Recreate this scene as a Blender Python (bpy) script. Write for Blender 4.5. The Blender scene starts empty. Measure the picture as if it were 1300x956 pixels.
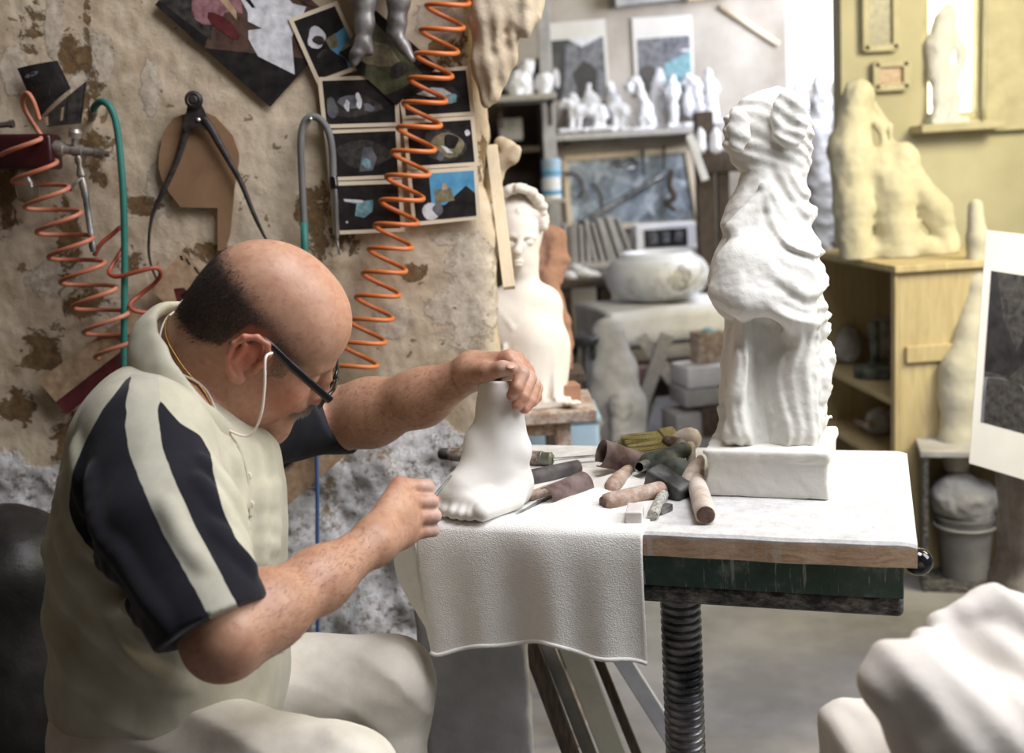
import bpy, bmesh, math, random
import numpy as np
from math import radians, sin, cos, pi
from mathutils import Vector, Matrix

random.seed(7)
sc = bpy.context.scene
COL = sc.collection
F = 1400.0
CAM = np.array([0, 0, 1.35])
PITCH, ROLL = radians(10), radians(3.5)
FW = np.array([0, cos(PITCH), -sin(PITCH)])
_r0 = np.array([1.0, 0, 0]); _u0 = np.array([0, sin(PITCH), cos(PITCH)])
RT = cos(ROLL) * _r0 - sin(ROLL) * _u0
UP = sin(ROLL) * _r0 + cos(ROLL) * _u0


def ray(x, y): return FW + RT * (x - 650) / F + UP * (478 - y) / F
def P(x, y, d): return CAM + ray(x, y) * d
def onZ(x, y, z):
    v = ray(x, y); return CAM + v * ((z - CAM[2]) / v[2])
def onY(x, y, Y):
    v = ray(x, y); return CAM + v * (Y / v[1])
def proj(p):
    q = np.asarray(p, float) - CAM
    d = q @ FW
    return 650 + F * (q @ RT) / d, 478 - F * (q @ UP) / d, d


# ---------------------------------------------------------------- materials
def lin(c):
    out = []
    for v in c[:3]:
        v = v / 255.0
        out.append(v / 12.92 if v <= 0.04045 else ((v + 0.055) / 1.055) ** 2.4)
    return (*out, 1.0)


class NT:
    def __init__(s, name):
        s.m = bpy.data.materials.new(name); s.m.use_nodes = True
        s.t = s.m.node_tree; s.n = s.t.nodes; s.l = s.t.links
        s.b = s.n['Principled BSDF']
        s.tc = s.n.new('ShaderNodeTexCoord')

    def set(s, **k):
        for a, v in k.items(): s.b.inputs[a.replace('_', ' ')].default_value = v

    def mapping(s, scale=(1, 1, 1), rot=(0, 0, 0), src='Object', loc=(0, 0, 0)):
        m = s.n.new('ShaderNodeMapping'); m.inputs['Scale'].default_value = scale
        m.inputs['Rotation'].default_value = rot; m.inputs['Location'].default_value = loc
        s.l.new(s.tc.outputs[src], m.inputs[0]); return m.outputs[0]

    def noise(s, scale=8, detail=6, rough=.55, vec=None, dist=0):
        n = s.n.new('ShaderNodeTexNoise')
        n.inputs['Scale'].default_value = scale; n.inputs['Detail'].default_value = detail
        n.inputs['Roughness'].default_value = rough; n.inputs['Distortion'].default_value = dist
        s.l.new(vec if vec else s.tc.outputs['Object'], n.inputs['Vector']); return n.outputs['Fac']

    def ramp(s, fac, stops, interp='LINEAR'):
        r = s.n.new('ShaderNodeValToRGB'); r.color_ramp.interpolation = interp
        e = r.color_ramp.elements
        while len(e) < len(stops): e.new(0.5)
        for i, (p, c) in enumerate(stops):
            e[i].position = p
            e[i].color = c if len(c) == 4 and max(c) <= 1 else lin(c)
        s.l.new(fac, r.inputs[0]); return r.outputs[0]

    def gray(s, fac, a, b):
        m = s.n.new('ShaderNodeMapRange'); m.inputs['From Min'].default_value = a; m.inputs['From Max'].default_value = b
        s.l.new(fac, m.inputs[0]); return m.outputs[0]

    def mix(s, fac, a, b, mode='MIX'):
        m = s.n.new('ShaderNodeMix'); m.data_type = 'RGBA'; m.blend_type = mode
        for key, v in ((0, fac), (6, a), (7, b)):
            if isinstance(v, (int, float)): m.inputs[key].default_value = v
            elif isinstance(v, tuple): m.inputs[key].default_value = v
            else: s.l.new(v, m.inputs[key])
        return m.outputs[2]

    def math(s, op, a, b=0):
        m = s.n.new('ShaderNodeMath'); m.operation = op
        for i, v in enumerate((a, b)):
            if isinstance(v, (int, float)): m.inputs[i].default_value = v
            else: s.l.new(v, m.inputs[i])
        return m.outputs[0]

    def bump(s, fac, strength=.3, dist=.01, prev=None):
        b = s.n.new('ShaderNodeBump'); b.inputs['Strength'].default_value = strength
        b.inputs['Distance'].default_value = dist
        s.l.new(fac, b.inputs['Height'])
        if prev is not None: s.l.new(prev, b.inputs['Normal'])
        s.l.new(b.outputs[0], s.b.inputs['Normal']); return b.outputs[0]

    def color(s, v):
        if isinstance(v, tuple): s.b.inputs['Base Color'].default_value = v
        else: s.l.new(v, s.b.inputs['Base Color'])


def mat(name, col, col2=None, scale=10, rough=.7, metal=0, bump=0, bscale=60, bdist=.003, detail=6, lo=.35, hi=.65, spec=.5, stretch=None, coat=0):
    t = NT(name)
    t.set(Roughness=rough, Metallic=metal)
    t.b.inputs['Specular IOR Level'].default_value = spec
    vec = t.mapping(stretch) if stretch else None
    if col2: t.color(t.ramp(t.noise(scale, detail, vec=vec), [(lo, col), (hi, col2)]))
    else: t.color(lin(col))
    if coat: t.b.inputs['Coat Weight'].default_value = coat
    if bump: t.bump(t.noise(bscale, 5, .6, vec=vec), bump, bdist)
    return t.m


# ---------------------------------------------------------------- objects
ORG = {}


def link(name, verts, faces, m=None, parent=None, origin=None, smooth=True, mats=None, midx=None):
    """a mesh object from world coordinates; children keep their parent's origin"""
    if parent is not None: origin = ORG[parent]
    verts = np.asarray(verts, float).reshape(-1, 3)
    if origin is None:
        mn, mx = verts.min(0), verts.max(0)
        origin = np.array([(mn[0] + mx[0]) / 2, (mn[1] + mx[1]) / 2, mn[2]])
    origin = np.asarray(origin, float)
    me = bpy.data.meshes.new(name)
    me.from_pydata((verts - origin).tolist(), [], [list(map(int, f)) for f in faces])
    if mats:
        for x in mats: me.materials.append(x)
        if midx is not None: me.polygons.foreach_set('material_index', np.asarray(midx, np.int32))
    elif m: me.materials.append(m)
    me.polygons.foreach_set('use_smooth', [bool(smooth)] * len(me.polygons))
    me.update()
    o = bpy.data.objects.new(name, me); COL.objects.link(o)
    if parent is not None: o.parent = parent
    else: o.location = origin
    ORG[o] = origin
    return o


def sharp(o, ang=35):
    me = o.data
    bm = bmesh.new(); bm.from_mesh(me)
    a = radians(ang)
    for e in bm.edges:
        e.smooth = not (len(e.link_faces) == 2 and e.calc_face_angle(0) > a)
    for f in bm.faces: f.smooth = True
    bm.to_mesh(me); bm.free(); return o


def tag(o, label, cat, group=None, kind=None):
    o['label'] = label; o['category'] = cat
    if group: o['group'] = group
    if kind: o['kind'] = kind
    return o


def struct(o):
    o['kind'] = 'structure'; return o


def thing(name, label, cat, loc, group=None):
    o = bpy.data.objects.new(name, None); COL.objects.link(o)
    o.empty_display_size = .05
    o.location = loc; ORG[o] = np.asarray(loc, float)
    return tag(o, label, cat, group)


class G:
    """gathers pieces of one mesh in world coordinates, each with a material slot"""
    def __init__(s): s.v = []; s.f = []; s.mi = []; s.n = 0

    def add(s, v, f, mi=0):
        v = np.asarray(v, float).reshape(-1, 3)
        s.v.append(v); s.f += [[i + s.n for i in q] for q in f]; s.mi += [mi] * len(f); s.n += len(v); return s

    def build(s, name, m, parent=None, origin=None, smooth=False, ang=None):
        mats = m if isinstance(m, (list, tuple)) else [m]
        o = link(name, np.vstack(s.v), s.f, None, parent, origin, smooth, mats, s.mi)
        if ang: sharp(o, ang)
        return o


def bmpart(bm):
    bm.verts.index_update()
    v = [x.co[:] for x in bm.verts]; f = [[q.index for q in p.verts] for p in bm.faces]
    bm.free(); return v, f


def box_vf(c, h, R=None, bev=.0, seg=2, jit=0, seed=0):
    """c centre, h half sizes, R 3x3 rotation (columns = axes)"""
    bm = bmesh.new(); bmesh.ops.create_cube(bm, size=2)
    for v in bm.verts: v.co = Vector((v.co.x * h[0], v.co.y * h[1], v.co.z * h[2]))
    if bev: bmesh.ops.bevel(bm, geom=list(bm.edges), offset=bev, segments=seg, affect='EDGES', profile=.5)
    v, f = bmpart(bm); v = np.array(v)
    if jit:
        rr = np.random.RandomState(seed); v = v + rr.uniform(-jit, jit, v.shape)
    if R is not None: v = v @ np.asarray(R).T
    return v + np.asarray(c), f


def frame_from(z, hint=(0, 0, 1)):
    z = np.asarray(z, float); z = z / np.linalg.norm(z)
    h = np.asarray(hint, float)
    if abs(z @ h) > .97: h = np.array([1, 0, 0]) if abs(z[0]) < .9 else np.array([0, 1, 0])
    x = np.cross(h, z); x /= np.linalg.norm(x); y = np.cross(z, x)
    return np.stack([x, y, z], 1)


def spline(pts, n=8, closed=False):
    p = np.asarray(pts, float)
    if len(p) < 3 and not closed: return np.array([p[0] + (p[1] - p[0]) * t for t in np.linspace(0, 1, n + 1)])
    out = []; N = len(p); last = N if closed else N - 1
    for i in range(last):
        if closed: a, b, c, d = p[i - 1], p[i], p[(i + 1) % N], p[(i + 2) % N]
        else: a, b, c, d = p[max(i - 1, 0)], p[i], p[i + 1], p[min(i + 2, N - 1)]
        for t in np.linspace(0, 1, n, endpoint=False):
            out.append(.5 * (2 * b + (c - a) * t + (2 * a - 5 * b + 4 * c - d) * t * t + (3 * b - a - 3 * c + d) * t ** 3))
    if not closed: out.append(p[-1])
    return np.array(out)


def tube_vf(path, r, seg=10, caps=True, closed=False, flat=1.0, hint=None):
    p = np.asarray(path, float); n = len(p)
    r = np.full(n, r) if np.isscalar(r) else np.interp(np.linspace(0, 1, n), np.linspace(0, 1, len(r)), r)
    if closed: tg = np.roll(p, -1, 0) - np.roll(p, 1, 0)
    else: tg = np.gradient(p, axis=0)
    tg /= np.linalg.norm(tg, axis=1)[:, None] + 1e-12
    fr = frame_from(tg[0], hint if hint is not None else (0, 0, 1)); x = fr[:, 0]
    V = []
    ang = np.linspace(0, 2 * pi, seg, endpoint=False)
    for i in range(n):
        x = x - tg[i] * (x @ tg[i]); x /= np.linalg.norm(x); y = np.cross(tg[i], x)
        V.append(p[i] + r[i] * (np.outer(np.cos(ang), x) + flat * np.outer(np.sin(ang), y)))
    V = np.vstack(V); Fc = []
    for i in range(n if closed else n - 1):
        j = (i + 1) % n
        for k in range(seg):
            k2 = (k + 1) % seg
            Fc.append([i * seg + k, i * seg + k2, j * seg + k2, j * seg + k])
    if caps and not closed:
        Fc.append(list(range(seg))[::-1]); Fc.append([(n - 1) * seg + k for k in range(seg)])
    return V, Fc


def lathe_vf(prof, c, R=None, seg=24, squash=1.0):
    """prof: list of (radius, height) along local z"""
    V = []; Fc = []; n = len(prof)
    a = np.linspace(0, 2 * pi, seg, endpoint=False)
    for r, z in prof: V.append(np.stack([r * np.cos(a), squash * r * np.sin(a), np.full(seg, z)], 1))
    V = np.vstack(V)
    for i in range(n - 1):
        for k in range(seg):
            k2 = (k + 1) % seg
            Fc.append([i * seg + k, i * seg + k2, (i + 1) * seg + k2, (i + 1) * seg + k])
    if prof[0][0] > 1e-5: Fc.append(list(range(seg))[::-1])
    if prof[-1][0] > 1e-5: Fc.append([(n - 1) * seg + k for k in range(seg)])
    if R is not None: V = V @ np.asarray(R).T
    return V + np.asarray(c), Fc


def along(a, b, prof, seg=20, hint=(0, 0, 1), squash=1.0):
    """lathe from point a to b; prof radius by fraction 0..1"""
    a = np.asarray(a, float); b = np.asarray(b, float); L = np.linalg.norm(b - a)
    return lathe_vf([(r, t * L) for r, t in prof], a, frame_from(b - a, hint), seg, squash)


def prism_vf(poly, nrm, th):
    """poly: Nx3 planar outline, extruded by th along nrm"""
    p = np.asarray(poly, float); nrm = np.asarray(nrm, float); n = len(p)
    V = np.vstack([p, p + nrm * th])
    Fc = [list(range(n))[::-1], [n + i for i in range(n)]]
    for i in range(n): Fc.append([i, (i + 1) % n, n + (i + 1) % n, n + i])
    return V, Fc


def grid_vf(nu, nv, fn):
    V = [fn(i / nu, j / nv) for j in range(nv + 1) for i in range(nu + 1)]
    Fc = [[j * (nu + 1) + i, j * (nu + 1) + i + 1, (j + 1) * (nu + 1) + i + 1, (j + 1) * (nu + 1) + i] for j in range(nv) for i in range(nu)]
    return np.array(V), Fc


def solid(o, th, off=-1):
    m = o.modifiers.new('th', 'SOLIDIFY'); m.thickness = th; m.offset = off; return o


# ---------------------------------------------------------------- noise in numpy
_rs = np.random.RandomState(3)
_perm = np.concatenate([_rs.permutation(256)] * 3)
_grad = _rs.normal(size=(256, 3)); _grad /= np.linalg.norm(_grad, axis=1)[:, None]


def pnoise(p, scale=1.0, octv=1):
    p = np.asarray(p, float) * scale
    out = np.zeros(len(p)); amp = 1
    for o in range(octv):
        q = p * (2 ** o) + 17.3 * o
        i = np.floor(q).astype(int); f = q - i; i &= 255
        u = f * f * f * (f * (f * 6 - 15) + 10)
        r = 0
        for dx in (0, 1):
            for dy in (0, 1):
                for dz in (0, 1):
                    h = _perm[_perm[_perm[i[:, 0] + dx] + i[:, 1] + dy] + i[:, 2] + dz] & 255
                    g = _grad[h]
                    dot = g[:, 0] * (f[:, 0] - dx) + g[:, 1] * (f[:, 1] - dy) + g[:, 2] * (f[:, 2] - dz)
                    w = (u[:, 0] if dx else 1 - u[:, 0]) * (u[:, 1] if dy else 1 - u[:, 1]) * (u[:, 2] if dz else 1 - u[:, 2])
                    r = r + w * dot
        out += amp * r; amp *= .5
    return out


# ---------------------------------------------------------------- implicit shapes -> one continuous surface
def smin(a, b, k):
    if k <= 0: return np.minimum(a, b)
    h = np.maximum(k - np.abs(a - b), 0) / k
    return np.minimum(a, b) - h * h * k * .25


class SDF:
    def __init__(s): s.p = []

    def _a(s, f, c, br, k, op): s.p.append((f, np.asarray(c, float), br, k, op)); return s

    def ell(s, c, r, R=None, k=.012, op='u'):
        c = np.asarray(c, float); r = np.asarray(r if not np.isscalar(r) else (r, r, r), float)
        Rm = None if R is None else np.asarray(R, float)

        def f(p):
            q = p - c
            if Rm is not None: q = q @ Rm
            k0 = np.linalg.norm(q / r, axis=1); k1 = np.linalg.norm(q / (r * r), axis=1)
            return np.where(k1 > 1e-9, k0 * (k0 - 1) / np.maximum(k1, 1e-9), -r.min())
        return s._a(f, c, r.max(), k, op)

    def cap(s, a, b, ra, rb=None, k=.012, op='u', fl=None, hint=(0, 0, 1)):
        """tapered capsule; fl flattens the section along the frame's second axis"""
        a = np.asarray(a, float); b = np.asarray(b, float); rb = ra if rb is None else rb
        ba = b - a; L2 = max(ba @ ba, 1e-12)
        if fl: fr = frame_from(ba, hint)

        def f(p):
            q = p - a
            t = np.clip(q @ ba / L2, 0, 1)
            w = q - t[:, None] * ba
            r = ra + (rb - ra) * t
            if fl:
                w = w @ fr; w = w / np.array([1, fl, 1])
                return (np.linalg.norm(w, axis=1) - r) * min(1, fl)
            return np.linalg.norm(w, axis=1) - r
        return s._a(f, (a + b) / 2, math.sqrt(L2) / 2 + max(ra, rb) * max(1, fl or 1), k, op)

    def chain(s, pts, rs, k=.012, op='u', fl=None, hint=(0, 0, 1)):
        rs = [rs] * len(pts) if np.isscalar(rs) else rs
        for i in range(len(pts) - 1): s.cap(pts[i], pts[i + 1], rs[i], rs[i + 1], k, op, fl, hint)
        return s

    def box(s, c, h, R=None, rad=.005, k=0, op='u'):
        c = np.asarray(c, float); h = np.asarray(h, float) - rad
        Rm = None if R is None else np.asarray(R, float)

        def f(p):
            q = p - c
            if Rm is not None: q = q @ Rm
            q = np.abs(q) - h
            return np.linalg.norm(np.maximum(q, 0), axis=1) + np.minimum(q.max(1), 0) - rad
        return s._a(f, c, np.linalg.norm(h) + rad, k, op)

    def fn(s, f, c, br, k=0, op='u'): return s._a(f, c, br, k, op)

    def ev(s, p, prims=None):
        d = np.full(len(p), 1.0)
        for (f, c, br, k, op) in (s.p if prims is None else prims):
            if op == 'u': d = smin(d, f(p), k)
            elif op == 's': d = -smin(-d, f(p), k)
            elif op == 'd': d = d + f(p)
            else: d = -smin(-d, -f(p), k)
        return d

    def mesh(s, h, B=12, pad=.01):
        us = [x for x in s.p if x[4] == 'u']
        lo = np.min([c - br for _, c, br, _, _ in us], 0) - pad - 2 * h
        hi = np.max([c + br for _, c, br, _, _ in us], 0) + pad + 2 * h
        nb = np.ceil((hi - lo) / (h * B)).astype(int)
        n = nb * B
        V = np.empty(n, np.float32)
        g = np.stack(np.meshgrid(*[np.arange(x) for x in nb], indexing='ij'), -1).reshape(-1, 3)
        bc = lo + (g * B + (B - 1) / 2) * h
        Rb = h * B * .87
        dc = s.ev(bc)
        cell = np.stack(np.meshgrid(*[np.arange(B)] * 3, indexing='ij'), -1).reshape(-1, 3) * h
        for q, c0, d0 in zip(g, bc, dc):
            i, j, k = q * B
            if abs(d0) > 2.2 * Rb + pad:
                V[i:i + B, j:j + B, k:k + B] = np.sign(d0); continue
            near = [x for x in s.p if x[4] == 'd' or np.linalg.norm(x[1] - c0) - x[2] - Rb < x[3] + 4 * h]
            if not any(x[4] == 'u' for x in near):
                V[i:i + B, j:j + B, k:k + B] = 1; continue
            V[i:i + B, j:j + B, k:k + B] = s.ev(lo + q * B * h + cell, near).reshape(B, B, B)
        return nets(V, lo, h)


def nets(V, lo, h):
    s = V < 0
    cs = [(i, j, k) for i in (0, 1) for j in (0, 1) for k in (0, 1)]
    nx, ny, nz = [x - 1 for x in V.shape]
    cnt = np.zeros((nx, ny, nz), np.int8)
    for c in cs: cnt += s[c[0]:c[0] + nx, c[1]:c[1] + ny, c[2]:c[2] + nz]
    idx = np.argwhere((cnt > 0) & (cnt < 8))
    val = {c: V[idx[:, 0] + c[0], idx[:, 1] + c[1], idx[:, 2] + c[2]] for c in cs}
    pos = np.zeros((len(idx), 3)); num = np.zeros(len(idx))
    for c in cs:
        for ax in range(3):
            if c[ax]: continue
            c2 = list(c); c2[ax] = 1; c2 = tuple(c2)
            a, b = val[c], val[c2]
            cr = (a < 0) != (b < 0)
            t = np.where(cr, a / np.where(cr, a - b, 1), 0)
            q = np.zeros((len(idx), 3)); q[:] = c; q[:, ax] += t
            pos += q * cr[:, None]; num += cr
    pos = lo + (idx + pos / num[:, None]) * h
    vid = np.full((nx, ny, nz), -1, np.int32); vid[idx[:, 0], idx[:, 1], idx[:, 2]] = np.arange(len(idx))
    faces = []
    for ax in range(3):
        a1, a2 = [(1, 2), (2, 0), (0, 1)][ax]
        sl0 = [slice(1, -1)] * 3; sl0[ax] = slice(0, -1); sl1 = list(sl0); sl1[ax] = slice(1, None)
        A = s[tuple(sl0)]; Bm = s[tuple(sl1)]
        e = np.argwhere(A != Bm)
        off = np.ones(3, int); off[ax] = 0
        e0 = e + off
        ins = s[e0[:, 0], e0[:, 1], e0[:, 2]]
        q = []
        for d1, d2 in ((-1, -1), (0, -1), (0, 0), (-1, 0)):
            c = e0.copy(); c[:, a1] += d1; c[:, a2] += d2
            q.append(vid[c[:, 0], c[:, 1], c[:, 2]])
        q = np.stack(q, 1)
        q[~ins] = q[~ins][:, ::-1]
        faces.append(q)
    Fq = np.vstack(faces)
    return pos, Fq[(Fq >= 0).all(1)]


def rot(ax, deg): return np.array(Matrix.Rotation(radians(deg), 3, ax))


def loft_fn(rows, pw=2.0):
    """rows: (z, xl, xr, yf, yb) world section extents by height, in the frame given by the caller"""
    rows = np.array(sorted(rows), float)

    def f(p):
        z = np.clip(p[:, 2], rows[0, 0], rows[-1, 0])
        xl, xr, yf, yb = [np.interp(z, rows[:, 0], rows[:, i]) for i in (1, 2, 3, 4)]
        cx, a, cy, b = (xl + xr) / 2, (xr - xl) / 2, (yf + yb) / 2, (yb - yf) / 2
        k = (np.abs((p[:, 0] - cx) / a) ** pw + np.abs((p[:, 1] - cy) / b) ** pw) ** (1 / pw)
        d = (k - 1) * np.minimum(a, b)
        dz = np.maximum(rows[0, 0] - p[:, 2], p[:, 2] - rows[-1, 0])
        return np.where(dz > 0, np.sqrt(np.maximum(d, 0) ** 2 + dz ** 2), np.maximum(d, dz))
    return f




# ================================================================= setting
WY = 2.27          # face of the plastered wall
BY = 6.6           # back wall
RY = 4.7           # partition with the sunny window


def plaster_wall_mat():
    t = NT('old_plaster')
    at = t.n.new('ShaderNodeAttribute'); at.attribute_name = 'peel'
    aw = t.n.new('ShaderNodeAttribute'); aw.attribute_name = 'whit'
    st = t.n.new('ShaderNodeAttribute'); st.attribute_name = 'stone'
    big = t.noise(3.0, 6, .6); mid = t.noise(14, 8, .65); fine = t.noise(60, 6, .7)
    cream = t.ramp(mid, [(.3, (158, 136, 110)), (.48, (188, 168, 142)), (.62, (206, 190, 166)), (.75, (216, 204, 186))])
    cream = t.mix(t.gray(big, .42, .6), cream, lin((202, 186, 162)))
    brown = t.ramp(fine, [(.3, (92, 72, 50)), (.7, (136, 110, 78))])
    white = t.ramp(fine, [(.3, (176, 160, 140)), (.65, (208, 196, 178))])
    wf = t.math('ADD', aw.outputs['Fac'], t.math('MULTIPLY', t.math('SUBTRACT', t.noise(13, 10, .74), .5), 2.0))
    wmask = t.gray(wf, .52, .60)
    c = t.mix(wmask, cream, white)
    pf = t.math('ADD', at.outputs['Fac'], t.math('MULTIPLY', t.math('SUBTRACT', t.noise(15, 10, .74, dist=.4), .5), 2.2))
    pmask = t.gray(pf, .60, .68)
    c = t.mix(pmask, c, brown)
    # little chips
    chip = t.gray(t.noise(26, 3, .5, dist=1.0), .69, .71)
    c = t.mix(t.math('MULTIPLY', chip, .8), c, lin((120, 98, 70)))
    # rough whitewashed stone further down
    stone = t.ramp(t.math('ADD', t.math('MULTIPLY', t.noise(62, 10, .78), .6), t.math('MULTIPLY', t.noise(15, 8, .7), .4)), [(.37, (98, 90, 82)), (.43, (164, 156, 148)), (.465, (222, 220, 218)), (.53, (246, 245, 244))])
    stone = t.mix(t.gray(t.noise(9, 9, .8), .53, .60), stone, lin((158, 138, 112)))
    sf = t.math('ADD', st.outputs['Fac'], t.math('MULTIPLY', t.math('SUBTRACT', t.noise(7, 8, .7), .5), .8))
    smask = t.gray(sf, .46, .54)
    c = t.mix(smask, c, stone)
    t.color(c); t.set(Roughness=.9); t.b.inputs['Specular IOR Level'].default_value = .2
    hgt = t.math('SUBTRACT', t.math('MULTIPLY', t.noise(45, 8, .7), .35), t.math('MULTIPLY', pmask, .5))
    hgt = t.math('ADD', hgt, t.math('MULTIPLY', wmask, .25))
    hgt = t.math('ADD', hgt, t.math('MULTIPLY', smask, t.math('MULTIPLY', t.noise(62, 10, .78), 1.5)))
    t.bump(hgt, .7, .012)
    return t.m


M = {}
M['plaster'] = plaster_wall_mat()
M['backwall'] = mat('grey_lime_wash', (148, 138, 124), (186, 178, 166), 2.2, .95, bump=.3, bscale=30, bdist=.006)
M['floor'] = mat('dusty_concrete', (122, 120, 120), (148, 146, 146), 5, .92, bump=.25, bscale=50, bdist=.004)
M['ochre_wall'] = mat('ochre_wall', (176, 170, 142), (200, 194, 166), 2.0, .95, bump=.2, bscale=25, bdist=.006)


def wall_left():
    nx, nz = 330, 260
    x0, x1, z0, z1 = -1.76, float(onY(622, 250, WY)[0]), 0.0, 2.6
    xs = np.concatenate([np.linspace(x0, -1.15, 40, endpoint=False), np.linspace(-1.15, x1, nx - 40)])
    zs = np.concatenate([np.linspace(z0, .45, 40, endpoint=False), np.linspace(.45, 1.95, nz - 60), np.linspace(1.95, z1, 21)[1:]])
    X, Z = np.meshgrid(xs, zs)
    X = X.ravel(); Z = Z.ravel()
    p = np.stack([X, np.full_like(X, 0), Z], 1)
    stone = np.clip((.93 + .10 * pnoise(p, 4, 2) - Z) / .14, 0, 1)
    Y = WY - .006 * pnoise(p, 5, 3) - stone * (.03 * pnoise(p, 9, 3) - .005) - .003 * pnoise(p, 30, 2)
    # ragged end of the wall
    e = np.clip((X - (x1 - .05)) / .05, 0, 1)
    wob = .030 * pnoise(np.stack([X * 0, X * 0, Z], 1), 7, 4)
    X2 = X + e * wob; Y2 = Y + e ** 3 * .02
    V = np.stack([X2, Y2, Z], 1)
    n = len(xs); Fc = []
    m = len(zs)
    for j in range(m - 1):
        for i in range(n - 1):
            Fc.append([j * n + i, j * n + i + 1, (j + 1) * n + i + 1, (j + 1) * n + i])
    # close the end and back
    V = list(V); base = len(V)
    for j in range(m): V.append([V[j * n + n - 1][0] + 0, WY + .12, zs[j]])
    for j in range(m): V.append([V[base + j][0], WY + .3, zs[j]])
    V.append([x0, WY + .3, z0]); V.append([x0, WY + .3, z1])
    for j in range(m - 1):
        Fc.append([j * n + n - 1, base + j, base + j + 1, (j + 1) * n + n - 1])
        Fc.append([base + j, base + m + j, base + m + j + 1, base + j + 1])
    Fc.append([base + m, base + 2 * m, base + 2 * m + 1] + [base + m + j for j in range(m - 1, 0, -1)])
    top = [(m - 1) * n + i for i in range(n)] + [base + m - 1, base + 2 * m - 1, base + 2 * m + 1]
    Fc.append(top)
    o = link('wall_left', V, Fc, M['plaster'], origin=(0, WY, 0))
    V = np.array(V)
    px, py, _ = proj(V)
    brown = [(40, 35, 20, 50), (92, 62, 20, 38), (118, 120, 18, 34), (122, 195, 26, 34), (88, 300, 22, 60), (178, 262, 30, 16), (128, 225, 12, 16),
             (262, 322, 36, 22), (300, 352, 60, 20), (52, 440, 34, 40), (110, 385, 40, 26), (165, 335, 24, 20), (395, 262, 26, 40), (420, 310, 40, 22), (110, 50, 8, 60),
             (578, 62, 26, 30), (612, 210, 12, 40), (555, 60, 16, 14), (10, 250, 30, 60), (100, 560, 40, 60), (525, 345, 20, 14), (20, 520, 30, 30), (455, 500, 30, 14)]
    white = [(70, 25, 14, 60), (110, 60, 34, 26), (105, 105, 20, 20), (128, 80, 18, 30), (190, 110, 12, 50), (200, 245, 22, 40), (70, 350, 40, 26), (560, 25, 40, 22), (598, 345, 34, 60), (590, 400, 50, 50),
             (580, 300, 40, 14), (240, 405, 40, 30), (330, 345, 12, 20), (500, 410, 30, 20), (20, 90, 22, 40), (150, 400, 30, 30)]
    def blobs(L):
        v = np.zeros(len(V))
        for (a, b, rx, ry) in L: v = np.maximum(v, np.exp(-.5 * (((px - a) / rx) ** 2 + ((py - b) / ry) ** 2) ** 1.6))
        return v
    stone = np.concatenate([stone, np.full(len(V) - len(stone), .2)])
    for nm, val in (('peel', blobs(brown) * .75), ('whit', blobs(white) * .75 ), ('stone', stone)):
        a = o.data.attributes.new(nm, 'FLOAT', 'POINT'); a.data.foreach_set('value', val.astype(np.float32))
    return struct(o)


wall_left()


def quadbox(name, x0, x1, y0, y1, z0, z1, m):
    v, f = box_vf(((x0 + x1) / 2, (y0 + y1) / 2, (z0 + z1) / 2), ((x1 - x0) / 2, (y1 - y0) / 2, (z1 - z0) / 2))
    return struct(link(name, v, f, m, smooth=False))


def wall_with_hole(name, x0, x1, y, th, z1, hole, m):
    hx0, hx1, hz0, hz1 = hole
    g = G()
    for (a, b, c, d) in ((x0, hx0, 0, z1), (hx1, x1, 0, z1), (hx0, hx1, 0, hz0), (hx0, hx1, hz1, z1)):
        if b - a < 1e-4 or d - c < 1e-4: continue
        g.add(*box_vf(((a + b) / 2, y + th / 2, (c + d) / 2), ((b - a) / 2, th / 2, (d - c) / 2)))
    return struct(g.build(name, m))


quadbox('floor', -1.85, 4.2, -.6, BY + .1, -.1, 0, M['floor'])

# back wall with its bright window
w1a, w1b = onY(998, 60, BY), onY(1085, 110, BY)
wall_with_hole('wall_back', -1.5, 4.2, BY, .12, 3.3, (w1a[0], w1b[0], w1b[2], 3.0), M['backwall'])


def emit(name, col, st):
    t = NT(name); t.b.inputs['Emission Color'].default_value = lin(col); t.b.inputs['Emission Strength'].default_value = st
    t.set(Roughness=.2); t.color(lin((200, 200, 200))); return t.m


M['daylight_pane'] = emit('daylight_in_pane', (250, 250, 248), 2.2)
M['sun_pane'] = emit('sunlit_pane', (255, 252, 222), 3.0)
M['frame_paint'] = mat('window_frame_paint', (176, 172, 164), (196, 192, 186), 12, .6)
M['frame_ochre'] = mat('window_frame_ochre', (172, 164, 134), (194, 186, 156), 12, .6)


def window(name, x0, x1, z0, z1, y, pane, fm, nv=1, nh=1, fw=.035):
    v, f = box_vf(((x0 + x1) / 2, y + .08, (z0 + z1) / 2), ((x1 - x0) / 2, .006, (z1 - z0) / 2))
    o = struct(link(name, v, f, pane, smooth=False, origin=((x0 + x1) / 2, y + .08, z0)))
    g = G()
    for a in (x0 + fw / 2, x1 - fw / 2): g.add(*box_vf((a, y + .045, (z0 + z1) / 2), (fw / 2, .03, (z1 - z0) / 2), bev=.004))
    for a in (z0 + fw / 2, z1 - fw / 2): g.add(*box_vf(((x0 + x1) / 2, y + .045, a), ((x1 - x0) / 2 - fw, .03, fw / 2), bev=.004))
    for i in range(1, nv + 1):
        a = x0 + (x1 - x0) * i / (nv + 1); g.add(*box_vf((a, y + .045, (z0 + z1) / 2), (fw * .35, .022, (z1 - z0) / 2 - fw), bev=.003))
    for i in range(1, nh + 1):
        a = z0 + (z1 - z0) * i / (nh + 1); g.add(*box_vf(((x0 + x1) / 2, y + .045, a), ((x1 - x0) / 2 - fw, .018, fw * .3), bev=.003))
    g.build('window_frame', fm, parent=o)
    return o


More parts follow.
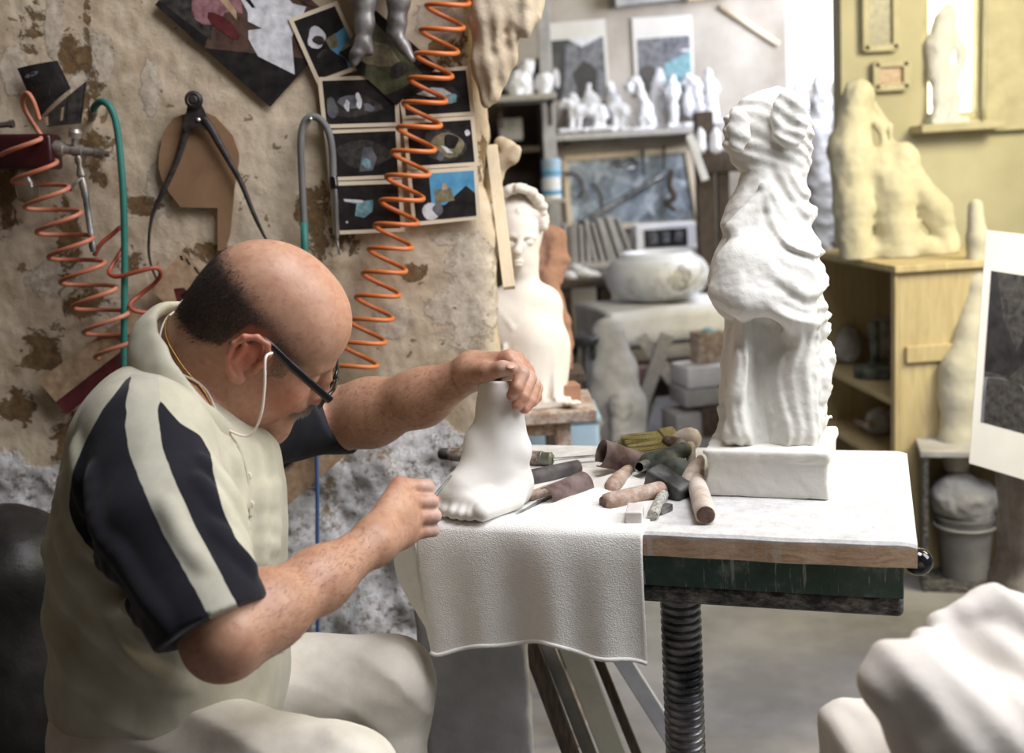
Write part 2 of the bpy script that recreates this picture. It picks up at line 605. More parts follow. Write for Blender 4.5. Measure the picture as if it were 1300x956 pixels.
window('window_1', w1a[0], w1b[0], w1b[2], 3.0, BY, M['daylight_pane'], M['frame_paint'], 1, 0)
# partition on the right with the sunny window
pa = onY(1068, 100, RY); s1, s2 = onY(1170, 60, RY), onY(1252, 150, RY)
wall_with_hole('wall_right', pa[0], 4.2, RY, .12, 3.2, (s1[0], s2[0], s2[2], 2.75), M['ochre_wall'])
window('window_2', s1[0], s2[0], s2[2], 2.75, RY, M['sun_pane'], M['frame_ochre'], 0, 0)

quadbox('ceiling', -1.75, 4.2, -.7, BY + .1, 3.22, 3.3, M['backwall'])  # unseen ceiling, put in to block light from above
M['darkwall'] = mat('darkened_plaster', (70, 62, 54), (98, 88, 76), 3, .95)  # dark colour chosen to cut light bounced off these unseen walls
quadbox('wall_side', -1.85, -1.75, -.7, WY, 0, 3.22, M['darkwall'])  # unseen side and front walls, put in to darken the left
quadbox('wall_front', -1.75, .75, -.8, -.7, 0, 3.22, M['darkwall'])
# ---------------------------------------------------------------- camera, light
cam = bpy.data.cameras.new('camera'); co = bpy.data.objects.new('camera', cam); COL.objects.link(co)
co.matrix_world = Matrix(((RT[0], UP[0], -FW[0], CAM[0]), (RT[1], UP[1], -FW[1], CAM[1]), (RT[2], UP[2], -FW[2], CAM[2]), (0, 0, 0, 1)))
cam.sensor_width = 36; cam.lens = F / 1300 * 36
cam.clip_start = .02; cam.clip_end = 60
cam.dof.use_dof = True; cam.dof.focus_distance = 1.62; cam.dof.aperture_fstop = 3.6
sc.camera = co


def area(name, loc, target, size, power, col, sy=None, spread=180):
    l = bpy.data.lights.new(name, 'AREA'); l.energy = power; l.color = lin(col)[:3]; l.size = size
    if sy: l.shape = 'RECTANGLE'; l.size_y = sy
    l.spread = radians(spread)
    o = bpy.data.objects.new(name, l); COL.objects.link(o); o.location = loc
    d = Vector(target) - Vector(loc); o.rotation_euler = d.to_track_quat('-Z', 'Y').to_euler()
    return o


w = bpy.data.worlds.new('daylight'); sc.world = w; w.use_nodes = True
w.node_tree.nodes['Background'].inputs[0].default_value = lin((226, 228, 236)); w.node_tree.nodes['Background'].inputs[1].default_value = .19
area('doorway_daylight', (2.3, 1.0, 2.4), (.3, 1.7, .95), 1.2, 56, (250, 250, 255), 1.6)
area('overhead_fill', (.75, 1.2, 2.95), (.05, 1.9, .9), 1.0, 48, (250, 250, 255))  # unseen added lamp below the ceiling, brightens the plaster wall and his head
area('rear_window_daylight', (1.95, 5.65, 2.25), (.6, 6.25, 1.3), .9, 50, (232, 238, 255))
area('warm_fill', (2.4, 2.4, 2.4), (1.55, 4.4, 1.0), .9, 74, (255, 242, 194))  # unseen warm lamp, added to tint the right side in place of haze
sc.view_settings.view_transform = 'Standard'; sc.view_settings.look = 'None'; sc.view_settings.gamma = 1
sc.view_settings.use_curve_mapping = False; sc.view_settings.exposure = 0.0
sc.cycles.use_denoising = True
sc.cycles.max_bounces = 8
# ================================================================= work table
ZT = .87
TFL, TFR, TBR = onZ(540, 664, ZT), onZ(1165, 690, ZT), onZ(1146, 575, ZT)
TU = (TFR - TFL) / np.linalg.norm(TFR - TFL)
TVv = np.array([-TU[1], TU[0], 0])
TL = np.linalg.norm(TFR - TFL); TD = .475
TR3 = np.stack([TU, TVv, [0, 0, 1]], 1)


def tb(u, v, z): return TFL + TU * u + TVv * v + np.array([0, 0, z - ZT])
def uv_of(p): q = np.asarray(p) - TFL; return q @ TU, q @ TVv


M['dust'] = None
def dusted_wood():
    t = NT('plaster_dusted_wood')
    geo = t.n.new('ShaderNodeNewGeometry'); sep = t.n.new('ShaderNodeSeparateXYZ'); t.l.new(geo.outputs['Normal'], sep.inputs[0])
    vec = t.mapping((14, 14, 60), rot=(0, 0, radians(18)))
    grain = t.noise(1.6, 8, .7, vec=vec, dist=1.2)
    wood = t.ramp(grain, [(.3, (168, 138, 112)), (.5, (212, 182, 156)), (.7, (230, 208, 186))])
    drip = t.gray(t.noise(6, 6, .7, vec=t.mapping((11, 11, .8))), .55, .62)
    wood = t.mix(t.math('MULTIPLY', drip, .6), wood, lin((214, 206, 194)))
    sepo = t.n.new('ShaderNodeSeparateXYZ'); t.l.new(t.tc.outputs['Object'], sepo.inputs[0])
    edge = t.gray(t.math('ADD', sepo.outputs['Z'], t.math('MULTIPLY', t.math('SUBTRACT', t.noise(50, 6, .7), .5), .016)), .024, .029)
    top = t.math('MAXIMUM', t.gray(sep.outputs['Z'], .5, .7), edge)
    dustc = t.ramp(t.noise(40, 8, .7), [(.3, (190, 189, 187)), (.6, (220, 219, 217))])
    t.color(t.mix(top, wood, dustc)); t.set(Roughness=.95); t.b.inputs['Specular IOR Level'].default_value = .15
    t.bump(t.noise(90, 7, .75), .6, .004)
    return t.m


def green_steel():
    t = NT('dusty_green_enamel')
    drip = t.gray(t.noise(5, 7, .75, vec=t.mapping((22, 22, 1.4))), .575, .62)
    base = t.ramp(t.noise(9, 8, .7), [(.35, (36, 60, 52)), (.55, (62, 86, 78)), (.68, (140, 150, 146))])
    t.color(t.mix(t.math('MULTIPLY', drip, .7), base, lin((176, 178, 174)))); t.set(Roughness=.5)
    t.bump(t.noise(70, 5), .15, .002); return t.m


def low_steel():
    t = NT('worn_dark_steel')
    t.color(t.ramp(t.noise(7, 9, .75, vec=t.mapping((6, 6, 14))), [(.4, (40, 44, 48)), (.52, (92, 90, 88)), (.68, (166, 160, 154))])); t.set(Roughness=.55, Metallic=.2)
    t.bump(t.noise(60, 6), .25, .003); return t.m


M['board'] = dusted_wood(); M['green'] = green_steel(); M['lowsteel'] = low_steel()
M['screw'] = mat('greased_screw_steel', (60, 62, 66), (150, 150, 154), 22, .35, .85, bump=.1)
M['blackball'] = mat('black_bakelite', (14, 15, 20), rough=.12, coat=.4)

tab = thing('lift_table', 'green steel lift table on a screw post with a thick dusty wooden top', 'table', tb(TL / 2, TD / 2, 0))
tab.location.z = 0; ORG[tab] = np.array(tab.location[:])


def table_board():
    """thick plank with worn, wavy front edge"""
    n = 60; prof = []
    us = np.linspace(0, TL, n)
    V = []; Fc = []
    r = np.random.RandomState(2)
    th = .034
    for i, u in enumerate(us):
        wv = .0015 * sin(u * 21) + .0012 * sin(u * 57 + 1)
        sec = [(0.0 + wv, -th), (-.001 + wv, -.004), (.003 + wv, 0.0), (TD / 3, .0006 * sin(u * 30)), (TD * .66, .0005 * cos(u * 23)), (TD - .003, 0), (TD, -.004), (TD, -th)]
        if u > TL - .02: sec = [(a, b - .004 * ((u - TL + .02) / .02) ** 2 * (b > -.01)) for a, b in sec]
        for a, b in sec: V.append(tb(u, a, ZT + b))
    k = 8
    for i in range(n - 1):
        for j in range(k):
            a, b = i * k + j, i * k + (j + 1) % k
            Fc.append([a, b, b + k, a + k][::-1])
    Fc.append(list(range(k))); Fc.append([(n - 1) * k + j for j in range(k)][::-1])
    o = link('table_top', V, Fc, M['board'], parent=tab)
    # board sits with its own origin at its underside for the texture
    off = np.array([0, 0, ZT - th]); o.location = off
    o.data.transform(Matrix.Translation((-off).tolist()))
    sharp(o, 40); return o


table_board()
zb = ZT - .0345
g = G()
g.add(*box_vf(tb(TL / 2 - .004, TD / 2, zb - .0225), (TL / 2 - .012, TD / 2 - .008, .0225), TR3, bev=.002))
g.build('steel_frame', M['green'], parent=tab)
g = G()
g.add(*box_vf(tb(TL / 2 - .002, TD / 2, zb - .0585), (TL / 2 - .014, TD / 2 - .012, .0135), TR3, bev=.008, seg=3))
g.build('lower_plate', M['lowsteel'], parent=tab, smooth=True, ang=40)
# screw post
pc = P(865, 800, 1.66); pc = np.array([pc[0], pc[1], 0])
ztop = zb - .073; prof = [(.0, 0.04), (.026, .04)]
zz = .045
while zz < ztop - .006:
    prof += [(.0285, zz), (.0305, zz + .002), (.0305, zz + .006), (.0285, zz + .008), (.0262, zz + .0095), (.0262, zz + .0115)]; zz += .0125
prof += [(.034, ztop - .003), (.034, ztop + .001)]
g = G(); g.add(*lathe_vf(prof, pc, seg=36)); g.build('screw_post', M['screw'], parent=tab, smooth=True, ang=50)
g = G(); g.add(*lathe_vf([(0, 0), (.26, 0), (.26, .02), (.2, .034), (.06, .05), (.045, .12), (.034, .13)], pc, seg=40)); g.build('pedestal_base', M['green'], parent=tab, smooth=True, ang=40)
kb = P(1166, 713, 1.475)
g = G()
rod = kb - TU * .09
g.add(*along(rod, kb, [(.006, 0), (.006, 1)], 12)); kn = g.build('crank_handle', M['screw'], parent=tab, smooth=True, ang=40)
g = G(); g.add(*lathe_vf([(0.0, -.019), (.007, -.0178), (.0135, -.0135), (.0178, -.007), (.019, 0), (.0178, .007), (.0135, .0135), (.007, .0178), (0, .019)], kb, frame_from(TU), 28))
g.build('knob', M['blackball'], parent=kn, smooth=True)
# ================================================================= the man
def skin_mat():
    t = NT('skin')
    at = t.n.new('ShaderNodeAttribute'); at.attribute_name = 'blush'
    du = t.n.new('ShaderNodeAttribute'); du.attribute_name = 'dusty'
    base = t.ramp(t.noise(35, 5, .6), [(.3, (174, 130, 104)), (.7, (196, 154, 128))])
    base = t.mix(t.gray(t.noise(110, 3, .6), .5, .72), base, lin((172, 122, 98)))
    base = t.mix(at.outputs['Fac'], base, lin((196, 104, 84)))
    dm = t.gray(t.math('ADD', du.outputs['Fac'], t.math('MULTIPLY', t.math('SUBTRACT', t.noise(60, 6, .7), .5), .7)), .4, .9)
    base = t.mix(t.math('MULTIPLY', dm, .6), base, lin((226, 212, 204)))
    t.color(base); t.set(Roughness=.48)
    t.b.inputs['Subsurface Weight'].default_value = .12; t.b.inputs['Subsurface Radius'].default_value = (.012, .004, .002)
    t.b.inputs['Subsurface Scale'].default_value = .5
    t.bump(t.noise(260, 4, .6), .22, .0012); return t.m


def fabric(name, c1, c2, rough=.95, dusty=None):
    t = NT(name)
    c = t.ramp(t.noise(20, 5, .6), [(.35, c1), (.65, c2)])
    if dusty: c = t.mix(t.gray(t.noise(14, 9, .8), .66, .8), c, lin(dusty))
    t.color(c); t.set(Roughness=rough); t.b.inputs['Specular IOR Level'].default_value = .15
    t.b.inputs['Sheen Weight'].default_value = .15
    b = t.bump(t.noise(700, 2, .5), .15, .001)
    t.bump(t.noise(16, 4, .55), .25, .006, b); return t.m


M['skin'] = skin_mat()
M['cream_knit'] = fabric('cream_knit', (178, 174, 154), (194, 190, 170))
M['grey_knit'] = fabric('pale_grey_knit', (168, 165, 150), (184, 181, 166))
M['navy_knit'] = fabric('navy_knit', (24, 24, 31), (32, 32, 40), dusty=(62, 62, 72))
M['trouser'] = fabric('stone_cotton', (206, 200, 186), (222, 216, 204))
M['shoe'] = mat('brown_shoe_leather', (60, 46, 36), rough=.5)

# ---- head frame: X to his right (towards the camera), Y the way he faces, Z to the crown
_p, _y, _r = radians(32), radians(20), radians(19)
HY = cos(_y) * (cos(_p) * RT - sin(_p) * UP) + sin(_y) * FW
HZ0 = sin(_p) * RT + cos(_p) * UP
HX0 = np.cross(HY, HZ0); HX0 /= np.linalg.norm(HX0); HZ0 = np.cross(HX0, HY)
HZ = cos(_r) * HZ0 + sin(_r) * HX0; HX = cos(_r) * HX0 - sin(_r) * HZ0
HM = np.stack([HX, HY, HZ], 1); HS = .975
HO = P(317, 455, 1.405) - HM @ np.array([.078, -.005, 0]) * HS


def hl(x, y, z): return HO + HM @ (np.array([x, y, z]) * HS)
def to_h(p): return ((np.asarray(p) - HO) @ HM) / HS


body = SDF()
def he(c, r, k=.014, op='u', R=None): body.ell(hl(*c), np.array(r) * HS, HM if R is None else HM @ R, k, op)
def hc(a, b, ra, rb=None, k=.01, op='u'): body.cap(hl(*a), hl(*b), ra * HS, (rb or ra) * HS, k, op)


# trunk under the shirt first, then neck and head
CB = np.stack([RT, UP, FW], 1)
SR, ER, WR = P(172, 560, 1.36), P(286, 806, 1.215), P(474, 688, 1.405)
SL, EL, WL = P(280, 535, 1.70), P(424, 533, 1.84), P(592, 476, 1.685)
body.ell(P(210, 760, 1.5), (.13, .15, .16), CB, .05)
body.ell(P(215, 610, 1.5), (.125, .12, .18), CB, .06)
body.cap(P(205, 545, 1.38), P(250, 530, 1.66), .06, .06, .05)
# neck
body.cap(hl(0, -.022, -.03), P(228, 505, 1.51), .064, .066, .03)
body.cap(hl(0, -.05, -.0), P(222, 480, 1.51), .056, .052, .03)
# cranium and face
he((0, -.006, .050), (.077, .100, .086), .03)
he((0, .045, .046), (.068, .056, .060), .03)
he((0, .04, -.022), (.062, .056, .068), .03)
he((0, .042, -.075), (.050, .048, .040), .03)
for sx in (1, -1):
    he((sx * .038, .066, -.036), (.028, .028, .032), .02)
    he((sx * .044, .022, -.070), (.030, .042, .036), .03)
    hc((sx * .012, .097, .022), (sx * .046, .078, .021), .009, .008, .012)
    he((sx * .033, .101, .002), (.019, .013, .0105), .010, 's')
    he((sx * .033, .082, .002), (.0155, .0135, .0125), .003)
    hc((sx * .018, .093, -.002), (sx * .047, .083, -.001), .0025, .0025, .004)
    he((sx * .013, .112, -.033), (.0095, .0105, .0085), .006)
hc((0, .098, .014), (0, .120, -.024), .0085, .0125, .012)
he((0, .121, -.028), (.0125, .0115, .0105), .008)
he((0, .090, -.108), (.022, .018, .018), .02)
he((0, .075, -.118), (.034, .034, .020), .025)
he((0, .097, -.063), (.026, .010, .0065), .007)
he((0, .096, -.077), (.022, .010, .0065), .006)
hc((-.024, .106, -.070), (.024, .106, -.070), .0022, .0022, .003, 's')
he((0, .093, -.052), (.030, .019, .018), .014)
he((0, .086, -.090), (.034, .020, .022), .02)
# ears
for sx in (1, -1):
    Re = rot('Z', sx * 18) @ rot('X', -12)
    he((sx * .083, -.012, .002), (.008, .018, .030), .006, 'u', Re)
    e = lambda y, z, x=.0885: (sx * (x + .10 * -(y + .012)), y, z)
    pts = [(.010, .004), (.011, .022), (.002, .034), (-.014, .036), (-.028, .028), (-.034, .012), (-.032, -.006), (-.022, -.022), (-.010, -.031)]
    for q0, q1 in zip(pts[:-1], pts[1:]): hc(e(*q0), e(*q1), .0042, .0042, .003)
    he(e(-.004, -.029, .086), (.0058, .0095, .0100), .005)
    he(e(-.006, .000, .094), (.0095, .0095, .015), .004, 's')
    hc(e(-.022, .020, .090), e(-.022, -.006, .090), .0035, .0035, .003)
    hc(e(.009, .003, .088), e(.008, -.010, .088), .0045, .004, .003)

# ---- arms
body.cap(SR, ER, .060, .043, .03)
body.chain([ER, P(338, 776, 1.262), P(405, 736, 1.333), WR], [.042, .0415, .0345, .0255], .03)
body.ell(P(280, 826, 1.222), (.026, .022, .028), CB, .03)
body.cap(SL, EL, .062, .05, .03)
body.chain([EL, P(470, 524, 1.80), P(535, 505, 1.735), WL], [.048, .052, .041, .0285], .03)

# ---- right hand: a fist round a rasp, back of the hand to the camera
def finger(pts, rs, k=.004, k0=.012):
    for i in range(len(pts) - 1):
        body.cap(pts[i], pts[i + 1], rs[i], rs[i + 1], k0 if i == 0 else k)

mc = [P(507, 618, 1.478), P(514, 637, 1.470), P(518, 657, 1.470), P(520, 677, 1.476)]
for i, q in enumerate(mc):
    body.cap(WR + UP * .006 * (1.5 - i), q, .017, .0135, .022)
body.ell(P(500, 664, 1.467), (.026, .026, .018), CB, .02)
body.ell(P(506, 688, 1.478), (.024, .012, .017), CB @ rot('Z', 30), .012)
pip = [P(541, 619, 1.495), P(547, 637, 1.490), P(551, 655, 1.490), P(549, 673, 1.494)]
dip = [P(541, 627, 1.525), P(545, 642, 1.522), P(547, 657, 1.521), P(544, 673, 1.520)]
tip = [P(522, 634, 1.532), P(525, 647, 1.53), P(526, 659, 1.528), P(525, 671, 1.527)]
for i in range(4):
    r = [.0112, .0108, .0102, .0094][i]
    finger([mc[i], pip[i], dip[i], tip[i]], [r * 1.12, r, r * .92, r * .8], .002, .005)
finger([P(490, 664, 1.47), P(512, 640, 1.515), P(534, 628, 1.548), P(551, 634, 1.556)], [.017, .0135, .0115, .0085], .006, .02)
# ---- left hand over the top of the plaster ankle
mcl = [P(646, 455, 1.628), P(654, 457, 1.652), P(661, 463, 1.674), P(668, 472, 1.694)]
for i, q in enumerate(mcl): body.cap(P(602, 469, 1.675) + FW * .006 * (i - 1), q, .0185, .0118, .022)
fl = [[mcl[0], P(663, 474, 1.606), P(656, 492, 1.594), P(650, 502, 1.596)],
      [mcl[1], P(672, 481, 1.628), P(664, 503, 1.602), P(657, 514, 1.600)],
      [mcl[2], P(678, 489, 1.652), P(673, 509, 1.622), P(666, 519, 1.614)],
      [mcl[3], P(682, 493, 1.674), P(681, 504, 1.652), P(677, 511, 1.642)]]
for i, q in enumerate(fl):
    r = [.0105, .0108, .0102, .0086][i]
    finger(q, [r * 1.1, r, r * .92, r * .8], .0035, .008)
finger([P(598, 474, 1.655), P(619, 472, 1.607), P(638, 468, 1.588), P(650, 468, 1.582)], [.019, .0135, .0112, .0095], .006, .02)

V, Fq = body.mesh(.0022)
man = link('person', V, Fq, M['skin'], origin=np.array([P(180, 880, 1.5)[0], P(180, 880, 1.5)[1], 0]))
tag(man, 'bald man in a cream and navy polo shirt, leaning over to carve the white foot', 'person')


def blob_attr(o, name, V, L):
    v = np.zeros(len(V))
    for c, r, s in L: v = np.maximum(v, s * np.exp(-(np.linalg.norm(V - c, axis=1) / r) ** 2))
    a = o.data.attributes.new(name, 'FLOAT', 'POINT'); a.data.foreach_set('value', v.astype(np.float32))


blob_attr(man, 'blush', V, [(hl(.09, -.012, .01), .034, .85), (hl(.05, .07, -.035), .035, .45), (hl(0, .125, -.03), .02, .6), (hl(.03, .03, -.08), .04, .2),
                            (hl(0, .06, .11), .05, .12)] + [(q, .013, .4) for q in mc + pip + mcl] + [(q[-1], .012, .4) for q in fl] + [(P(288, 850, 1.2), .03, .25)])
blob_attr(man, 'dusty', V, [(q, .022, .8) for q in pip + mc[2:]] + [(q[1], .02, .75) for q in fl] + [(q[-1], .014, .7) for q in fl] + [(P(640, 466, 1.58), .025, .6), (P(655, 458, 1.63), .03, .6)])

# thumbnail and finger nails
def nail(at, nrm, ax, w, l):
    nrm = np.asarray(nrm) / np.linalg.norm(nrm); ax = ax - nrm * (ax @ nrm); ax /= np.linalg.norm(ax); s = np.cross(nrm, ax)
    return lathe_vf([(1.0, -.0004), (.97, .0004), (.6, .0011), (0, .0013)], (0, 0, 0), seg=16), np.stack([s * w, ax * l, nrm], 1), at
g = G()
for at, n, ax, w, l in [(P(648, 465, 1.5735), UP * .75 - FW * .7, RT, .0056, .0062)]:
    (v, f), A, c = nail(at, n, ax, w, l); g.add(np.array(v) @ A.T + c, f)
M['nail'] = mat('fingernail', (208, 164, 144), rough=.35)
g.build('thumbnail', M['nail'], parent=man, smooth=True)

# ---- hair: clipped sides and back, as a close shell plus short strands
Hh = to_h(V)
me = man.data
def hair_density(h):
    x, y, z = np.abs(h[:, 0]), h[:, 1], h[:, 2]
    top = np.interp(y, [-.11, -.06, -.01, .03, .06, .08], [.094, .089, .078, .068, .058, .044])
    low = np.interp(y, [-.11, -.07, -.042, -.03, -.005, .012, .03, .045, .06, .08], [-.036, -.034, -.015, .030, .037, .028, -.022, -.022, .012, .03])
    d = np.clip((top - z) / .030, 0, 1) * np.clip((z - low) / .014, 0, 1) * np.clip((.090 - y) / .03, 0, 1)
    d *= np.interp(y, [-.11, -.05, -.02, .02, .05, .08], [1, .97, .88, .74, .58, .4])
    ear = (np.abs(y + .010) < .027) & (z < .036) & (z > -.036) & (x > .074)
    d[ear] = 0
    d[(z < -.06)] = 0
    return d
near = np.linalg.norm(V - HO, axis=1) < .2
dens = np.zeros(len(V)); dens[near] = hair_density(Hh[near])
nv = np.zeros(len(V) * 3); me.vertices.foreach_get('normal', nv); N = nv.reshape(-1, 3)
fd = dens[Fq].max(1) > .02
used = np.unique(Fq[fd]); remap = -np.ones(len(V), int); remap[used] = np.arange(len(used))


def hair_mat():
    t = NT('clipped_hair')
    at = t.n.new('ShaderNodeAttribute'); at.attribute_name = 'dens'
    gy = t.n.new('ShaderNodeAttribute'); gy.attribute_name = 'grey'
    c = t.mix(gy.outputs['Fac'], lin((44, 37, 34)), lin((112, 98, 90)))
    t.color(c); t.set(Roughness=.75)
    nz = t.noise(420, 3, .7)
    a = t.gray(t.math('ADD', at.outputs['Fac'], t.math('MULTIPLY', t.math('SUBTRACT', nz, .5), 1.3)), .48, 1.22)
    t.l.new(a, t.b.inputs['Alpha'])
    t.bump(nz, .5, .002); return t.m


M['hair'] = hair_mat()
hv = V[used] + N[used] * .0012
rs = np.random.RandomState(5)
sv, sf, sd, sg = [], [], [], []
cand = used[dens[used] > .08]
nst = 9000
pick = rs.choice(cand, nst)
for q in pick:
    if rs.rand() > dens[q] * 1.1: continue
    n = N[q]; back = -HY * .8 - HZ * .75 + rs.normal(size=3) * .35
    back = back - n * (back @ n); back /= np.linalg.norm(back)
    dirv = back * .9 + n * .42
    c = V[q] + rs.normal(size=3) * .0008
    s = np.cross(dirv, n); s /= np.linalg.norm(s) + 1e-9
    L = rs.uniform(.004, .0085); b = len(hv) + len(sv)
    sv += [c - s * .00028, c + s * .00028, c + dirv * L]; sf.append([b, b + 1, b + 2])
    sd += [1.3] * 3; h = to_h(c); sg += [float(np.clip((h[1] + .05) / .07 + rs.normal() * .3, 0, 1))] * 3
greyv = np.clip((Hh[used][:, 1] + .05) / .07, 0, 1)
hf = [list(remap[q]) for q in Fq[fd]] + sf
hair = link('hair', np.vstack([hv, np.array(sv)]), hf, M['hair'], parent=man)
for nm, val in (('dens', np.concatenate([dens[used], sd])), ('grey', np.concatenate([greyv, sg]))):
    a = hair.data.attributes.new(nm, 'FLOAT', 'POINT'); a.data.foreach_set('value', np.asarray(val, np.float32))

# dark hair on the forearms
_segs = [(ER, P(405, 736, 1.333)), (P(405, 736, 1.333), WR), (EL, P(535, 505, 1.735)), (P(535, 505, 1.735), WL)]
sel = np.zeros(len(V), bool); dirs = np.zeros((len(V), 3))
for a_, b_ in _segs:
    ba = b_ - a_; L2 = ba @ ba; tt = ((V - a_) @ ba) / L2
    m_ = (tt > .02) & (tt < (.93 if b_ is WR or b_ is WL else 1.02)) & (np.linalg.norm(V - a_ - np.clip(tt, 0, 1)[:, None] * ba, axis=1) < .066)
    sel |= m_; dirs[m_] = ba / math.sqrt(L2)
cand = np.where(sel)[0]; rs = np.random.RandomState(21); sv2, sf2 = [], []
for q_ in rs.choice(cand, 2600):
    n_ = N[q_]; d_ = dirs[q_] + rs.normal(size=3) * .45; d_ -= n_ * (d_ @ n_); d_ = d_ / np.linalg.norm(d_) + n_ * .25
    s_ = np.cross(d_, n_); s_ /= np.linalg.norm(s_); c = V[q_]; b = len(sv2)
    sv2 += [c - s_ * .00016, c + s_ * .00016, c + d_ * rs.uniform(.006, .013)]; sf2.append([b, b + 1, b + 2])
o = link('arm_hair', sv2, sf2, mat('arm_hair', (70, 52, 42), rough=.7), parent=man); o['kind'] = 'stuff'
# moustache: short grey bristles
M['whisk'] = mat('grey_whiskers', (190, 182, 174), (232, 228, 222), 300, .7)
g = G(); rs = np.random.RandomState(8)
for i in range(620):
    a = rs.uniform(-1, 1); y0 = .1125 - .022 * abs(a) ** 2; z0 = -.046 + rs.uniform(-.005, .003)
    c = hl(a * .032, y0 + rs.uniform(0, .005), z0 - .012 * abs(a)); d = HM @ np.array([a * .6 + rs.normal() * .15, .35, -.9]); d /= np.linalg.norm(d)
    s = np.cross(d, HX); s /= np.linalg.norm(s); L = rs.uniform(.009, .014)
    g.add([c - HX * .0007, c + HX * .0007, c + d * L, c + s * .0009], [[0, 1, 2], [0, 3, 2]])
g.build('moustache', M['whisk'], parent=man)
# eyebrows
M['brow'] = mat('eyebrow_hair', (58, 46, 40), rough=.7)
for sx in (1, -1):
    g = G()
    for i in range(110):
        a = rs.uniform(0, 1); c = hl(sx * (.014 + .034 * a), .1025 - .020 * a * a - .004 * a, .024 + .005 * sin(a * 3) + rs.normal() * .0018)
        d = HM @ np.array([sx * .8, -.1, .35 - .6 * a]); L = .008
        g.add([c - HZ * .0004, c + HZ * .0004, c + d * L], [[0, 1, 2]])
    g.build('eyebrow', M['brow'], parent=man)

# ---- shirt
shirt = SDF()
shirt.ell(P(216, 830, 1.5), (.160, .20, .185), CB, .05)
shirt.ell(P(215, 700, 1.5), (.150, .14, .19), CB, .06)
shirt.ell(P(224, 605, 1.5), (.136, .125, .19), CB, .06)
shirt.ell(P(206, 540, 1.5), (.085, .09, .17), CB, .06)
shirt.cap(P(306, 590, 1.5), P(306, 750, 1.5), .034, .036, .05)
shirt.chain([P(185, 560, 1.355), P(212, 668, 1.285), P(266, 782, 1.215), P(296, 848, 1.18)], [.082, .078, .0615, .058], .02)
shirt.chain([SL, P(360, 524, 1.78), P(440, 527, 1.845)], [.082, .074, .064], .03)
# neck opening
shirt.cap(P(232, 470, 1.505), P(330, 440, 1.5), .058, .08, .01, 's')
_a0, _a1 = P(185, 560, 1.355), P(262, 785, 1.215)
_ad = (_a1 - _a0) / np.linalg.norm(_a1 - _a0)
def armdist(p): return np.linalg.norm(np.cross(p - _a0, _ad), axis=1)
# hems of the sleeves: cut square to the arms
def half(p0, nrm, c, br):
    nrm = nrm / np.linalg.norm(nrm)
    return lambda p: np.maximum((p0 - p) @ nrm, np.linalg.norm(p - c, axis=1) - br)
h1, h2, h3 = P(213, 826, 1.24), P(328, 764, 1.24), P(270, 780, 1.15)
n1 = np.cross(h2 - h1, FW); n1 *= np.sign(n1 @ (P(300, 850, 1.2) - h1))
n1 = n1 / np.linalg.norm(n1) - FW * .25
shirt.fn(half(P(270, 797, 1.22), n1, P(275, 830, 1.21), .125), P(275, 830, 1.21), .13, .004, 's')
n2 = P(500, 505, 1.80) - P(400, 540, 1.82)
shirt.fn(half(P(431, 531, 1.83), n2, P(470, 525, 1.83), .13), P(470, 525, 1.83), .135, .004, 's')
shirt.fn(lambda p: .0035 * pnoise(p * np.array([1, .6, 1]) + np.array([0, 0, .0]), 13, 2) + .0095 * np.abs(np.sin(30 * (p @ UP) + 22 * (p @ RT) + 3.5 * pnoise(p, 5))) * np.clip((1.0 - p[:, 2]) / .16, 0, 1) * np.clip((armdist(p) - .088) / .02, 0, 1) * np.clip(((P(245, 760, 1.4) - p) @ RT) / .05, 0, 1) + .0014 * np.sin(70 * (p @ UP) - 60 * (p @ RT) + 6 * pnoise(p, 7)) * np.clip(pnoise(p, 4) * 2.5 + .35, 0, 1), P(200, 650, 1.5), 1, 0, 'd')
def surf(x, y, d0=1.15, d1=1.75):
    ds = np.linspace(d0, d1, 300); pts = CAM + ray(x, y)[None] * ds[:, None]
    e = shirt.ev(pts); i = np.argmax(e < 0); return ds[i] if e[i] < 0 else 1.45
def crease(px_, r, dep=.004, k=.016):
    pts = [P(x, y, surf(x, y) + dep) for x, y in px_]
    sp = spline(pts, 4); rr_ = np.interp(np.linspace(0, 1, len(sp)), [0, .3, .7, 1], [r * .4, r, r, r * .3])
    for a, b, ra, rb in zip(sp[:-1], sp[1:], rr_[:-1], rr_[1:]): _cr.append((a, b, ra, rb, k))
_cr = []
for px_, r in (([(72, 640), (98, 712), (150, 762), (214, 800)], .012), ([(62, 690), (88, 765), (140, 812), (200, 846)], .013), ([(60, 745), (78, 808), (112, 856), (150, 890)], .013), ([(78, 610), (112, 690), (150, 730)], .008), ([(120, 800), (180, 850), (240, 872)], .010),
               ([(324, 570), (330, 640), (329, 730)], .008), ([(341, 566), (345, 640), (343, 740)], .008), ([(296, 580), (303, 640), (312, 690)], .007), ([(255, 585), (285, 622), (306, 672)], .007), ([(250, 610), (284, 656), (314, 706)], .007), ([(268, 668), (298, 700), (318, 728)], .006),
               ([(118, 600), (128, 670), (168, 735)], .007), ([(210, 640), (236, 690), (262, 725)], .005), ([(150, 690), (180, 745), (214, 790)], .006), ([(100, 560), (104, 610), (112, 650)], .006)):
    crease(px_, r)
for a, b, ra, rb, k in _cr: shirt.cap(a, b, ra, rb, k)
shirt.p.append(shirt.p.pop([i for i, q_ in enumerate(shirt.p) if q_[4] == 'd'][0]))
Vs, Fs = shirt.mesh(.0032)
pin = (body.ev(Vs) < -.001)
cx, cy, cd = proj(Vs[Fs].mean(1))


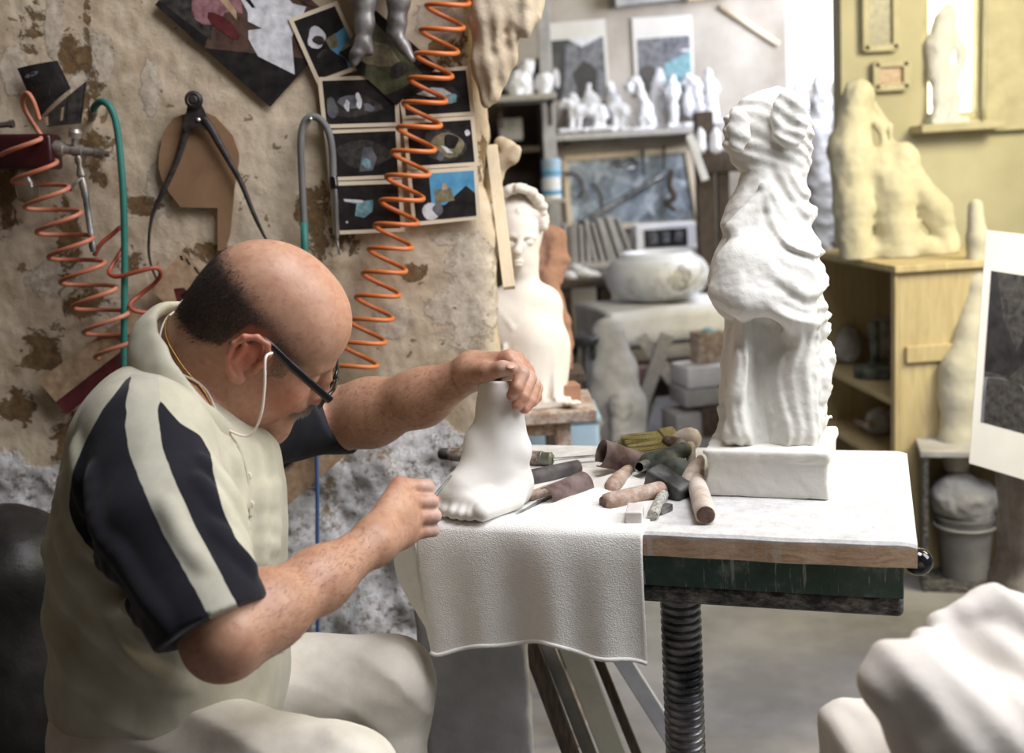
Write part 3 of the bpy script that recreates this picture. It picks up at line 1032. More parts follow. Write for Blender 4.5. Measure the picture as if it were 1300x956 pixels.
def inpoly(x, y, poly):
    poly = np.asarray(poly, float); r = np.zeros(len(x), bool); n = len(poly)
    for i in range(n):
        (x1, y1), (x2, y2) = poly[i], poly[(i + 1) % n]
        c = ((y1 > y) != (y2 > y)) & (x < (x2 - x1) * (y - y1) / (y2 - y1 + 1e-9) + x1)
        r ^= c
    return r


navy = [(174, 455), (172, 470), (160, 482), (130, 520), (108, 560), (92, 600), (87, 640), (91, 660), (103, 684), (120, 700), (100, 760), (160, 900), (360, 860), (352, 775), (342, 735), (318, 705), (300, 685), (283, 647), (271, 600), (267, 574), (253, 551), (228, 537), (203, 507), (200, 470)]
stripe = [(173, 455), (166, 480), (161, 505), (159, 543), (164, 574), (175, 604), (206, 676), (213, 688), (251, 755), (276, 806), (300, 850), (340, 830), (309, 785), (304, 773), (271, 711), (248, 668), (241, 653), (220, 606), (206, 568), (200, 521), (203, 507), (200, 460)]
armax = np.linalg.norm(np.cross(Vs[Fs].mean(1) - P(185, 560, 1.355), (P(262, 785, 1.215) - P(185, 560, 1.355)) / np.linalg.norm(P(262, 785, 1.215) - P(185, 560, 1.355))), axis=1)
cls = np.zeros(len(Fs), int)
nearside = (cd < 1.45) & ((armax < np.interp(cy, [560, 650, 730], [.25, .125, .094])) | ((cd < 1.31) & (cx > 240) & (cy > 640)))
cls[nearside & inpoly(cx, cy, navy)] = 1
cls[nearside & inpoly(cx, cy, stripe)] = 2
cls[(cd > 1.60) & (cx > 335) & (cy > 440) & (cy < 640)] = 3
# straighten the seam lines between colours
vc = {}
from collections import defaultdict
vcls = defaultdict(set)
for f, c in zip(Fs, cls):
    for v in f: vcls[v].add(c)
bset = {v for v, c in vcls.items() if len(c) > 1}
nbr = defaultdict(set)
em = defaultdict(list)
for fi, f in enumerate(Fs):
    if not any(v in bset for v in f): continue
    for a, b in zip(f, np.roll(f, -1)): em[(min(a, b), max(a, b))].append(cls[fi])
for (a, b), c in em.items():
    if len(set(c)) > 1: nbr[a].add(b); nbr[b].add(a)
for it in range(10):
    new = {v: Vs[v] * .5 + .5 * np.mean([Vs[q] for q in nbr[v]], 0) for v in nbr if len(nbr[v]) >= 2}
    for v, q in new.items(): Vs[v] = q


def submesh(sel):
    f = Fs[sel]; u = np.unique(f); rm = -np.ones(len(Vs), int); rm[u] = np.arange(len(u)); return Vs[u], rm[f]


v, f = submesh(cls == 0); sh = link('shirt', v, f, M['cream_knit'], parent=man); sh['label'] = 'cream knit polo shirt with navy sleeves'
v, f = submesh(cls == 1); o = link('sleeve', v, f, M['navy_knit'], parent=sh); o['label'] = 'navy sleeve panel'
v, f = submesh(cls == 2); o = link('sleeve_stripe', v, f, M['grey_knit'], parent=sh); o['label'] = 'cream stripe down the navy sleeve'
v, f = submesh(cls == 3); o = link('sleeve', v, f, M['navy_knit'], parent=sh); o['label'] = 'navy sleeve of the far arm'
# collar: a soft folded band standing round the neck
col = SDF()
path = spline([P(262, 397, 1.60), P(236, 393, 1.57), P(205, 399, 1.52), P(188, 424, 1.46), P(196, 462, 1.42), P(218, 499, 1.395), P(248, 534, 1.385), P(280, 549, 1.40), P(302, 556, 1.43)], 5)
rr = np.interp(np.linspace(0, 1, len(path)), [0, .15, .3, .5, .7, .85, 1], [.010, .013, .017, .024, .025, .019, .007])
_cn = -FW * .75 - RT * .45 + UP * .25; _cn /= np.linalg.norm(_cn)
for a, b, ra, rb in zip(path[:-1], path[1:], rr[:-1], rr[1:]): col.cap(a + _cn * .009, b + _cn * .009, ra * 1.12, rb * 1.12, .004, 'u', .42, _cn)
path2 = spline([P(302, 556, 1.44), P(322, 545, 1.50), P(318, 530, 1.56), P(300, 470, 1.62), P(262, 397, 1.60)], 5)
col.chain(list(path2), .011, .008)
col.fn(lambda p: .002 * pnoise(p, 22, 2), P(240, 470, 1.5), 1, 0, 'd')
v, f = col.mesh(.003); o = link('collar', v, f, M['cream_knit'], parent=sh)
M['cord0'] = mat('shirt_button', (226, 222, 210), rough=.4)
# placket with buttons down the chest
g = G(); pl = []
pts = [P(x, y, (surf(x, y) or 1.45) + .0015) for x, y in ((303, 566), (311, 585), (316, 610), (318, 640), (318, 655))]
g.add(*tube_vf(spline(pts, 5), .008, 8, flat=.3, hint=RT)); g.build('placket', M['cream_knit'], parent=sh, smooth=True)
for x, y in ((315, 604), (318, 640)):
    d = surf(x, y) or 1.45
    o = link('button', *lathe_vf([(0, 0), (.0045, 0), (.005, .001), (.004, .002), (.002, .0014), (0, .0014)], P(x, y, d - .0015), frame_from(-FW), 14), M['cord0'], parent=sh)

# ---- trousers and shoes
tr = SDF()
tr.ell(P(200, 920, 1.5), (.140, .10, .17), CB, .05)
KN, KF = P(430, 1005, 1.31), P(492, 866, 1.66)
tr.cap(P(200, 945, 1.42), KN, .088, .072, .04)
tr.cap(P(250, 884, 1.60), KF, .096, .070, .04)
AN = np.array([KN[0] - .04, KN[1] + .02, .12]); AF = np.array([KF[0] - .05, KF[1], .12])
tr.cap(KN, AN, .070, .058, .03); tr.cap(KF, AF, .070, .058, .03)
tr.fn(lambda p: .006 * pnoise(p * np.array([1, 1, 1.6]) + p[:, ::-1] * .4, 10, 2) + .005 * np.abs(np.sin(26 * (p @ RT) + 40 * (p @ UP) + 3 * pnoise(p, 5))), P(300, 900, 1.5), 1, 0, 'd')
v, f = tr.mesh(.005); trs = link('trousers', v, f, M['trouser'], parent=man)
# pocket opening seam on the near hip
d0 = lambda x, y: 1.32
for A in (AN, AF):
    s = SDF(); s.ell(np.array([A[0] + .06, A[1], .045]), (.14, .05, .045), None, .02); s.cap(A + [0, 0, -.06], A, .05, .05, .03)
    s.box(np.array([A[0] + .06, A[1], .012]), (.145, .052, .012), None, .01, .01)
    v, f = s.mesh(.006); o = link('shoe', v, f, M['shoe'], parent=man)

# ---- reading glasses, cord, chain
M['blackframe'] = mat('black_acetate', (10, 10, 12), rough=.22)
M['lens'] = mat('lens_glass', (255, 255, 255), rough=.02); M['lens'].node_tree.nodes['Principled BSDF'].inputs['Transmission Weight'].default_value = 1
M['lens'].node_tree.nodes['Principled BSDF'].inputs['Alpha'].default_value = .35
gl = bpy.data.objects.new('glasses', None); COL.objects.link(gl); gl.parent = man; ORG[gl] = ORG[man]
ym, zm = .121, -.002        # lenses sit low on the nose
for sx in (1, -1):
    path = [hl(sx * .088, -.02, .026), hl(sx * .0865, -.004, .036), hl(sx * .080, .05, .020), hl(sx * .071, ym - .004, zm + .004)]
    g = G(); p = spline(path, 6)
    g.add(*tube_vf(p, [.0028, .0040, .0054, .0056], 8, flat=.55, hint=HX)); g.build('temple', M['blackframe'], parent=gl, smooth=True, ang=60)
    ring = [hl(sx * (.036 + .030 * math.copysign(abs(cos(a)) ** .7, cos(a))), ym - .010 * ((cos(a) * sx * sx + 1) / 2) ** 2 + .0, zm - .006 + .0165 * math.copysign(abs(sin(a)) ** .75, sin(a))) for a in np.linspace(0, 2 * pi, 40, endpoint=False)]
    g = G(); g.add(*tube_vf(ring, .0026, 8, closed=True)); g.build('rim', M['blackframe'], parent=gl, smooth=True)
    c = np.mean(ring, 0); o = link('lens', np.vstack([ring, [c - HY * -.002]]), [[i, (i + 1) % 40, 40] for i in range(40)], M['lens'], parent=gl)
g = G(); g.add(*tube_vf(spline([hl(-.008, ym, zm + .002), hl(0, ym + .003, zm + .006), hl(.008, ym, zm + .002)], 5), .002, 8)); g.build('bridge', M['blackframe'], parent=gl, smooth=True)
M['cord'] = mat('white_cord', (236, 226, 214), rough=.6)
M['gold'] = mat('gold_chain', (176, 140, 76), rough=.3, metal=.9)
cp = spline([hl(.094, .012, .030), P(337, 455, 1.372), P(336, 490, 1.375), P(331, 528, 1.385), P(318, 552, 1.40), P(296, 549, 1.40), P(270, 531, 1.405), P(245, 500, 1.425), P(226, 466, 1.44), P(221, 440, 1.455), P(228, 424, 1.465), P(240, 414, 1.48)], 8)
def push(path, sd, off):
    """lay a string on the skin where it would sink in"""
    path = np.array(path)
    for it in range(12):
        d = sd.ev(path); e = 1e-3
        grd = np.stack([sd.ev(path + np.eye(3)[i] * e) - d for i in range(3)], 1) / e
        m = d < off
        path[m] += (grd * (off - d)[:, None])[m]
    return path
g = G(); g.add(*tube_vf(push(cp, body, .0022), .0017, 8)); g.build('glasses_cord', M['cord'], parent=man, smooth=True)
ch = spline([P(238, 418, 1.47), P(233, 432, 1.455), P(239, 460, 1.435), P(249, 495, 1.42), P(262, 526, 1.405), P(285, 546, 1.41)], 10)
g = G(); g.add(*tube_vf(push(ch, body, .0018), np.tile([.0017, .0010], 25), 8)); g.build('neck_chain', M['gold'], parent=man, smooth=True)
# ================================================================= plaster foot
def plaster(name, c1, c2, scale=14, bump=.25, bscale=70, bdist=.003, rough=.85, sss=.0):
    t = NT(name)
    t.color(t.ramp(t.noise(scale, 7, .65), [(.3, c1), (.68, c2)])); t.set(Roughness=rough)
    t.b.inputs['Specular IOR Level'].default_value = .25
    if sss:
        t.b.inputs['Subsurface Weight'].default_value = sss; t.b.inputs['Subsurface Radius'].default_value = (.02, .018, .015); t.b.inputs['Subsurface Scale'].default_value = .3
    t.bump(t.noise(bscale, 7, .65), bump, bdist); return t.m


M['alabaster'] = plaster('fresh_white_stone', (226, 222, 212), (240, 238, 232), 9, .12, 120, .0015)
ft = SDF()
ZF = ZT + .006
Hl = onZ(648, 628, ZF); Tt = onZ(567, 659, ZF)
fd_ = (Tt - Hl) / np.linalg.norm(Tt - Hl); fs = np.array([-fd_[1], fd_[0], 0]); fs *= -np.sign(fs @ FW)   # fs: towards the camera
AK = P(632, 487, 1.645)
HC = P(640, 590, 1.655)
Z3 = np.array([0, 0, 1.0])
ft.chain([AK, P(634, 520, 1.645), P(636, 552, 1.65), HC], [.0262, .0282, .0295, .033], .03)
ft.cap(AK - UP * .002, AK + UP * .004, .0262, .0262, .004)
ft.ell(P(646, 612, 1.66) * np.array([1, 1, 0]) + Z3 * (ZF + .026), (.031, .033, .026), None, .03)
ball = P(583, 632, 1.625)
ft.cap(P(633, 572, 1.65), P(590, 616, 1.625), .031, .026, .03)
ft.cap(P(648, 612, 1.665) * np.array([1, 1, 0]) + Z3 * (ZF + .018), ball * np.array([1, 1, 0]) + Z3 * (ZF + .016), .026, .024, .03)
ft.cap(onZ(652, 634, ZF + .014), onZ(612, 650, ZF + .012), .016, .014, .02)
# toes fan out in front
tipsp = [(556, 644), (566, 648), (576, 651), (586, 653), (597, 654)]
root = [(580, 622), (588, 626), (597, 630), (605, 633), (613, 635)]
rt = [.0125, .0100, .0096, .0090, .0086]
for i, (a, b) in enumerate(zip(root, tipsp)):
    q = onZ(*b, ZF + rt[i] * .9); q0 = P(a[0], a[1], 1.632 - .004 * i)
    mid = q0 * .45 + q * .55 + Z3 * .007
    ft.cap(q0, mid, .017, rt[i] * 1.02, .014); ft.cap(mid, q, rt[i] * .98, rt[i], .004)
ft.ell(P(664, 572, 1.64), (.010, .013, .012), CB, .02)      # ankle bone
ft.ell(P(600, 566, 1.64), (.010, .02, .014), CB, .03)
ft.fn(lambda p: p[:, 2] - (ZF - .0035), HC * np.array([1, 1, 0]) + Z3 * (ZF - .14), .19, .002, 's')
ft.fn(lambda p: (p - P(632, 484, 1.645)) @ -UP, P(632, 460, 1.645), .06, .003, 's')
v, f = ft.mesh(.0022)
foot = link('foot_carving', v, f, M['alabaster'])
tag(foot, 'life-size white foot carving with a cut-off ankle, held under his hand', 'sculpture')

# ================================================================= cloth over the table edge
def terry():
    t = NT('white_towelling')
    t.color(t.ramp(t.noise(30, 6, .7), [(.3, (228, 226, 220)), (.7, (240, 238, 234))])); t.set(Roughness=1.0)
    t.b.inputs['Specular IOR Level'].default_value = .1; t.b.inputs['Sheen Weight'].default_value = .3
    v = t.n.new('ShaderNodeTexVoronoi'); v.inputs['Scale'].default_value = 420; t.l.new(t.mapping((1, 1, 1.6)), v.inputs['Vector'])
    b = t.bump(v.outputs['Distance'], .4, .0014)
    t.bump(t.noise(70, 5, .7), .3, .003, b); return t.m


M['towel'] = terry()
uL, uR = -.012, uv_of(onZ(812, 683, ZT))[0]
LHANG = .165; LTOP = .30
def cloth_pt(a, b):
    """a across 0..1 left to right; b along 0..1 from the back of the table over the front edge to the hem"""
    s = b * (LTOP + LHANG)
    u = uL + (uR - uL) * a
    edge = .0045
    if s < LTOP:
        v = LTOP - s
        lump = .007 * max(0, pnoise(np.array([[u, v, 0]]), 11, 2)[0] + .25) + .009 * math.exp(-(((u - .20) / .05) ** 2 + ((v - .11) / .07) ** 2)) + .012 * math.exp(-(((u - .235) / .03) ** 2 + ((v - .22) / .05) ** 2))
        lump *= min(1, v / .03)
        # pressed flat below the foot
        q = tb(u, v, ZT); dft = min(np.linalg.norm((q - Hl)[:2]), np.linalg.norm((q - (Hl + Tt) / 2)[:2]), np.linalg.norm((q - Tt)[:2]))
        lump *= min(1, max(0, (dft - .035) / .05))
        vv = v if v > .012 else v
        p = tb(u, vv - .006 * math.exp(-v / .006), ZT + .0028 + lump - .004 * math.exp(-v / .005))
        if a < .04: p = p + np.array([0, 0, -.02 * (1 - a / .04) ** 2]) - TU * .002
        return p
    h = s - LTOP
    # hanging fall with soft folds
    fold = .012 * h / LHANG * sin(a * 9.5 + .4) + .007 * (h / LHANG) * sin(a * 23 + 1.2) + .020 * math.exp(-((a - .62) / .10) ** 2) * (h / LHANG)
    hem = .010 * sin(a * 7.0 + .6) + .004 * sin(a * 19)
    drop = h * (1 + (hem / LHANG) + .09 * math.exp(-(a / .08) ** 2) + .05 * a)
    out = -.008 - .010 * (1 - math.exp(-h / .02)) - fold * .7
    uu = u - .010 * math.exp(-(a / .05) ** 2) * 0 + (.02 * (h / LHANG)) * (1 - a) * .8 + .000
    return tb(uu, out, ZT - .003 - drop)


v, f = grid_vf(90, 110, cloth_pt)
cl = link('cloth', v, f, M['towel'])
m = cl.modifiers.new('th', 'SOLIDIFY'); m.thickness = .0034; m.offset = 1
tag(cl, 'white towelling cloth spread under the foot and hanging over the table front', 'cloth')
# the left corner folds back round the end of the table
def flap(a, b):
    h = LHANG * 1.09 * b
    x = a
    p = tb(uL + .020 * b - .066 * sin(x * 2.4) * (1 - .25 * b) * (.4 + .6 * sin(pi * min(1, b * 1.1))) - .002, -.017 - .004 * b + .075 * x * (1 - .35 * b), ZT - .004 - h * (1 - .10 * x) + .0)
    return p
v, f = grid_vf(16, 40, flap)
fl_ = link('side_fold', v, f, M['towel'], parent=cl)
m = fl_.modifiers.new('th', 'SOLIDIFY'); m.thickness = .0034
# hem roll
hem = [cloth_pt(a, 1.0) for a in np.linspace(0, 1, 60)]
g = G(); g.add(*tube_vf(hem, .0032, 8)); g.build('hem', M['towel'], parent=cl, smooth=True)
# ================================================================= draped torso statue on its block
DS = 1.705
Lc = [(112, 962), (120, 947), (131, 936), (145, 921), (181, 920), (201, 929), (216, 942), (232, 938), (263, 921), (281, 915), (297, 919), (315, 909), (335, 902), (350, 900), (366, 900), (384, 906), (392, 911), (402, 921), (420, 917), (443, 915), (478, 918), (500, 913), (516, 911), (530, 916), (545, 911), (562, 905)]
Rc = [(112, 1004), (118, 1018), (130, 1024), (143, 1028), (172, 1034), (200, 1031), (225, 1027), (247, 1026), (259, 1024), (264, 1036), (270, 1038), (278, 1034), (291, 1034), (315, 1041), (341, 1045), (376, 1046), (396, 1049), (410, 1052), (423, 1057), (434, 1053), (440, 1054), (456, 1060), (470, 1060), (490, 1059), (505, 1056), (512, 1050), (520, 1053), (534, 1053), (545, 1047), (562, 1046)]
Lc, Rc = np.array(Lc, float), np.array(Rc, float)
axis = np.array([P(985, y, DS) for y in range(104, 572, 3)])
rows = []
for y in np.arange(110, 566, 3):
    xl, xr = np.interp(y, Lc[:, 0], Lc[:, 1]), np.interp(y, Rc[:, 0], Rc[:, 1])
    if y < 118: w = math.sqrt(max(.05, (y - 109) / 9)); xm = 984; xl = xm - (xm - xl) * w; xr = xm + (xr - xm) * w
    a, b = P(xl, y, DS), P(xr, y, DS)
    dep = np.interp(y, [110, 125, 150, 210, 240, 300, 370, 400, 450, 560], [.018, .036, .044, .040, .042, .058, .066, .056, .052, .058])
    yc = a[1] + np.interp(y, [110, 200, 300, 400, 560], [.012, .008, 0, .004, 0])
    rows.append(((a[2] + b[2]) / 2, a[0], b[0], yc - dep, yc + dep))
st = SDF()
cen = P(982, 340, DS)
st.fn(loft_fn(rows, 2.25), cen, .36)
# thrown-back robe hanging over the hip, with its rolled lower edge
st.chain([P(916, 375, 1.64), P(945, 384, 1.622), P(975, 386, 1.618), P(1000, 402, 1.622), P(1022, 408, 1.63), P(1042, 392, 1.655)], [.016, .019, .015, .013, .012, .012], .022)
st.ell(P(945, 345, 1.645), (.046, .05, .034), CB, .035)
st.ell(P(1000, 350, 1.64), (.048, .05, .028), CB, .035)
st.cap(P(932, 290, 1.655), P(972, 245, 1.66), .014, .010, .02)
# slab of stone left standing over the shoulder, hollow under the arm
st.ell(P(1002, 152, 1.662), (.028, .045, .014), CB, .010)
st.ell(P(1000, 150, 1.645), (.017, .034, .010), CB, .006, 's')
st.ell(P(938, 165, 1.66), (.018, .035, .012), CB, .012)
st.ell(P(962, 200, 1.645), (.020, .022, .015), CB, .02, 's')
st.ell(P(972, 238, 1.658), (.0115, .010, .008), CB, .004)
# legs and the long vertical folds below
st.cap(P(1015, 430, 1.652), P(1022, 550, 1.640), .024, .020, .02)
st.cap(P(945, 425, 1.655), P(934, 550, 1.650), .016, .018, .03)
st.cap(P(940, 455, 1.642), P(936, 500, 1.640), .012, .010, .01)
st.ell(P(976, 480, 1.638), (.022, .07, .016), CB, .03, 's')
st.cap(P(1000, 470, 1.655), P(1006, 555, 1.645), .016, .018, .03)


def folds(p):
    q = p - cen
    a, z = q @ RT, p[:, 2]
    zz = lambda y: P(985, y, DS)[2]
    n = pnoise(p, 9, 2)
    mid = np.clip((z - zz(420)) / .03, 0, 1) * np.clip((zz(205) - z) / .03, 0, 1)
    low = np.clip((zz(395) - z) / .02, 0, 1)
    up = np.clip((z - zz(225)) / .03, 0, 1)
    r = np.hypot(a - .075, (z - zz(215)) * .85)            # sweeping arcs round the hip
    s1 = np.sin(r * 300 + 8 * n) * .0016 + np.sin(r * 130 + 5 * n + 1) * .0030
    s2 = np.sin(a * 330 + 9 * n + 14 * (z - zz(560))) * .0011 + np.sin(a * 110 + 5 * n + 1.6) * .0022
    s3 = np.sin(z * 300 + a * 160 + 6 * n) * .0012
    edge = np.clip((a - .035) / .02, 0, 1)
    return -(mid * s1 * np.clip((a + .035) / .03, .06, 1) + low * s2 + up * s3 + edge * .004 * pnoise(p, 55, 2) + .0014 * pnoise(p, 70, 2))


st.fn(folds, cen, .5, 0, 'd')
v, f = st.mesh(.0026)
M['statue'] = plaster('worked_white_stone', (212, 210, 202), (226, 224, 218), 7, .35, 70, .004, sss=.1)
pf0, pf1 = onZ(901, 630, ZT), onZ(1052, 636, ZT)
pu = (pf1 - pf0) / np.linalg.norm(pf1 - pf0); pv = np.array([-pu[1], pu[0], 0]); pl_ = np.linalg.norm(pf1 - pf0)
sta = thing('statue', 'tall unfinished white draped torso statue standing on a square block at the table end', 'sculpture', pf0 + pu * pl_ / 2 + pv * .09)
link('figure', v, f, M['statue'], parent=sta)
# rough block: chamfered top, chipped corners
zt = P(985, 562, 1.66)[2]
bl = SDF(); Rp = np.stack([pu, pv, [0, 0, 1]], 1)
hb = (zt - ZT) / 2
bc_ = pf0 + pu * (pl_ / 2 - .003) + pv * .087 + np.array([0, 0, hb + .0005])
bl.box(bc_, (pl_ / 2 + .003, .087, hb), Rp, .004)
bl.box(bc_ + np.array([0, 0, hb - .008]), (pl_ / 2 + .006, .0885, .008), Rp, .004, .004)
bl.fn(lambda p: .0022 * pnoise(p, 30, 3) + .0035 * np.maximum(0, pnoise(p, 18, 2)), bc_, .3, 0, 'd')
bl.ell(pf1 + pu * .004 + np.array([0, 0, .03]), (.004, .02, .02), Rp, .004, 's')
bl.ell(pf0 + np.array([0, 0, .045]) - pu * .006, (.004, .02, .02), Rp, .004, 's')
v, f = bl.mesh(.0028); link('block', v, f, M['statue'], parent=sta)

# ================================================================= tools on the table
def wood(name, c1, c2, sc=(8, 8, 60), rough=.6, dust=True):
    t = NT(name)
    c = t.ramp(t.noise(2.2, 7, .65, vec=t.mapping(sc), dist=.8), [(.3, c1), (.7, c2)])
    if dust: c = t.mix(t.math('MULTIPLY', t.gray(t.noise(30, 7, .75), .44, .66), .75), c, lin((214, 208, 200)))
    t.color(c); t.set(Roughness=rough); t.bump(t.noise(60, 5), .2, .002); return t.m


M['handle'] = wood('dusty_beech', (138, 108, 88), (190, 164, 144), (10, 10, 10))
M['paleh'] = wood('whitened_beech', (164, 142, 124), (212, 200, 188), (10, 10, 10))
M['darkh'] = wood('dark_turned_wood', (74, 54, 42), (104, 80, 64), (10, 10, 10))
M['endgrain'] = mat('worn_end_grain', (84, 66, 56), (116, 96, 84), 90, .9)
M['ferrule'] = mat('dull_ferrule', (84, 86, 78), (140, 142, 130), 30, .45, .7)
M['steel'] = mat('dusty_steel', (70, 72, 72), (156, 156, 152), 24, .45, .6, bump=.1)
M['blacksteel'] = mat('forged_black_steel', (40, 40, 40), (96, 96, 94), 30, .6, .35, bump=.15)
M['greentool'] = mat('dusty_green_iron', (38, 46, 40), (116, 122, 112), 20, .6, .15, bump=.15)
M['rust'] = mat('rusty_sheet', (92, 70, 64), (146, 130, 126), 26, .8, .2, bump=.2)
M['sheet'] = mat('dusty_sheet_steel', (62, 58, 60), (118, 112, 114), 22, .65, .3, bump=.15)
M['bristle'] = mat('olive_bristle', (92, 82, 44), (154, 142, 88), 40, .9, stretch=(30, 4, 30))
M['paintedwood'] = mat('plaster_caked_wood', (188, 182, 178), (222, 216, 212), 20, .9, bump=.2)


def on(x, y, h): return onZ(x, y, ZT + h)


# long file behind the foot
a, b, c, d = on(558, 576, .012), on(672, 580, .012), on(702, 583, .011), on(776, 577, .010)
fl2 = thing('file', 'long file with a dark turned handle lying behind the white foot', 'file', (a + c) / 2 * np.array([1, 1, 0]) + Z3 * ZT)
g = G(); g.add(*along(a, a + (c - a) * .10, [(0, 0), (.0085, .02), (.0105, .2), (.0105, .9), (.009, 1)], 20)); g.build('end_cap', M['blacksteel'], parent=fl2, smooth=True, ang=40)
g = G(); g.add(*along(a + (c - a) * .09, c - (c - a) * .10, [(.0105, 0), (.0118, .02), (.0122, .1), (.0128, .3), (.0125, .6), (.0135, .85), (.0128, 1), (0, 1)], 20)); g.build('handle', M['darkh'], parent=fl2, smooth=True, ang=40)
g = G(); g.add(*along(c - (c - a) * .11, c, [(.0133, 0), (.0133, .15), (.0118, .2), (.0118, .8), (.0125, .85), (.008, 1), (0, 1)], 20)); g.build('ferrule', M['ferrule'], parent=fl2, smooth=True, ang=40)
g = G(); g.add(*tube_vf(spline([c, d], 6), [.0052, .0045, .003], 10, flat=.45)); g.build('blade', M['steel'], parent=fl2, smooth=True, ang=40)

# rasp held in the fist
ra, rb = P(573, 604, 1.585), P(548, 634, 1.54)
o = link('rasp', *tube_vf(spline([ra, rb, P(520, 662, 1.505)], 6), [.0012, .0022, .0026], 8), M['steel'])
tag(o, 'thin steel rasp held in his fist beside the toes', 'rasp')

# sheet-metal scrolls and pointed tools right of the foot
def curl(a, b, r0, ang0, turns, rise, m, name, parent=None, th=.0014, flare=0.0, hint=(0, 0, 1)):
    """a piece of sheet rolled about the axis a-b: real thickness"""
    a = np.asarray(a); b = np.asarray(b); fr = frame_from(b - a, hint); L = np.linalg.norm(b - a)
    n = 44
    def fn(u, v):
        t = ang0 + turns * 2 * pi * u; r = (r0 + rise * u) * (1 + flare * v)
        return a + fr @ np.array([r * cos(t), r * sin(t), L * v])
    vv, ff = grid_vf(n, 6, fn)
    o = link(name, vv, ff, m, parent=parent)
    s = o.modifiers.new('th', 'SOLIDIFY'); s.thickness = th; s.offset = 0
    return o


o = curl(on(671, 607, .0135), on(734, 593, .0135), .0125, .3, 1.12, -.001, M['sheet'], 'steel_tube', flare=-.06)
tag(o, 'rolled dark sheet-steel tube lying just right of the plaster foot heel', 'tube')
o = curl(on(692, 632, .013), on(741, 614, .016), .0145, 1.0, .78, .006, M['rust'], 'scraper', flare=.25)
tag(o, 'half-open curled rusty scraper blade in front of the rolled steel tube', 'scraper')
chs = thing('chisel', 'chisel with a short brown handle and pitted dark blade on the cloth', 'chisel', on(660, 640, 0))
g = G(); g.add(*along(on(671, 631, .010), on(712, 616, .012), [(0, 0), (.006, .02), (.0075, .15), (.0085, .5), (.008, .9), (0, 1)], 16)); g.build('handle', M['handle'], parent=chs, smooth=True, ang=40)
g = G(); g.add(*tube_vf(spline([on(674, 629, .0095), on(648, 640, .008), on(616, 661, .0045)], 6), [.0042, .0046, .0008], 10, flat=.5)); g.build('blade', M['blacksteel'], parent=chs, smooth=True)
o = link('point', *tube_vf(spline([on(702, 629, .008), on(680, 640, .006), on(655, 653, .0045)], 6), [.003, .0028, .0010], 8), M['steel'])
tag(o, 'thin steel point lying beside the pitted chisel', 'point')

# heap of mallets, brush and rasps
zh = lambda x, y, h: on(x, y, h)
# wide brush, bristles towards the left
br_a, br_b = P(772, 570, 1.84), P(862, 556, 1.86)
bsh = thing('brush', 'wide flat brush with olive bristles and a round pale handle on the tool heap', 'brush', on(815, 585, 0))
ax = br_b - br_a; Lb = np.linalg.norm(ax); ax /= Lb; sd = P(815, 590, 1.78) - P(815, 563, 1.85); sd -= ax * (sd @ ax); sd /= np.linalg.norm(sd); nn = np.cross(ax, sd)
Rb = np.stack([ax, sd, nn], 1)
cb = P(820, 566, 1.835)
V = []; rs = np.random.RandomState(4)
g = G()
for i in range(260):
    s0 = rs.uniform(-.034, .034); t0 = rs.uniform(-.008, .008)
    p0 = cb + ax * .036 + sd * s0 + nn * t0; p1 = cb - ax * rs.uniform(.030, .046) + sd * (s0 * 1.12 + rs.normal() * .002) + nn * (t0 * 1.2 + rs.normal() * .0012)
    fr = frame_from(p1 - p0); w = .0014
    q = [p0 + fr[:, 0] * w, p0 - fr[:, 0] * w * .5 + fr[:, 1] * w, p0 - fr[:, 0] * w * .5 - fr[:, 1] * w]
    g.add(q + [p1 + fr[:, 0] * .0005, p1 - fr[:, 1] * .0005, p1], [[0, 1, 4, 3], [1, 2, 5, 4], [2, 0, 3, 5], [3, 4, 5]])
g.add(*box_vf(cb - ax * .0, (.034, .036, .008), Rb, .004))
g.build('bristles', M['bristle'], parent=bsh)
g = G(); g.add(*box_vf(cb + ax * .046, (.014, .037, .0115), Rb, .004)); g.build('ferrule', M['bristle'], parent=bsh, smooth=True, ang=40)
g = G(); g.add(*lathe_vf([(.007, -.02), (.0115, -.012), (.017, 0), (.0195, .012), (.019, .022), (.014, .031), (.006, .035), (0, .0355)], cb + ax * .060, frame_from(ax), 24)); g.build('handle', M['paleh'], parent=bsh, smooth=True)

# large scroll at the front left of the heap
o = curl(P(763, 575, 1.775), P(822, 590, 1.80), .0215, -.9, .92, .001, M['rust'], 'funnel', flare=-.28)
tag(o, 'triangular rolled tin funnel, open end facing left, on the tool heap', 'funnel')
o = curl(P(811, 593, 1.735), P(826, 588, 1.775), .0078, 0, 1.0, .0005, M['steel'], 'pipe_end', th=.0012)
tag(o, 'small steel pipe whose round open end faces forward under the tin funnel', 'pipe')


def mallet_head(name, parent, c, R, h, m):
    s = SDF(); s.box(c, h, R, .006); s.fn(lambda p: .0012 * pnoise(p, 60, 2), c, .1, 0, 'd')
    v, f = s.mesh(.002); return link(name, v, f, m, parent=parent)


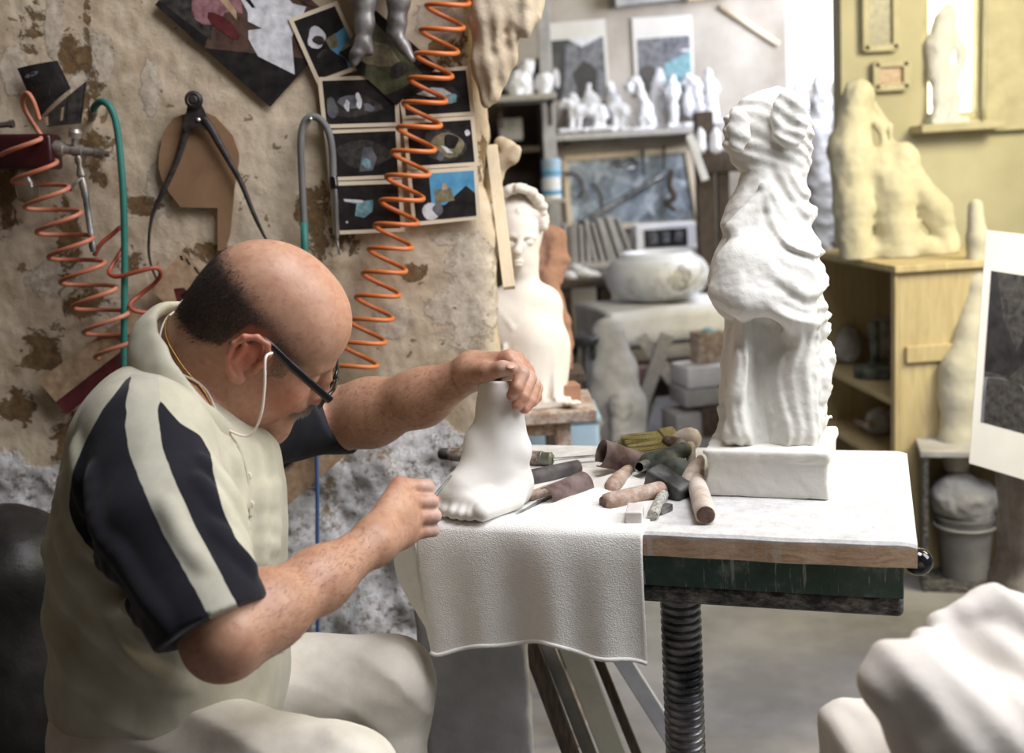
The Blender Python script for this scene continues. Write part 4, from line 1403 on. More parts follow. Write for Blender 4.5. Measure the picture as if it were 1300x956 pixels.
# club hammer: black head, handle pointing left and toward the camera
hm = thing('club_hammer', 'club hammer with a black iron head and a long worn wooden handle', 'hammer', on(820, 640, 0))
hx = P(866, 622, 1.655) - P(826, 597, 1.69); hx /= np.linalg.norm(hx); hc_ = P(848, 617, 1.665)
hh = P(848, 621, 1.66) - P(765, 640, 1.61); hh -= hx * (hh @ hx); hh /= np.linalg.norm(hh); R_ = np.stack([hx, hh, np.cross(hx, hh)], 1)
mallet_head('head', hm, hc_, R_, (.034, .018, .0185), M['blacksteel'])
g = G(); pa, pb = P(765, 638, 1.60), P(850, 618, 1.66)
g.add(*along(pa, pb, [(0, 0), (.009, .01), (.0128, .05), (.0142, .14), (.0132, .4), (.0128, .7), (.0135, .95), (.012, 1), (0, 1)], 22, squash=.9)); g.build('handle', M['handle'], parent=hm, smooth=True, ang=50)
g = G(); g.add(*along(pa - (pb - pa) * .004, pa + (pb - pa) * .012, [(0, 0), (.0085, .0), (.0088, .4), (.0, 1)], 18)); g.build('handle_end', M['endgrain'], parent=hm, smooth=True, ang=50)

# mason's mallet with green dusty head behind
h2_ = thing('stone_hammer', 'dusty green iron hammer lying across the heap with a pale rounded handle end', 'hammer', on(850, 600, 0))
s = SDF(); s.chain([P(826, 588, 1.775), P(846, 583, 1.77), P(868, 571, 1.775)], [.019, .016, .013], .01); s.chain([P(845, 590, 1.755), P(862, 596, 1.735), P(872, 600, 1.72)], [.014, .0155, .012], .012)
s.fn(lambda p: .0012 * pnoise(p, 50, 2), P(850, 585, 1.77), .2, 0, 'd')
v, f = s.mesh(.0022); link('head', v, f, M['greentool'], parent=h2_)
g = G(); g.add(*along(P(872, 617, 1.655), P(884, 590, 1.74), [(0, 0), (.006, .005), (.0095, .04), (.0122, .14), (.0132, .3), (.012, .7), (.011, 1), (0, 1)], 22)); g.build('handle', M['handle'], parent=h2_, smooth=True)

# fat dowel handle pointing at the viewer
dw = thing('mallet', 'fat pale wooden mallet handle with a brown end facing the viewer', 'mallet', on(893, 650, 0))
pa, pb = on(896, 654, .0145), on(884, 612, .0155)
g = G(); g.add(*along(pa, pb, [(.0125, 0), (.0145, .02), (.0150, .3), (.0145, .7), (.0135, 1), (0, 1)], 26)); g.build('handle', M['paleh'], parent=dw, smooth=True, ang=50)
g = G(); g.add(*along(pa - (pb - pa) * .006, pa + (pb - pa) * .02, [(0, 0), (.011, .02), (.0128, .3), (.0128, 1)], 26)); g.build('handle_end', M['endgrain'], parent=dw, smooth=True, ang=50)
# mallet head end of pale turned tool left of the hammer
tn = thing('gouge', 'gouge with a pear-shaped brown handle, under the rolled tin funnel', 'gouge', on(785, 612, 0))
g = G(); g.add(*along(on(774, 622, .012), on(798, 596, .014), [(0, 0), (.008, .02), (.0125, .12), (.0140, .3), (.0125, .6), (.0095, .9), (.008, 1), (0, 1)], 22)); g.build('handle', M['handle'], parent=tn, smooth=True)
g = G(); g.add(*along(on(798, 596, .014), on(812, 585, .015), [(.0088, 0), (.0085, .4), (.004, .5), (.003, 1), (0, 1)], 14)); g.build('ferrule', M['steel'], parent=tn, smooth=True, ang=40)
# square wooden block ends, knurled rod, steel bit
o = link('wood_block', *box_vf(on(806, 652, .0095), (.0115, .024, .009), np.stack([TU, TVv, Z3], 1) @ rot('Z', 8), .0015), M['paintedwood'], smooth=False)
tag(o, 'square plaster-caked wooden stick end below the long hammer handle', 'stick')
o = link('knurled_rod', *along(on(828, 655, .008), on(842, 628, .009), [(0, 0), (.0075, .02), (.0082, .06), (.0082, 1), (0, 1)], 20), mat('knurled_dusty_rod', (120, 120, 112), (206, 202, 194), 260, .7, .3, bump=.6, bscale=300), smooth=True)
sharp(o, 50); tag(o, 'knurled round rod standing out beside the square stick end', 'rod')
o = link('steel_bit', *box_vf(on(843, 646, .0055), (.006, .014, .005), np.stack([TU, TVv, Z3], 1) @ rot('Z', -25), .0012), M['steel'], smooth=False)
tag(o, 'small square steel bit between the knurled rod and the black hammer head', 'bit')
# pale gouge handles standing up at the right of the heap
for nm, a, b, r, lab, m in (('gouge', P(876, 562, 1.80), P(878, 606, 1.76), .0085, 'pale round tool handle sticking up at the right of the heap', 'paleh'),
                            ('gouge', P(889, 580, 1.77), P(888, 618, 1.72), .0075, 'tool handle leaning on the statue block, darker and lower', 'handle')):
    t_ = thing(nm, lab, 'gouge', on((876 + 888) / 2, 612, 0))
    g = G(); g.add(*along(a, b, [(0, 0), (r * .7, .02), (r, .12), (r * .95, .5), (r * .75, 1), (0, 1)], 18)); g.build('handle', M[m], parent=t_, smooth=True)
    g = G(); c_ = b + (b - a) * .45; c_[2] = max(c_[2], ZT + .006); g.add(*along(b, c_, [(r * .5, 0), (r * .4, .6), (0, 1)], 12)); g.build('blade', M['steel'], parent=t_, smooth=True)
o = link('wood_stick', *along(P(868, 566, 1.79), P(846, 560, 1.83), [(0, 0), (.006, .03), (.011, .2), (.012, .6), (.010, 1), (0, 1)], 16), M['darkh'])
tag(o, 'dark wooden tool end poking out behind the green hammer', 'tool')
# ================================================================= things on the plastered wall
NW = np.array([0, -1.0, 0])
def Wp(x, y, off=.004): return onY(x, y, WY - .008 - off)


def pm(name, c1, c2, sc=40, rough=.32):
    return mat(name, c1, c2, sc, rough, lo=.3, hi=.7, spec=.4)


PH = dict(black=pm('photo_black', (22, 21, 22), (50, 47, 46)), grey=pm('photo_grey', (56, 57, 62), (128, 129, 134), 26), white=pm('photo_white', (176, 176, 178), (232, 232, 234), 50),
          blue=pm('photo_blue', (64, 130, 168), (110, 170, 204), 20), teal=pm('photo_teal', (60, 110, 120), (150, 186, 190), 70), green=pm('photo_green', (60, 66, 46), (100, 100, 76), 50),
          brown=pm('photo_brown', (58, 44, 40), (104, 82, 70), 40), pink=pm('photo_pink', (110, 66, 72), (168, 128, 130), 60), tan=pm('photo_tan', (150, 120, 92), (196, 170, 140), 50),
          olive=pm('photo_olive', (86, 84, 66), (150, 140, 112), 60), shade=pm('photo_shadow_figure', (34, 32, 32), (78, 74, 70), 70), paper=mat('photo_paper', (214, 198, 170), (228, 214, 190), 8, .6),
          wpaper=mat('white_poster_paper', (206, 202, 192), (220, 216, 208), 4, .8), maroon=pm('photo_maroon', (70, 30, 34), (104, 52, 52), 30))
PK = list(PH); PM = [PH[k] for k in PK]


def quadpt(q, u, v):
    tl, tr, br, bl = q; return (tl * (1 - u) + tr * u) * (1 - v) + (bl * (1 - u) + br * u) * v


def blob(cu, cv, ru, rv, n=14, seed=0, rough=.25):
    rs = np.random.RandomState(seed); ph = rs.uniform(0, 6.28, 3)
    return [(cu + ru * cos(t) * (1 + rough * sin(2 * t + ph[0]) * .6 + rough * sin(3 * t + ph[1]) * .5), cv + rv * sin(t) * (1 + rough * sin(2 * t + ph[2]) * .5)) for t in np.linspace(0, 2 * pi, n, endpoint=False)]


def card(name, label, cat, corners, base, layers, border=None, group=None, th=.0012, nrm=NW, bulge=0.0):
    """a print: thin slab, its picture a layer of ink on the front"""
    q = [np.asarray(c, float) for c in corners]
    g = G(); n = 8
    def cp(u, v, k):
        p = quadpt(q, u, v); return p + nrm * (bulge * (4 * u * (1 - u)) + k)
    def sheet(k, flip, mi, u0=0, u1=1, v0=0, v1=1):
        V = []; Fc = []
        for j in range(n + 1):
            for i in range(n + 1): V.append(cp(u0 + (u1 - u0) * i / n, v0 + (v1 - v0) * j / n, k))
        for j in range(n):
            for i in range(n):
                a = j * (n + 1) + i; f = [a, a + n + 1, a + n + 2, a + 1]
                Fc.append(f[::-1] if flip else f)
        g.add(V, Fc, mi)
    sheet(0, True, PK.index('paper')); sheet(th, False, PK.index(base if border is None else ('wpaper' if border[0] == 'w' else 'paper')))
    ring = [(i / n, 0) for i in range(n)] + [(1, i / n) for i in range(n)] + [(1 - i / n, 1) for i in range(n)] + [(0, 1 - i / n) for i in range(n)]
    V = [cp(u, v, 0) for u, v in ring] + [cp(u, v, th) for u, v in ring]; m = len(ring)
    g.add(V, [[i, (i + 1) % m, m + (i + 1) % m, m + i] for i in range(m)], PK.index('paper' if border else base))
    k = th + .0002; u0 = v0 = 0; u1 = v1 = 1
    if border is not None:
        _, u0, v0, u1, v1 = border
        sheet(k, False, PK.index(base), u0, u1, v0, v1); k += .0002
    for mname, poly in layers:
        V = [cp(u0 + (u1 - u0) * min(1, max(0, u)), v0 + (v1 - v0) * min(1, max(0, v)), k) for u, v in poly]
        g.add(V, [list(range(len(V)))[::-1]], PK.index(mname)); k += .00012
    o = g.build(name, PM)
    return tag(o, label, cat, group)


def cw(pts, off): return [Wp(x, y, off) for x, y in pts]


GP = 'photographs pinned to the plaster wall'
rect = lambda a, b, c, d: [(a, b), (c, b), (c, d), (a, d)]
# big glossy poster
card('poster', 'large dark glossy poster hung askew at the top of the plaster wall', 'poster', cw([(197, 6), (288, -96), (434, 34), (343, 136)], .004), 'black',
     [('brown', [(.0, .42), (.5, .3), (.9, .5), (1, .75), (1, 1), (.6, 1)]), ('shade', [(.05, .0), (.25, .0), (.35, .3), (.1, .42)]),
      ('pink', [(.20, .36), (.33, .28), (.47, .33), (.58, .2), (.66, .12), (.73, .12), (.71, .25), (.6, .4), (.5, .5), (.40, .30)][:6] + [(.62, .36), (.48, .46), (.36, .28), (.26, .32)]),
      ('pink', blob(.33, .26, .17, .13, 16, 3)), ('pink', blob(.5, .32, .13, .10, 16, 5)), ('maroon', blob(.28, .42, .07, .12, 12, 6)), ('tan', [(.40, .46), (.46, .42), (.50, .30), (.54, .20), (.50, .16), (.44, .28)]),
      ('white', [(.28, .72), (.38, .98), (.62, .80), (.74, .78), (.92, .74), (.86, .66), (.90, .40), (.88, .20), (.72, .10), (.70, .20), (.62, .30), (.52, .48), (.46, .52), (.50, .62), (.40, .56), (.34, .60)]),
      ('black', [(.64, .20), (.70, .26), (.60, .50), (.58, .48)]), ('grey', [(.72, .14), (.86, .30), (.84, .34), (.70, .20)]),
      ('shade', blob(.86, .06, .10, .05, 10, 8)), ('brown', [(.92, .34), (.98, .40), (.97, .8), (.93, .7)])])
card('photograph', 'bordered photograph of a pale sculpted bust before bright blue, pinned askew', 'photograph', cw([(366, 24), (428, 1), (466, 84), (403, 107)], .008), 'black',
     [('blue', [(.72, .42), (1, .36), (1, 1), (.68, 1), (.62, .84), (.5, .62), (.70, .56)]), ('olive', [(.48, .44), (.76, .40), (.70, .62), (.5, .62)]), ('white', blob(.32, .36, .20, .17, 16, 2, .3)), ('shade', blob(.34, .42, .13, .08, 12, 4)),
      ('shade', blob(.33, .7, .16, .12, 14, 9)), ('black', [(.12, .7), (.5, .62), (.72, .86), (.7, 1), (.1, 1)])], ('p', .08, .06, .92, .94), GP)
card('photograph', 'borderless green photograph hung cornerwise behind the hanging silver legs', 'photograph', cw([(430, 67), (477, 13), (556, 84), (503, 134)], .013), 'green',
     [('olive', [(0.05, 0), (.4, .0), (.7, .4), (.6, .7), (.3, .5)]), ('black', [(.0, .0), (.0, .45), (.3, .3), (.4, .1)]), ('black', [(.85, .0), (1, 0), (1, 1), (.72, 1), (.78, .6)]), ('black', [(.0, .8), (.3, .9), (.8, .94), (1, 1), (0, 1)]),
      ('olive', blob(.3, .3, .12, .14, 12, 3)), ('shade', blob(.5, .7, .16, .1, 12, 5))], None, GP)
fig = lambda sd, cu=.5, cv=.6, m='teal': [('shade', blob(cu, cv + .1, .34, .26, 16, sd, .3)), (m, blob(cu - .04, cv, .13, .2, 14, sd + 1, .5)), ('white', blob(cu + .07, cv - .02, .05, .16, 12, sd + 2, .5)), ('white', blob(cu - .10, cv + .08, .04, .12, 12, sd + 3, .5)), ('grey', blob(cu + .2, cv + .14, .09, .1, 12, sd + 4, .5))]
CARDS = [([(403, 98), (505, 95), (508, 160), (410, 163)], 'upper left one of the six bordered dark photographs, pale group of figures', fig(11, .42, .5, 'grey') + [('grey', blob(.1, .62, .09, .22, 12, 44, .3))], .009),
         ([(411, 165), (507, 161), (511, 226), (417, 230)], 'middle left one of the six bordered dark photographs, one pale draped shape', [('shade', blob(.5, .5, .4, .3, 16, 21)), ('grey', [(.5, .36), (.62, .34), (.7, .6), (.62, .88), (.42, .9), (.46, .6)]), ('teal', blob(.54, .72, .07, .12, 10, 24))], .006),
         ([(418, 231), (510, 228), (514, 294), (423, 298)], 'bottom left one of the six bordered dark photographs, small pale blue figure', [('teal', [(.16, .30), (.46, .36), (.6, .34), (.58, .6), (.44, .74), (.30, .68), (.34, .42), (.16, .36)]), ('white', [(.14, .30), (.44, .34), (.44, .40), (.16, .36)]), ('white', blob(.17, .82, .02, .025, 8))], .011),
         ([(502, 90), (596, 84), (603, 146), (511, 152)], 'top right one of the six bordered dark photographs, pale wing-like shapes', [('shade', blob(.5, .55, .4, .22, 16, 51)), ('white', [(.2, .5), (.45, .36), (.62, .4), (.8, .6), (.76, .74), (.6, .6), (.4, .58)]), ('teal', blob(.72, .66, .12, .12, 12, 53, .4))], .007),
         ([(511, 153), (602, 147), (608, 210), (517, 216)], 'middle right one of the six bordered dark photographs, swirling pale carving', [('shade', blob(.55, .55, .36, .36, 16, 61)), ('olive', blob(.62, .56, .24, .28, 16, 62)), ('black', blob(.66, .48, .12, .18, 14, 63)), ('white', [(.5, .56), (.58, .6), (.68, .76), (.58, .74)]), ('white', blob(.93, .3, .04, .08, 10, 66)), ('grey', blob(.48, .82, .06, .10, 10, 67))], .010),
         ([(517, 217), (606, 211), (610, 278), (524, 287)], 'bottom right one of the six bordered photographs, blue sky over a dark gable', [('blue', [(.28, 0), (1, 0), (1, .5), (.84, .34), (.5, .7), (.28, .7)]), ('olive', [(.34, .36), (.62, .34), (.66, .62), (.34, .66)]), ('tan', [(.48, .24), (.54, .22), (.56, .36), (.47, .38)]), ('white', blob(.26, .82, .14, .19, 14, 71, .1)), ('grey', blob(.38, .78, .08, .14, 12, 72)), ('black', [(.42, 1), (.86, .32), (1, .5), (1, 1)])], .013)]
for c, lab, lay, off in CARDS: card('photograph', lab, 'photograph', cw(c, off), 'black', lay, ('p', .055, .075, .945, .925), 'six bordered photographs in two columns')
# small curled prints by the air valve
card('photograph', 'small dark curled print above the valve at the far left of the wall', 'photograph', cw([(22, 87), (73, 77), (90, 112), (50, 150)], .010), 'black', [('shade', [(.15, .45), (.4, .35), (.6, .6), (.9, .35), (.95, .7), (.5, .8)]), ('grey', blob(.3, .2, .2, .05, 10, 3))], None, GP, bulge=.008)
card('photograph', 'pointed scrap of a grey print beside the small dark curled print', 'photograph', cw([(57, 148), (110, 103), (103, 157), (60, 161)], .016), 'shade', [('black', [(.55, .1), (1, 0), (1, 1), (.55, .9)]), ('shade', blob(.8, .5, .12, .25, 12, 5)), ('tan', [(0, .1), (.5, .3), (.48, .8), (0, .9)])], None, GP, bulge=.004)
card('cardboard', 'dusty cardboard sheet with a red-brown lower edge behind his shoulder', 'cardboard', cw([(49, 483), (176, 390), (205, 430), (86, 526)], .014), 'tan', [('maroon', [(0, .62), (1, .62), (1, 1), (.0, 1)])], None, th=.004)
card('cardboard', 'plain beige board leaning on the wall behind his chest and far sleeve', 'board', cw([(300, 590), (440, 545), (452, 566), (330, 672)], .034), 'tan', [], None, th=.004)
card('photograph', 'dark maroon print just below the sleeve of his far arm', 'photograph', cw([(330, 548), (386, 545), (377, 583), (335, 615)], .044), 'brown', [('maroon', blob(.35, .3, .3, .3, 12, 4)), ('pink', blob(.3, .65, .22, .2, 12, 9)), ('pink', blob(.75, .3, .12, .2, 12, 8)), ('black', [(.7, .6), (1, .3), (1, 1), (.5, 1)])], None, GP)
pp = card('paper', 'beige leaflet with black lettering tucked behind his collar', 'paper', cw([(231, 319), (285, 372), (246, 420), (190, 366)], .020), 'tan', [('maroon', [(.30, .66), (.42, .50), (.74, .52), (.95, .6), (.6, .9)]), ('black', [(.02, .10), (.05, .06), (.12, .10), (.09, .14)]), ('shade', [(.12, .06), (.14, .03), (.26, .06), (.24, .10)]), ('shade', [(.32, .06), (.34, .03), (.48, .06), (.46, .10)]), ('shade', [(.66, .06), (.68, .04), (.76, .06), (.74, .1)])])
fc = bpy.data.curves.new('lettering', 'FONT'); fc.body = 'Dian P'; fc.size = .036; fc.extrude = .0003; fc.shear = .15; fc.offset = .0009
fo = bpy.data.objects.new('lettering', fc); COL.objects.link(fo)
dg = bpy.context.evaluated_depsgraph_get(); me = bpy.data.meshes.new_from_object(fo.evaluated_get(dg)); bpy.data.objects.remove(fo)
lo_ = bpy.data.objects.new('lettering', me); COL.objects.link(lo_); me.materials.append(PH['black']); lo_.parent = pp
tx = Wp(285, 372, .02) - Wp(231, 319, .02); tx /= np.linalg.norm(tx); ty = np.cross(NW, tx)
at = Wp(229, 373, .0225) - ORG[pp]
lo_.matrix_local = Matrix(((tx[0], ty[0], NW[0], at[0]), (tx[1], ty[1], NW[1], at[1]), (tx[2], ty[2], NW[2], at[2]), (0, 0, 0, 1)))

# calliper and its board
M['board2'] = wood('brown_hardboard', (124, 94, 66), (146, 114, 84), (4, 4, 4), .7, dust=False)
tb_ = [(221, 150), (208, 168), (203, 196), (202, 212), (206, 228), (216, 245), (230, 263), (277, 264), (277, 318), (286, 319), (293, 296), (298, 240), (304, 205), (304, 195), (296, 172), (274, 148), (262, 143), (246, 141)]
o = link('template', *prism_vf(cw(tb_, .003), NW, .005), M['board2'], smooth=False)
tag(o, 'brown hardboard template with a hooked tail hung behind the big calliper', 'template')
M['iron'] = mat('black_wrought_iron', (36, 32, 32), (74, 66, 64), 40, .55, .4, bump=.15)
cal = thing('calliper', 'big black iron calliper hanging open on the plaster wall', 'calliper', Wp(247, 330, .02))
g = G(); g.add(*tube_vf(spline(cw([(243, 150), (236, 168), (226, 200), (213, 230), (198, 262), (191, 285), (189, 320), (196, 348), (216, 386)], .016), 6), [.0085, .0075, .0062, .0055, .0042, .0034, .0030, .0026, .0016], 8, flat=.6, hint=NW)); g.build('leg', M['iron'], parent=cal, smooth=True)
g = G(); g.add(*tube_vf(spline(cw([(258, 150), (267, 162), (278, 182), (290, 203), (306, 232), (325, 278), (342, 312)], .022), 6), [.0085, .0085, .0075, .0062, .0055, .0045, .002], 8, flat=.6, hint=NW)); g.build('leg', M['iron'], parent=cal, smooth=True)
g = G(); g.add(*prism_vf(cw([(240, 128), (254, 128), (262, 145), (268, 158), (262, 166), (252, 160), (243, 164), (236, 168), (233, 160), (237, 145)], .018), NW, .006)); g.build('joint_plate', M['iron'], parent=cal)
g = G(); g.add(*lathe_vf([(.013, 0), (.0175, .002), (.0175, .008), (.012, .011), (.009, .009), (.006, .012), (0, .012)], Wp(247, 127, .022), frame_from(NW), 26)); g.build('pivot', M['iron'], parent=cal, smooth=True, ang=40)
o = link('rivet', *lathe_vf([(.0042, 0), (.0036, .002), (0, .003)], Wp(252, 152, .025), frame_from(NW), 14), mat('bright_rivet', (220, 216, 210), rough=.3, metal=.6), parent=cal)

# hoses
M['orange'] = mat('orange_polyurethane_hose', (186, 98, 46), (204, 118, 62), 6, .38)
M['dustyor'] = mat('dusty_orange_hose', (178, 100, 70), (196, 130, 104), 8, .5)
M['redhose'] = mat('red_brown_hose', (146, 66, 48), (170, 88, 66), 8, .45)
M['greenhose'] = mat('dusty_green_hose', (20, 96, 84), (60, 128, 118), 6, .55)
M['greyhose'] = mat('grey_rubber_hose', (92, 92, 90), (116, 116, 112), 8, .6)
M['bluehose'] = mat('blue_hose', (58, 84, 130), (74, 102, 150), 8, .5)
M['brass'] = mat('dusty_brass_fitting', (120, 112, 100), (176, 170, 160), 30, .45, .7, bump=.1)


def coil(c0, adv, amp, t0, t1, off, dep, curve=None, n=26):
    pts = []
    for t in np.arange(t0, t1, 1 / n):
        x = c0[0] + adv[0] * t + amp[0] * cos(2 * pi * t); y = c0[1] + adv[1] * t + amp[1] * cos(2 * pi * t)
        if curve: dx, dy = curve(t); x += dx; y += dy
        pts.append(Wp(x, y, off + dep * sin(2 * pi * t)))
    return pts


RC = thing('coiled_hose', 'orange coiled air hose hanging over the six bordered photographs', 'hose', Wp(470, 450, .03))
pts = coil((570.5, -2), (-7.3, 31), (25.5, 6.5), -2, 15.6, .055, .036, lambda t: (-.30 * max(0, t - 10) ** 2, -.35 * max(0, t - 9) ** 1.5))
g = G(); g.add(*tube_vf(pts, .0046, 10)); g.build('hose_coil', M['orange'], parent=RC, smooth=True)
LC = thing('coiled_hose', 'dusty pink-orange coiled air hose hanging from the valve at far left', 'hose', Wp(100, 440, .03))
pts = [Wp(x, y, o_) for x, y, o_ in ((50, 152, .06), (42, 128, .07), (34, 118, .07), (29, 128, .06), (33, 142, .05), (44, 160, .045), (54, 174, .05))]
pts = list(spline(pts, 8)) + coil((25, 177), (15.2, 33), (32, -5), .12, 8.6, .055, .036, lambda t: (-.12 * max(0, t - 5) ** 2, -.9 * max(0, t - 1) ** 1.12))
g = G(); g.add(*tube_vf(pts, .0045, 10)); g.build('hose_coil', M['dustyor'], parent=LC, smooth=True)
o = link('loose_hose', *tube_vf(spline([Wp(x, y, o_) for x, y, o_ in ((120, 324, .04), (128, 310, .045), (142, 298, .04), (156, 288, .03), (160, 305, .02), (152, 322, .03), (142, 338, .05), (139, 347, .065), (150, 351, .07), (178, 344, .07), (198, 340, .06), (204, 348, .045), (196, 360, .03), (178, 374, .03), (165, 386, .05), (170, 394, .06), (188, 397, .05), (206, 396, .04))], 8), .0046, 10), M['redhose'])
tag(o, 'loose red-brown hose loop crossing behind the upright green hose', 'hose')
gh = thing('green_hose', 'upright dusty green hose bent over at its top, left of the calliper', 'hose', Wp(158, 445, .05))
g = G(); g.add(*tube_vf(spline([Wp(x, y, o_) for x, y, o_ in ((118, 141, .02), (122, 133, .035), (131, 129, .05), (141, 138, .055), (148, 160, .055), (153, 200, .055), (156, 240, .055), (158, 300, .055), (158, 380, .055), (157, 470, .05))], 8), .0068, 12)); g.build('hose', M['greenhose'], parent=gh, smooth=True)
g = G(); g.add(*along(Wp(116, 152, -.005), Wp(118, 139, .024), [(.006, 0), (.008, .2), (.008, .5), (.0095, .55), (.0095, .9), (.007, 1), (0, 1)], 10)); g.build('fitting', M['brass'], parent=gh, smooth=True, ang=40)
th_ = thing('bent_hose', 'grey rubber hose hung over a nail with a slim steel tool on its end', 'hose', Wp(405, 320, .03))
g = G(); g.add(*tube_vf(spline([Wp(x, y, .022) for x, y in ((386, 284), (384, 240), (382, 195), (383, 168), (388, 153), (398, 148), (409, 154), (418, 170), (422, 195), (423, 226))], 8), .0072, 12)); g.build('hose', M['greyhose'], parent=th_, smooth=True)
g = G(); g.add(*tube_vf([Wp(386, 282, .022), Wp(387, 320, .022), Wp(388, 360, .022)], .0080, 12)); o = g.build('hose_sleeve', M['greenhose'], parent=th_, smooth=True); o['label'] = 'green lower length'
g = G(); g.add(*along(Wp(423, 224, .022), Wp(425, 240, .022), [(.0075, 0), (.0085, .1), (.0085, .9), (.006, 1)], 14)); g.build('coupling', M['blackball'], parent=th_, smooth=True, ang=40)
M['chrome'] = mat('chromed_steel', (176, 176, 172), rough=.22, metal=.9)
g = G(); g.add(*along(Wp(425, 239, .022), Wp(428, 304, .022), [(.0058, 0), (.0062, .05), (.0062, .9), (.003, 1)], 16)); g.build('air_tool', M['chrome'], parent=th_, smooth=True, ang=40)
g = G(); g.add(*along(Wp(428, 303, .022), Wp(431, 325, .022), [(.002, 0), (.0016, .9), (0, 1)], 8)); g.build('tip', M['steel'], parent=th_, smooth=True)
o = link('nail', *along(Wp(394, 153, -.008), Wp(394, 151, .034), [(.002, 0), (.002, .94), (.0045, .95), (.0045, 1), (0, 1)], 12), M['chrome'])
tag(o, 'bright nail holding up the grey bent hose', 'nail')
o = link('blue_hose', *tube_vf(spline([Wp(401, 520, .05), Wp(402, 580, .05), Wp(403, 640, .05), Wp(403, 720, .05), Wp(404, 1000, .05)], 6), .0042, 10), M['bluehose'])
tag(o, 'thin blue hose hanging straight down between his two arms', 'hose')

# air regulator with fittings, far left
reg = thing('air_regulator', 'dark red air regulator with a glass bowl, at the left end of the wall', 'regulator', Wp(30, 265, .03))
M['regred'] = mat('dark_red_enamel', (44, 14, 18), (64, 24, 26), 12, .3)
g = G(); g.add(*box_vf(Wp(30, 193, .035), (.066, .03, .034), rot('Y', 3), .008, 3)); g.build('body', M['regred'], parent=reg, smooth=True, ang=40)
g = G(); g.add(*along(Wp(-12, 160, .04), Wp(17, 157, .04), [(.0, 0), (.006, .0), (.006, .8), (.008, .82), (.008, 1), (0, 1)], 14)); g.build('pipe', M['chrome'], parent=reg, smooth=True, ang=40)
glassm = mat('dusty_bowl_glass', (190, 178, 160), rough=.08); glassm.node_tree.nodes['Principled BSDF'].inputs['Transmission Weight'].default_value = .9
g = G(); g.add(*lathe_vf([(.0225, 0), (.0225, -.05), (.019, -.064), (.01, -.07), (0, -.071)][::-1], Wp(31, 212, .035), None, 24)); g.build('bowl', glassm, parent=reg, smooth=True)
vl = thing('air_valve', 'dusty brass valve and pipe stub with a hanging blow gun, left wall', 'valve', Wp(100, 300, .03))
g = G(); g.add(*along(Wp(66, 187, .04), Wp(139, 196, .03), [(0, 0), (.013, .01), (.015, .06), (.015, .2), (.010, .22), (.010, .34), (.012, .36), (.012, .52), (.0085, .54), (.0085, .74), (.0105, .76), (.0105, .9), (.006, .92), (.006, 1), (0, 1)], 12)); g.build('pipe', M['brass'], parent=vl, smooth=True, ang=35)
g = G(); g.add(*along(Wp(94, 184, .04), Wp(96, 163, .045), [(.006, 0), (.006, .4), (.012, .45), (.013, .8), (.009, 1), (0, 1)], 12)); g.build('tap', M['brass'], parent=vl, smooth=True, ang=35)
g = G(); g.add(*along(Wp(99, 198, .04), Wp(107, 240, .04), [(.006, 0), (.008, .1), (.005, .3), (.009, .5), (.009, .6), (.006, .65), (.0085, .85), (.0085, 1)], 12)); g.build('swivel', M['brass'], parent=vl, smooth=True, ang=35)
g = G(); g.add(*along(Wp(107, 238, .04), Wp(119, 320, .045), [(.007, 0), (.008, .1), (.0062, .2), (.0066, .85), (.008, .9), (.006, 1), (0, 1)], 14)); g.build('blow_gun', M['steel'], parent=vl, smooth=True, ang=35)
g = G(); g.add(*tube_vf(spline([Wp(104, 226, .055), Wp(96, 232, .06), Wp(89, 242, .055)], 5), .0028, 8)); g.build('lever', M['brass'], parent=vl, smooth=True)

# hanging silver legs
hf = SDF()
yo = WY - .062
L = lambda x, y, o_=.055: Wp(x, y, o_)
hf.chain([L(462, -60), L(462, 0), L(463, 30), L(460, 58)], [.030, .0205, .0165, .0135], .015)
hf.chain([L(460, 56), L(452, 70, .062), L(449, 80, .066)], [.0135, .011, .008], .012)
hf.chain([L(463, 56), L(470, 66, .055)], [.012, .007], .012)
hf.chain([L(505, -60), L(506, 0), L(504, 30), L(502, 44)], [.030, .0205, .0165, .0135], .015)
hf.chain([L(502, 44), L(512, 58, .062), L(523, 75, .068)], [.0135, .0115, .0075], .012)
hf.chain([L(500, 44), L(497, 52, .052)], [.012, .008], .012)
hf.chain([L(466, -62), L(484, -95), L(502, -62)], [.032, .045, .032], .03); hf.cap(L(484, -95), L(484, -190), .045, .055, .03)
v, f = hf.mesh(.0025)
M['silver'] = mat('tarnished_silvered_plaster', (66, 62, 60), (150, 146, 142), 18, .42, .45, bump=.15)
o = link('hanging_figure', v, f, M['silver']); tag(o, 'silvery plaster figure hanging high on the wall, only its two legs in view', 'sculpture')

# carved relief fragment at the wall end
M['warmplaster'] = plaster('aged_warm_plaster', (176, 158, 134), (206, 192, 170), 10, .5, 45, .006)
rf = SDF(); Rr = lambda x, y, o_=.03: Wp(x, y, o_)
rf.chain([Rr(630, -70), Rr(624, 20), Rr(621, 80), Rr(619, 128)], [.050, .036, .030, .014], .03)
rf.chain([Rr(652, -60), Rr(645, 10), Rr(640, 70), Rr(630, 118)], [.045, .030, .022, .012], .02)
rf.chain([Rr(660, -60), Rr(668, -5), Rr(672, 22, .045)], [.05, .034, .022], .02); rf.ell(Rr(664, 34, .05), (.020, .024, .022), CB, .012)
rf.ell(Rr(648, 50, .045), (.013, .018, .02), CB, .012); rf.ell(Rr(642, 38, .075), (.007, .008, .02), CB, .006, 's')
rf.chain([Rr(636, 0, .066), Rr(630, 60, .062), Rr(622, 125, .045)], [.009, .007, .005], .01)
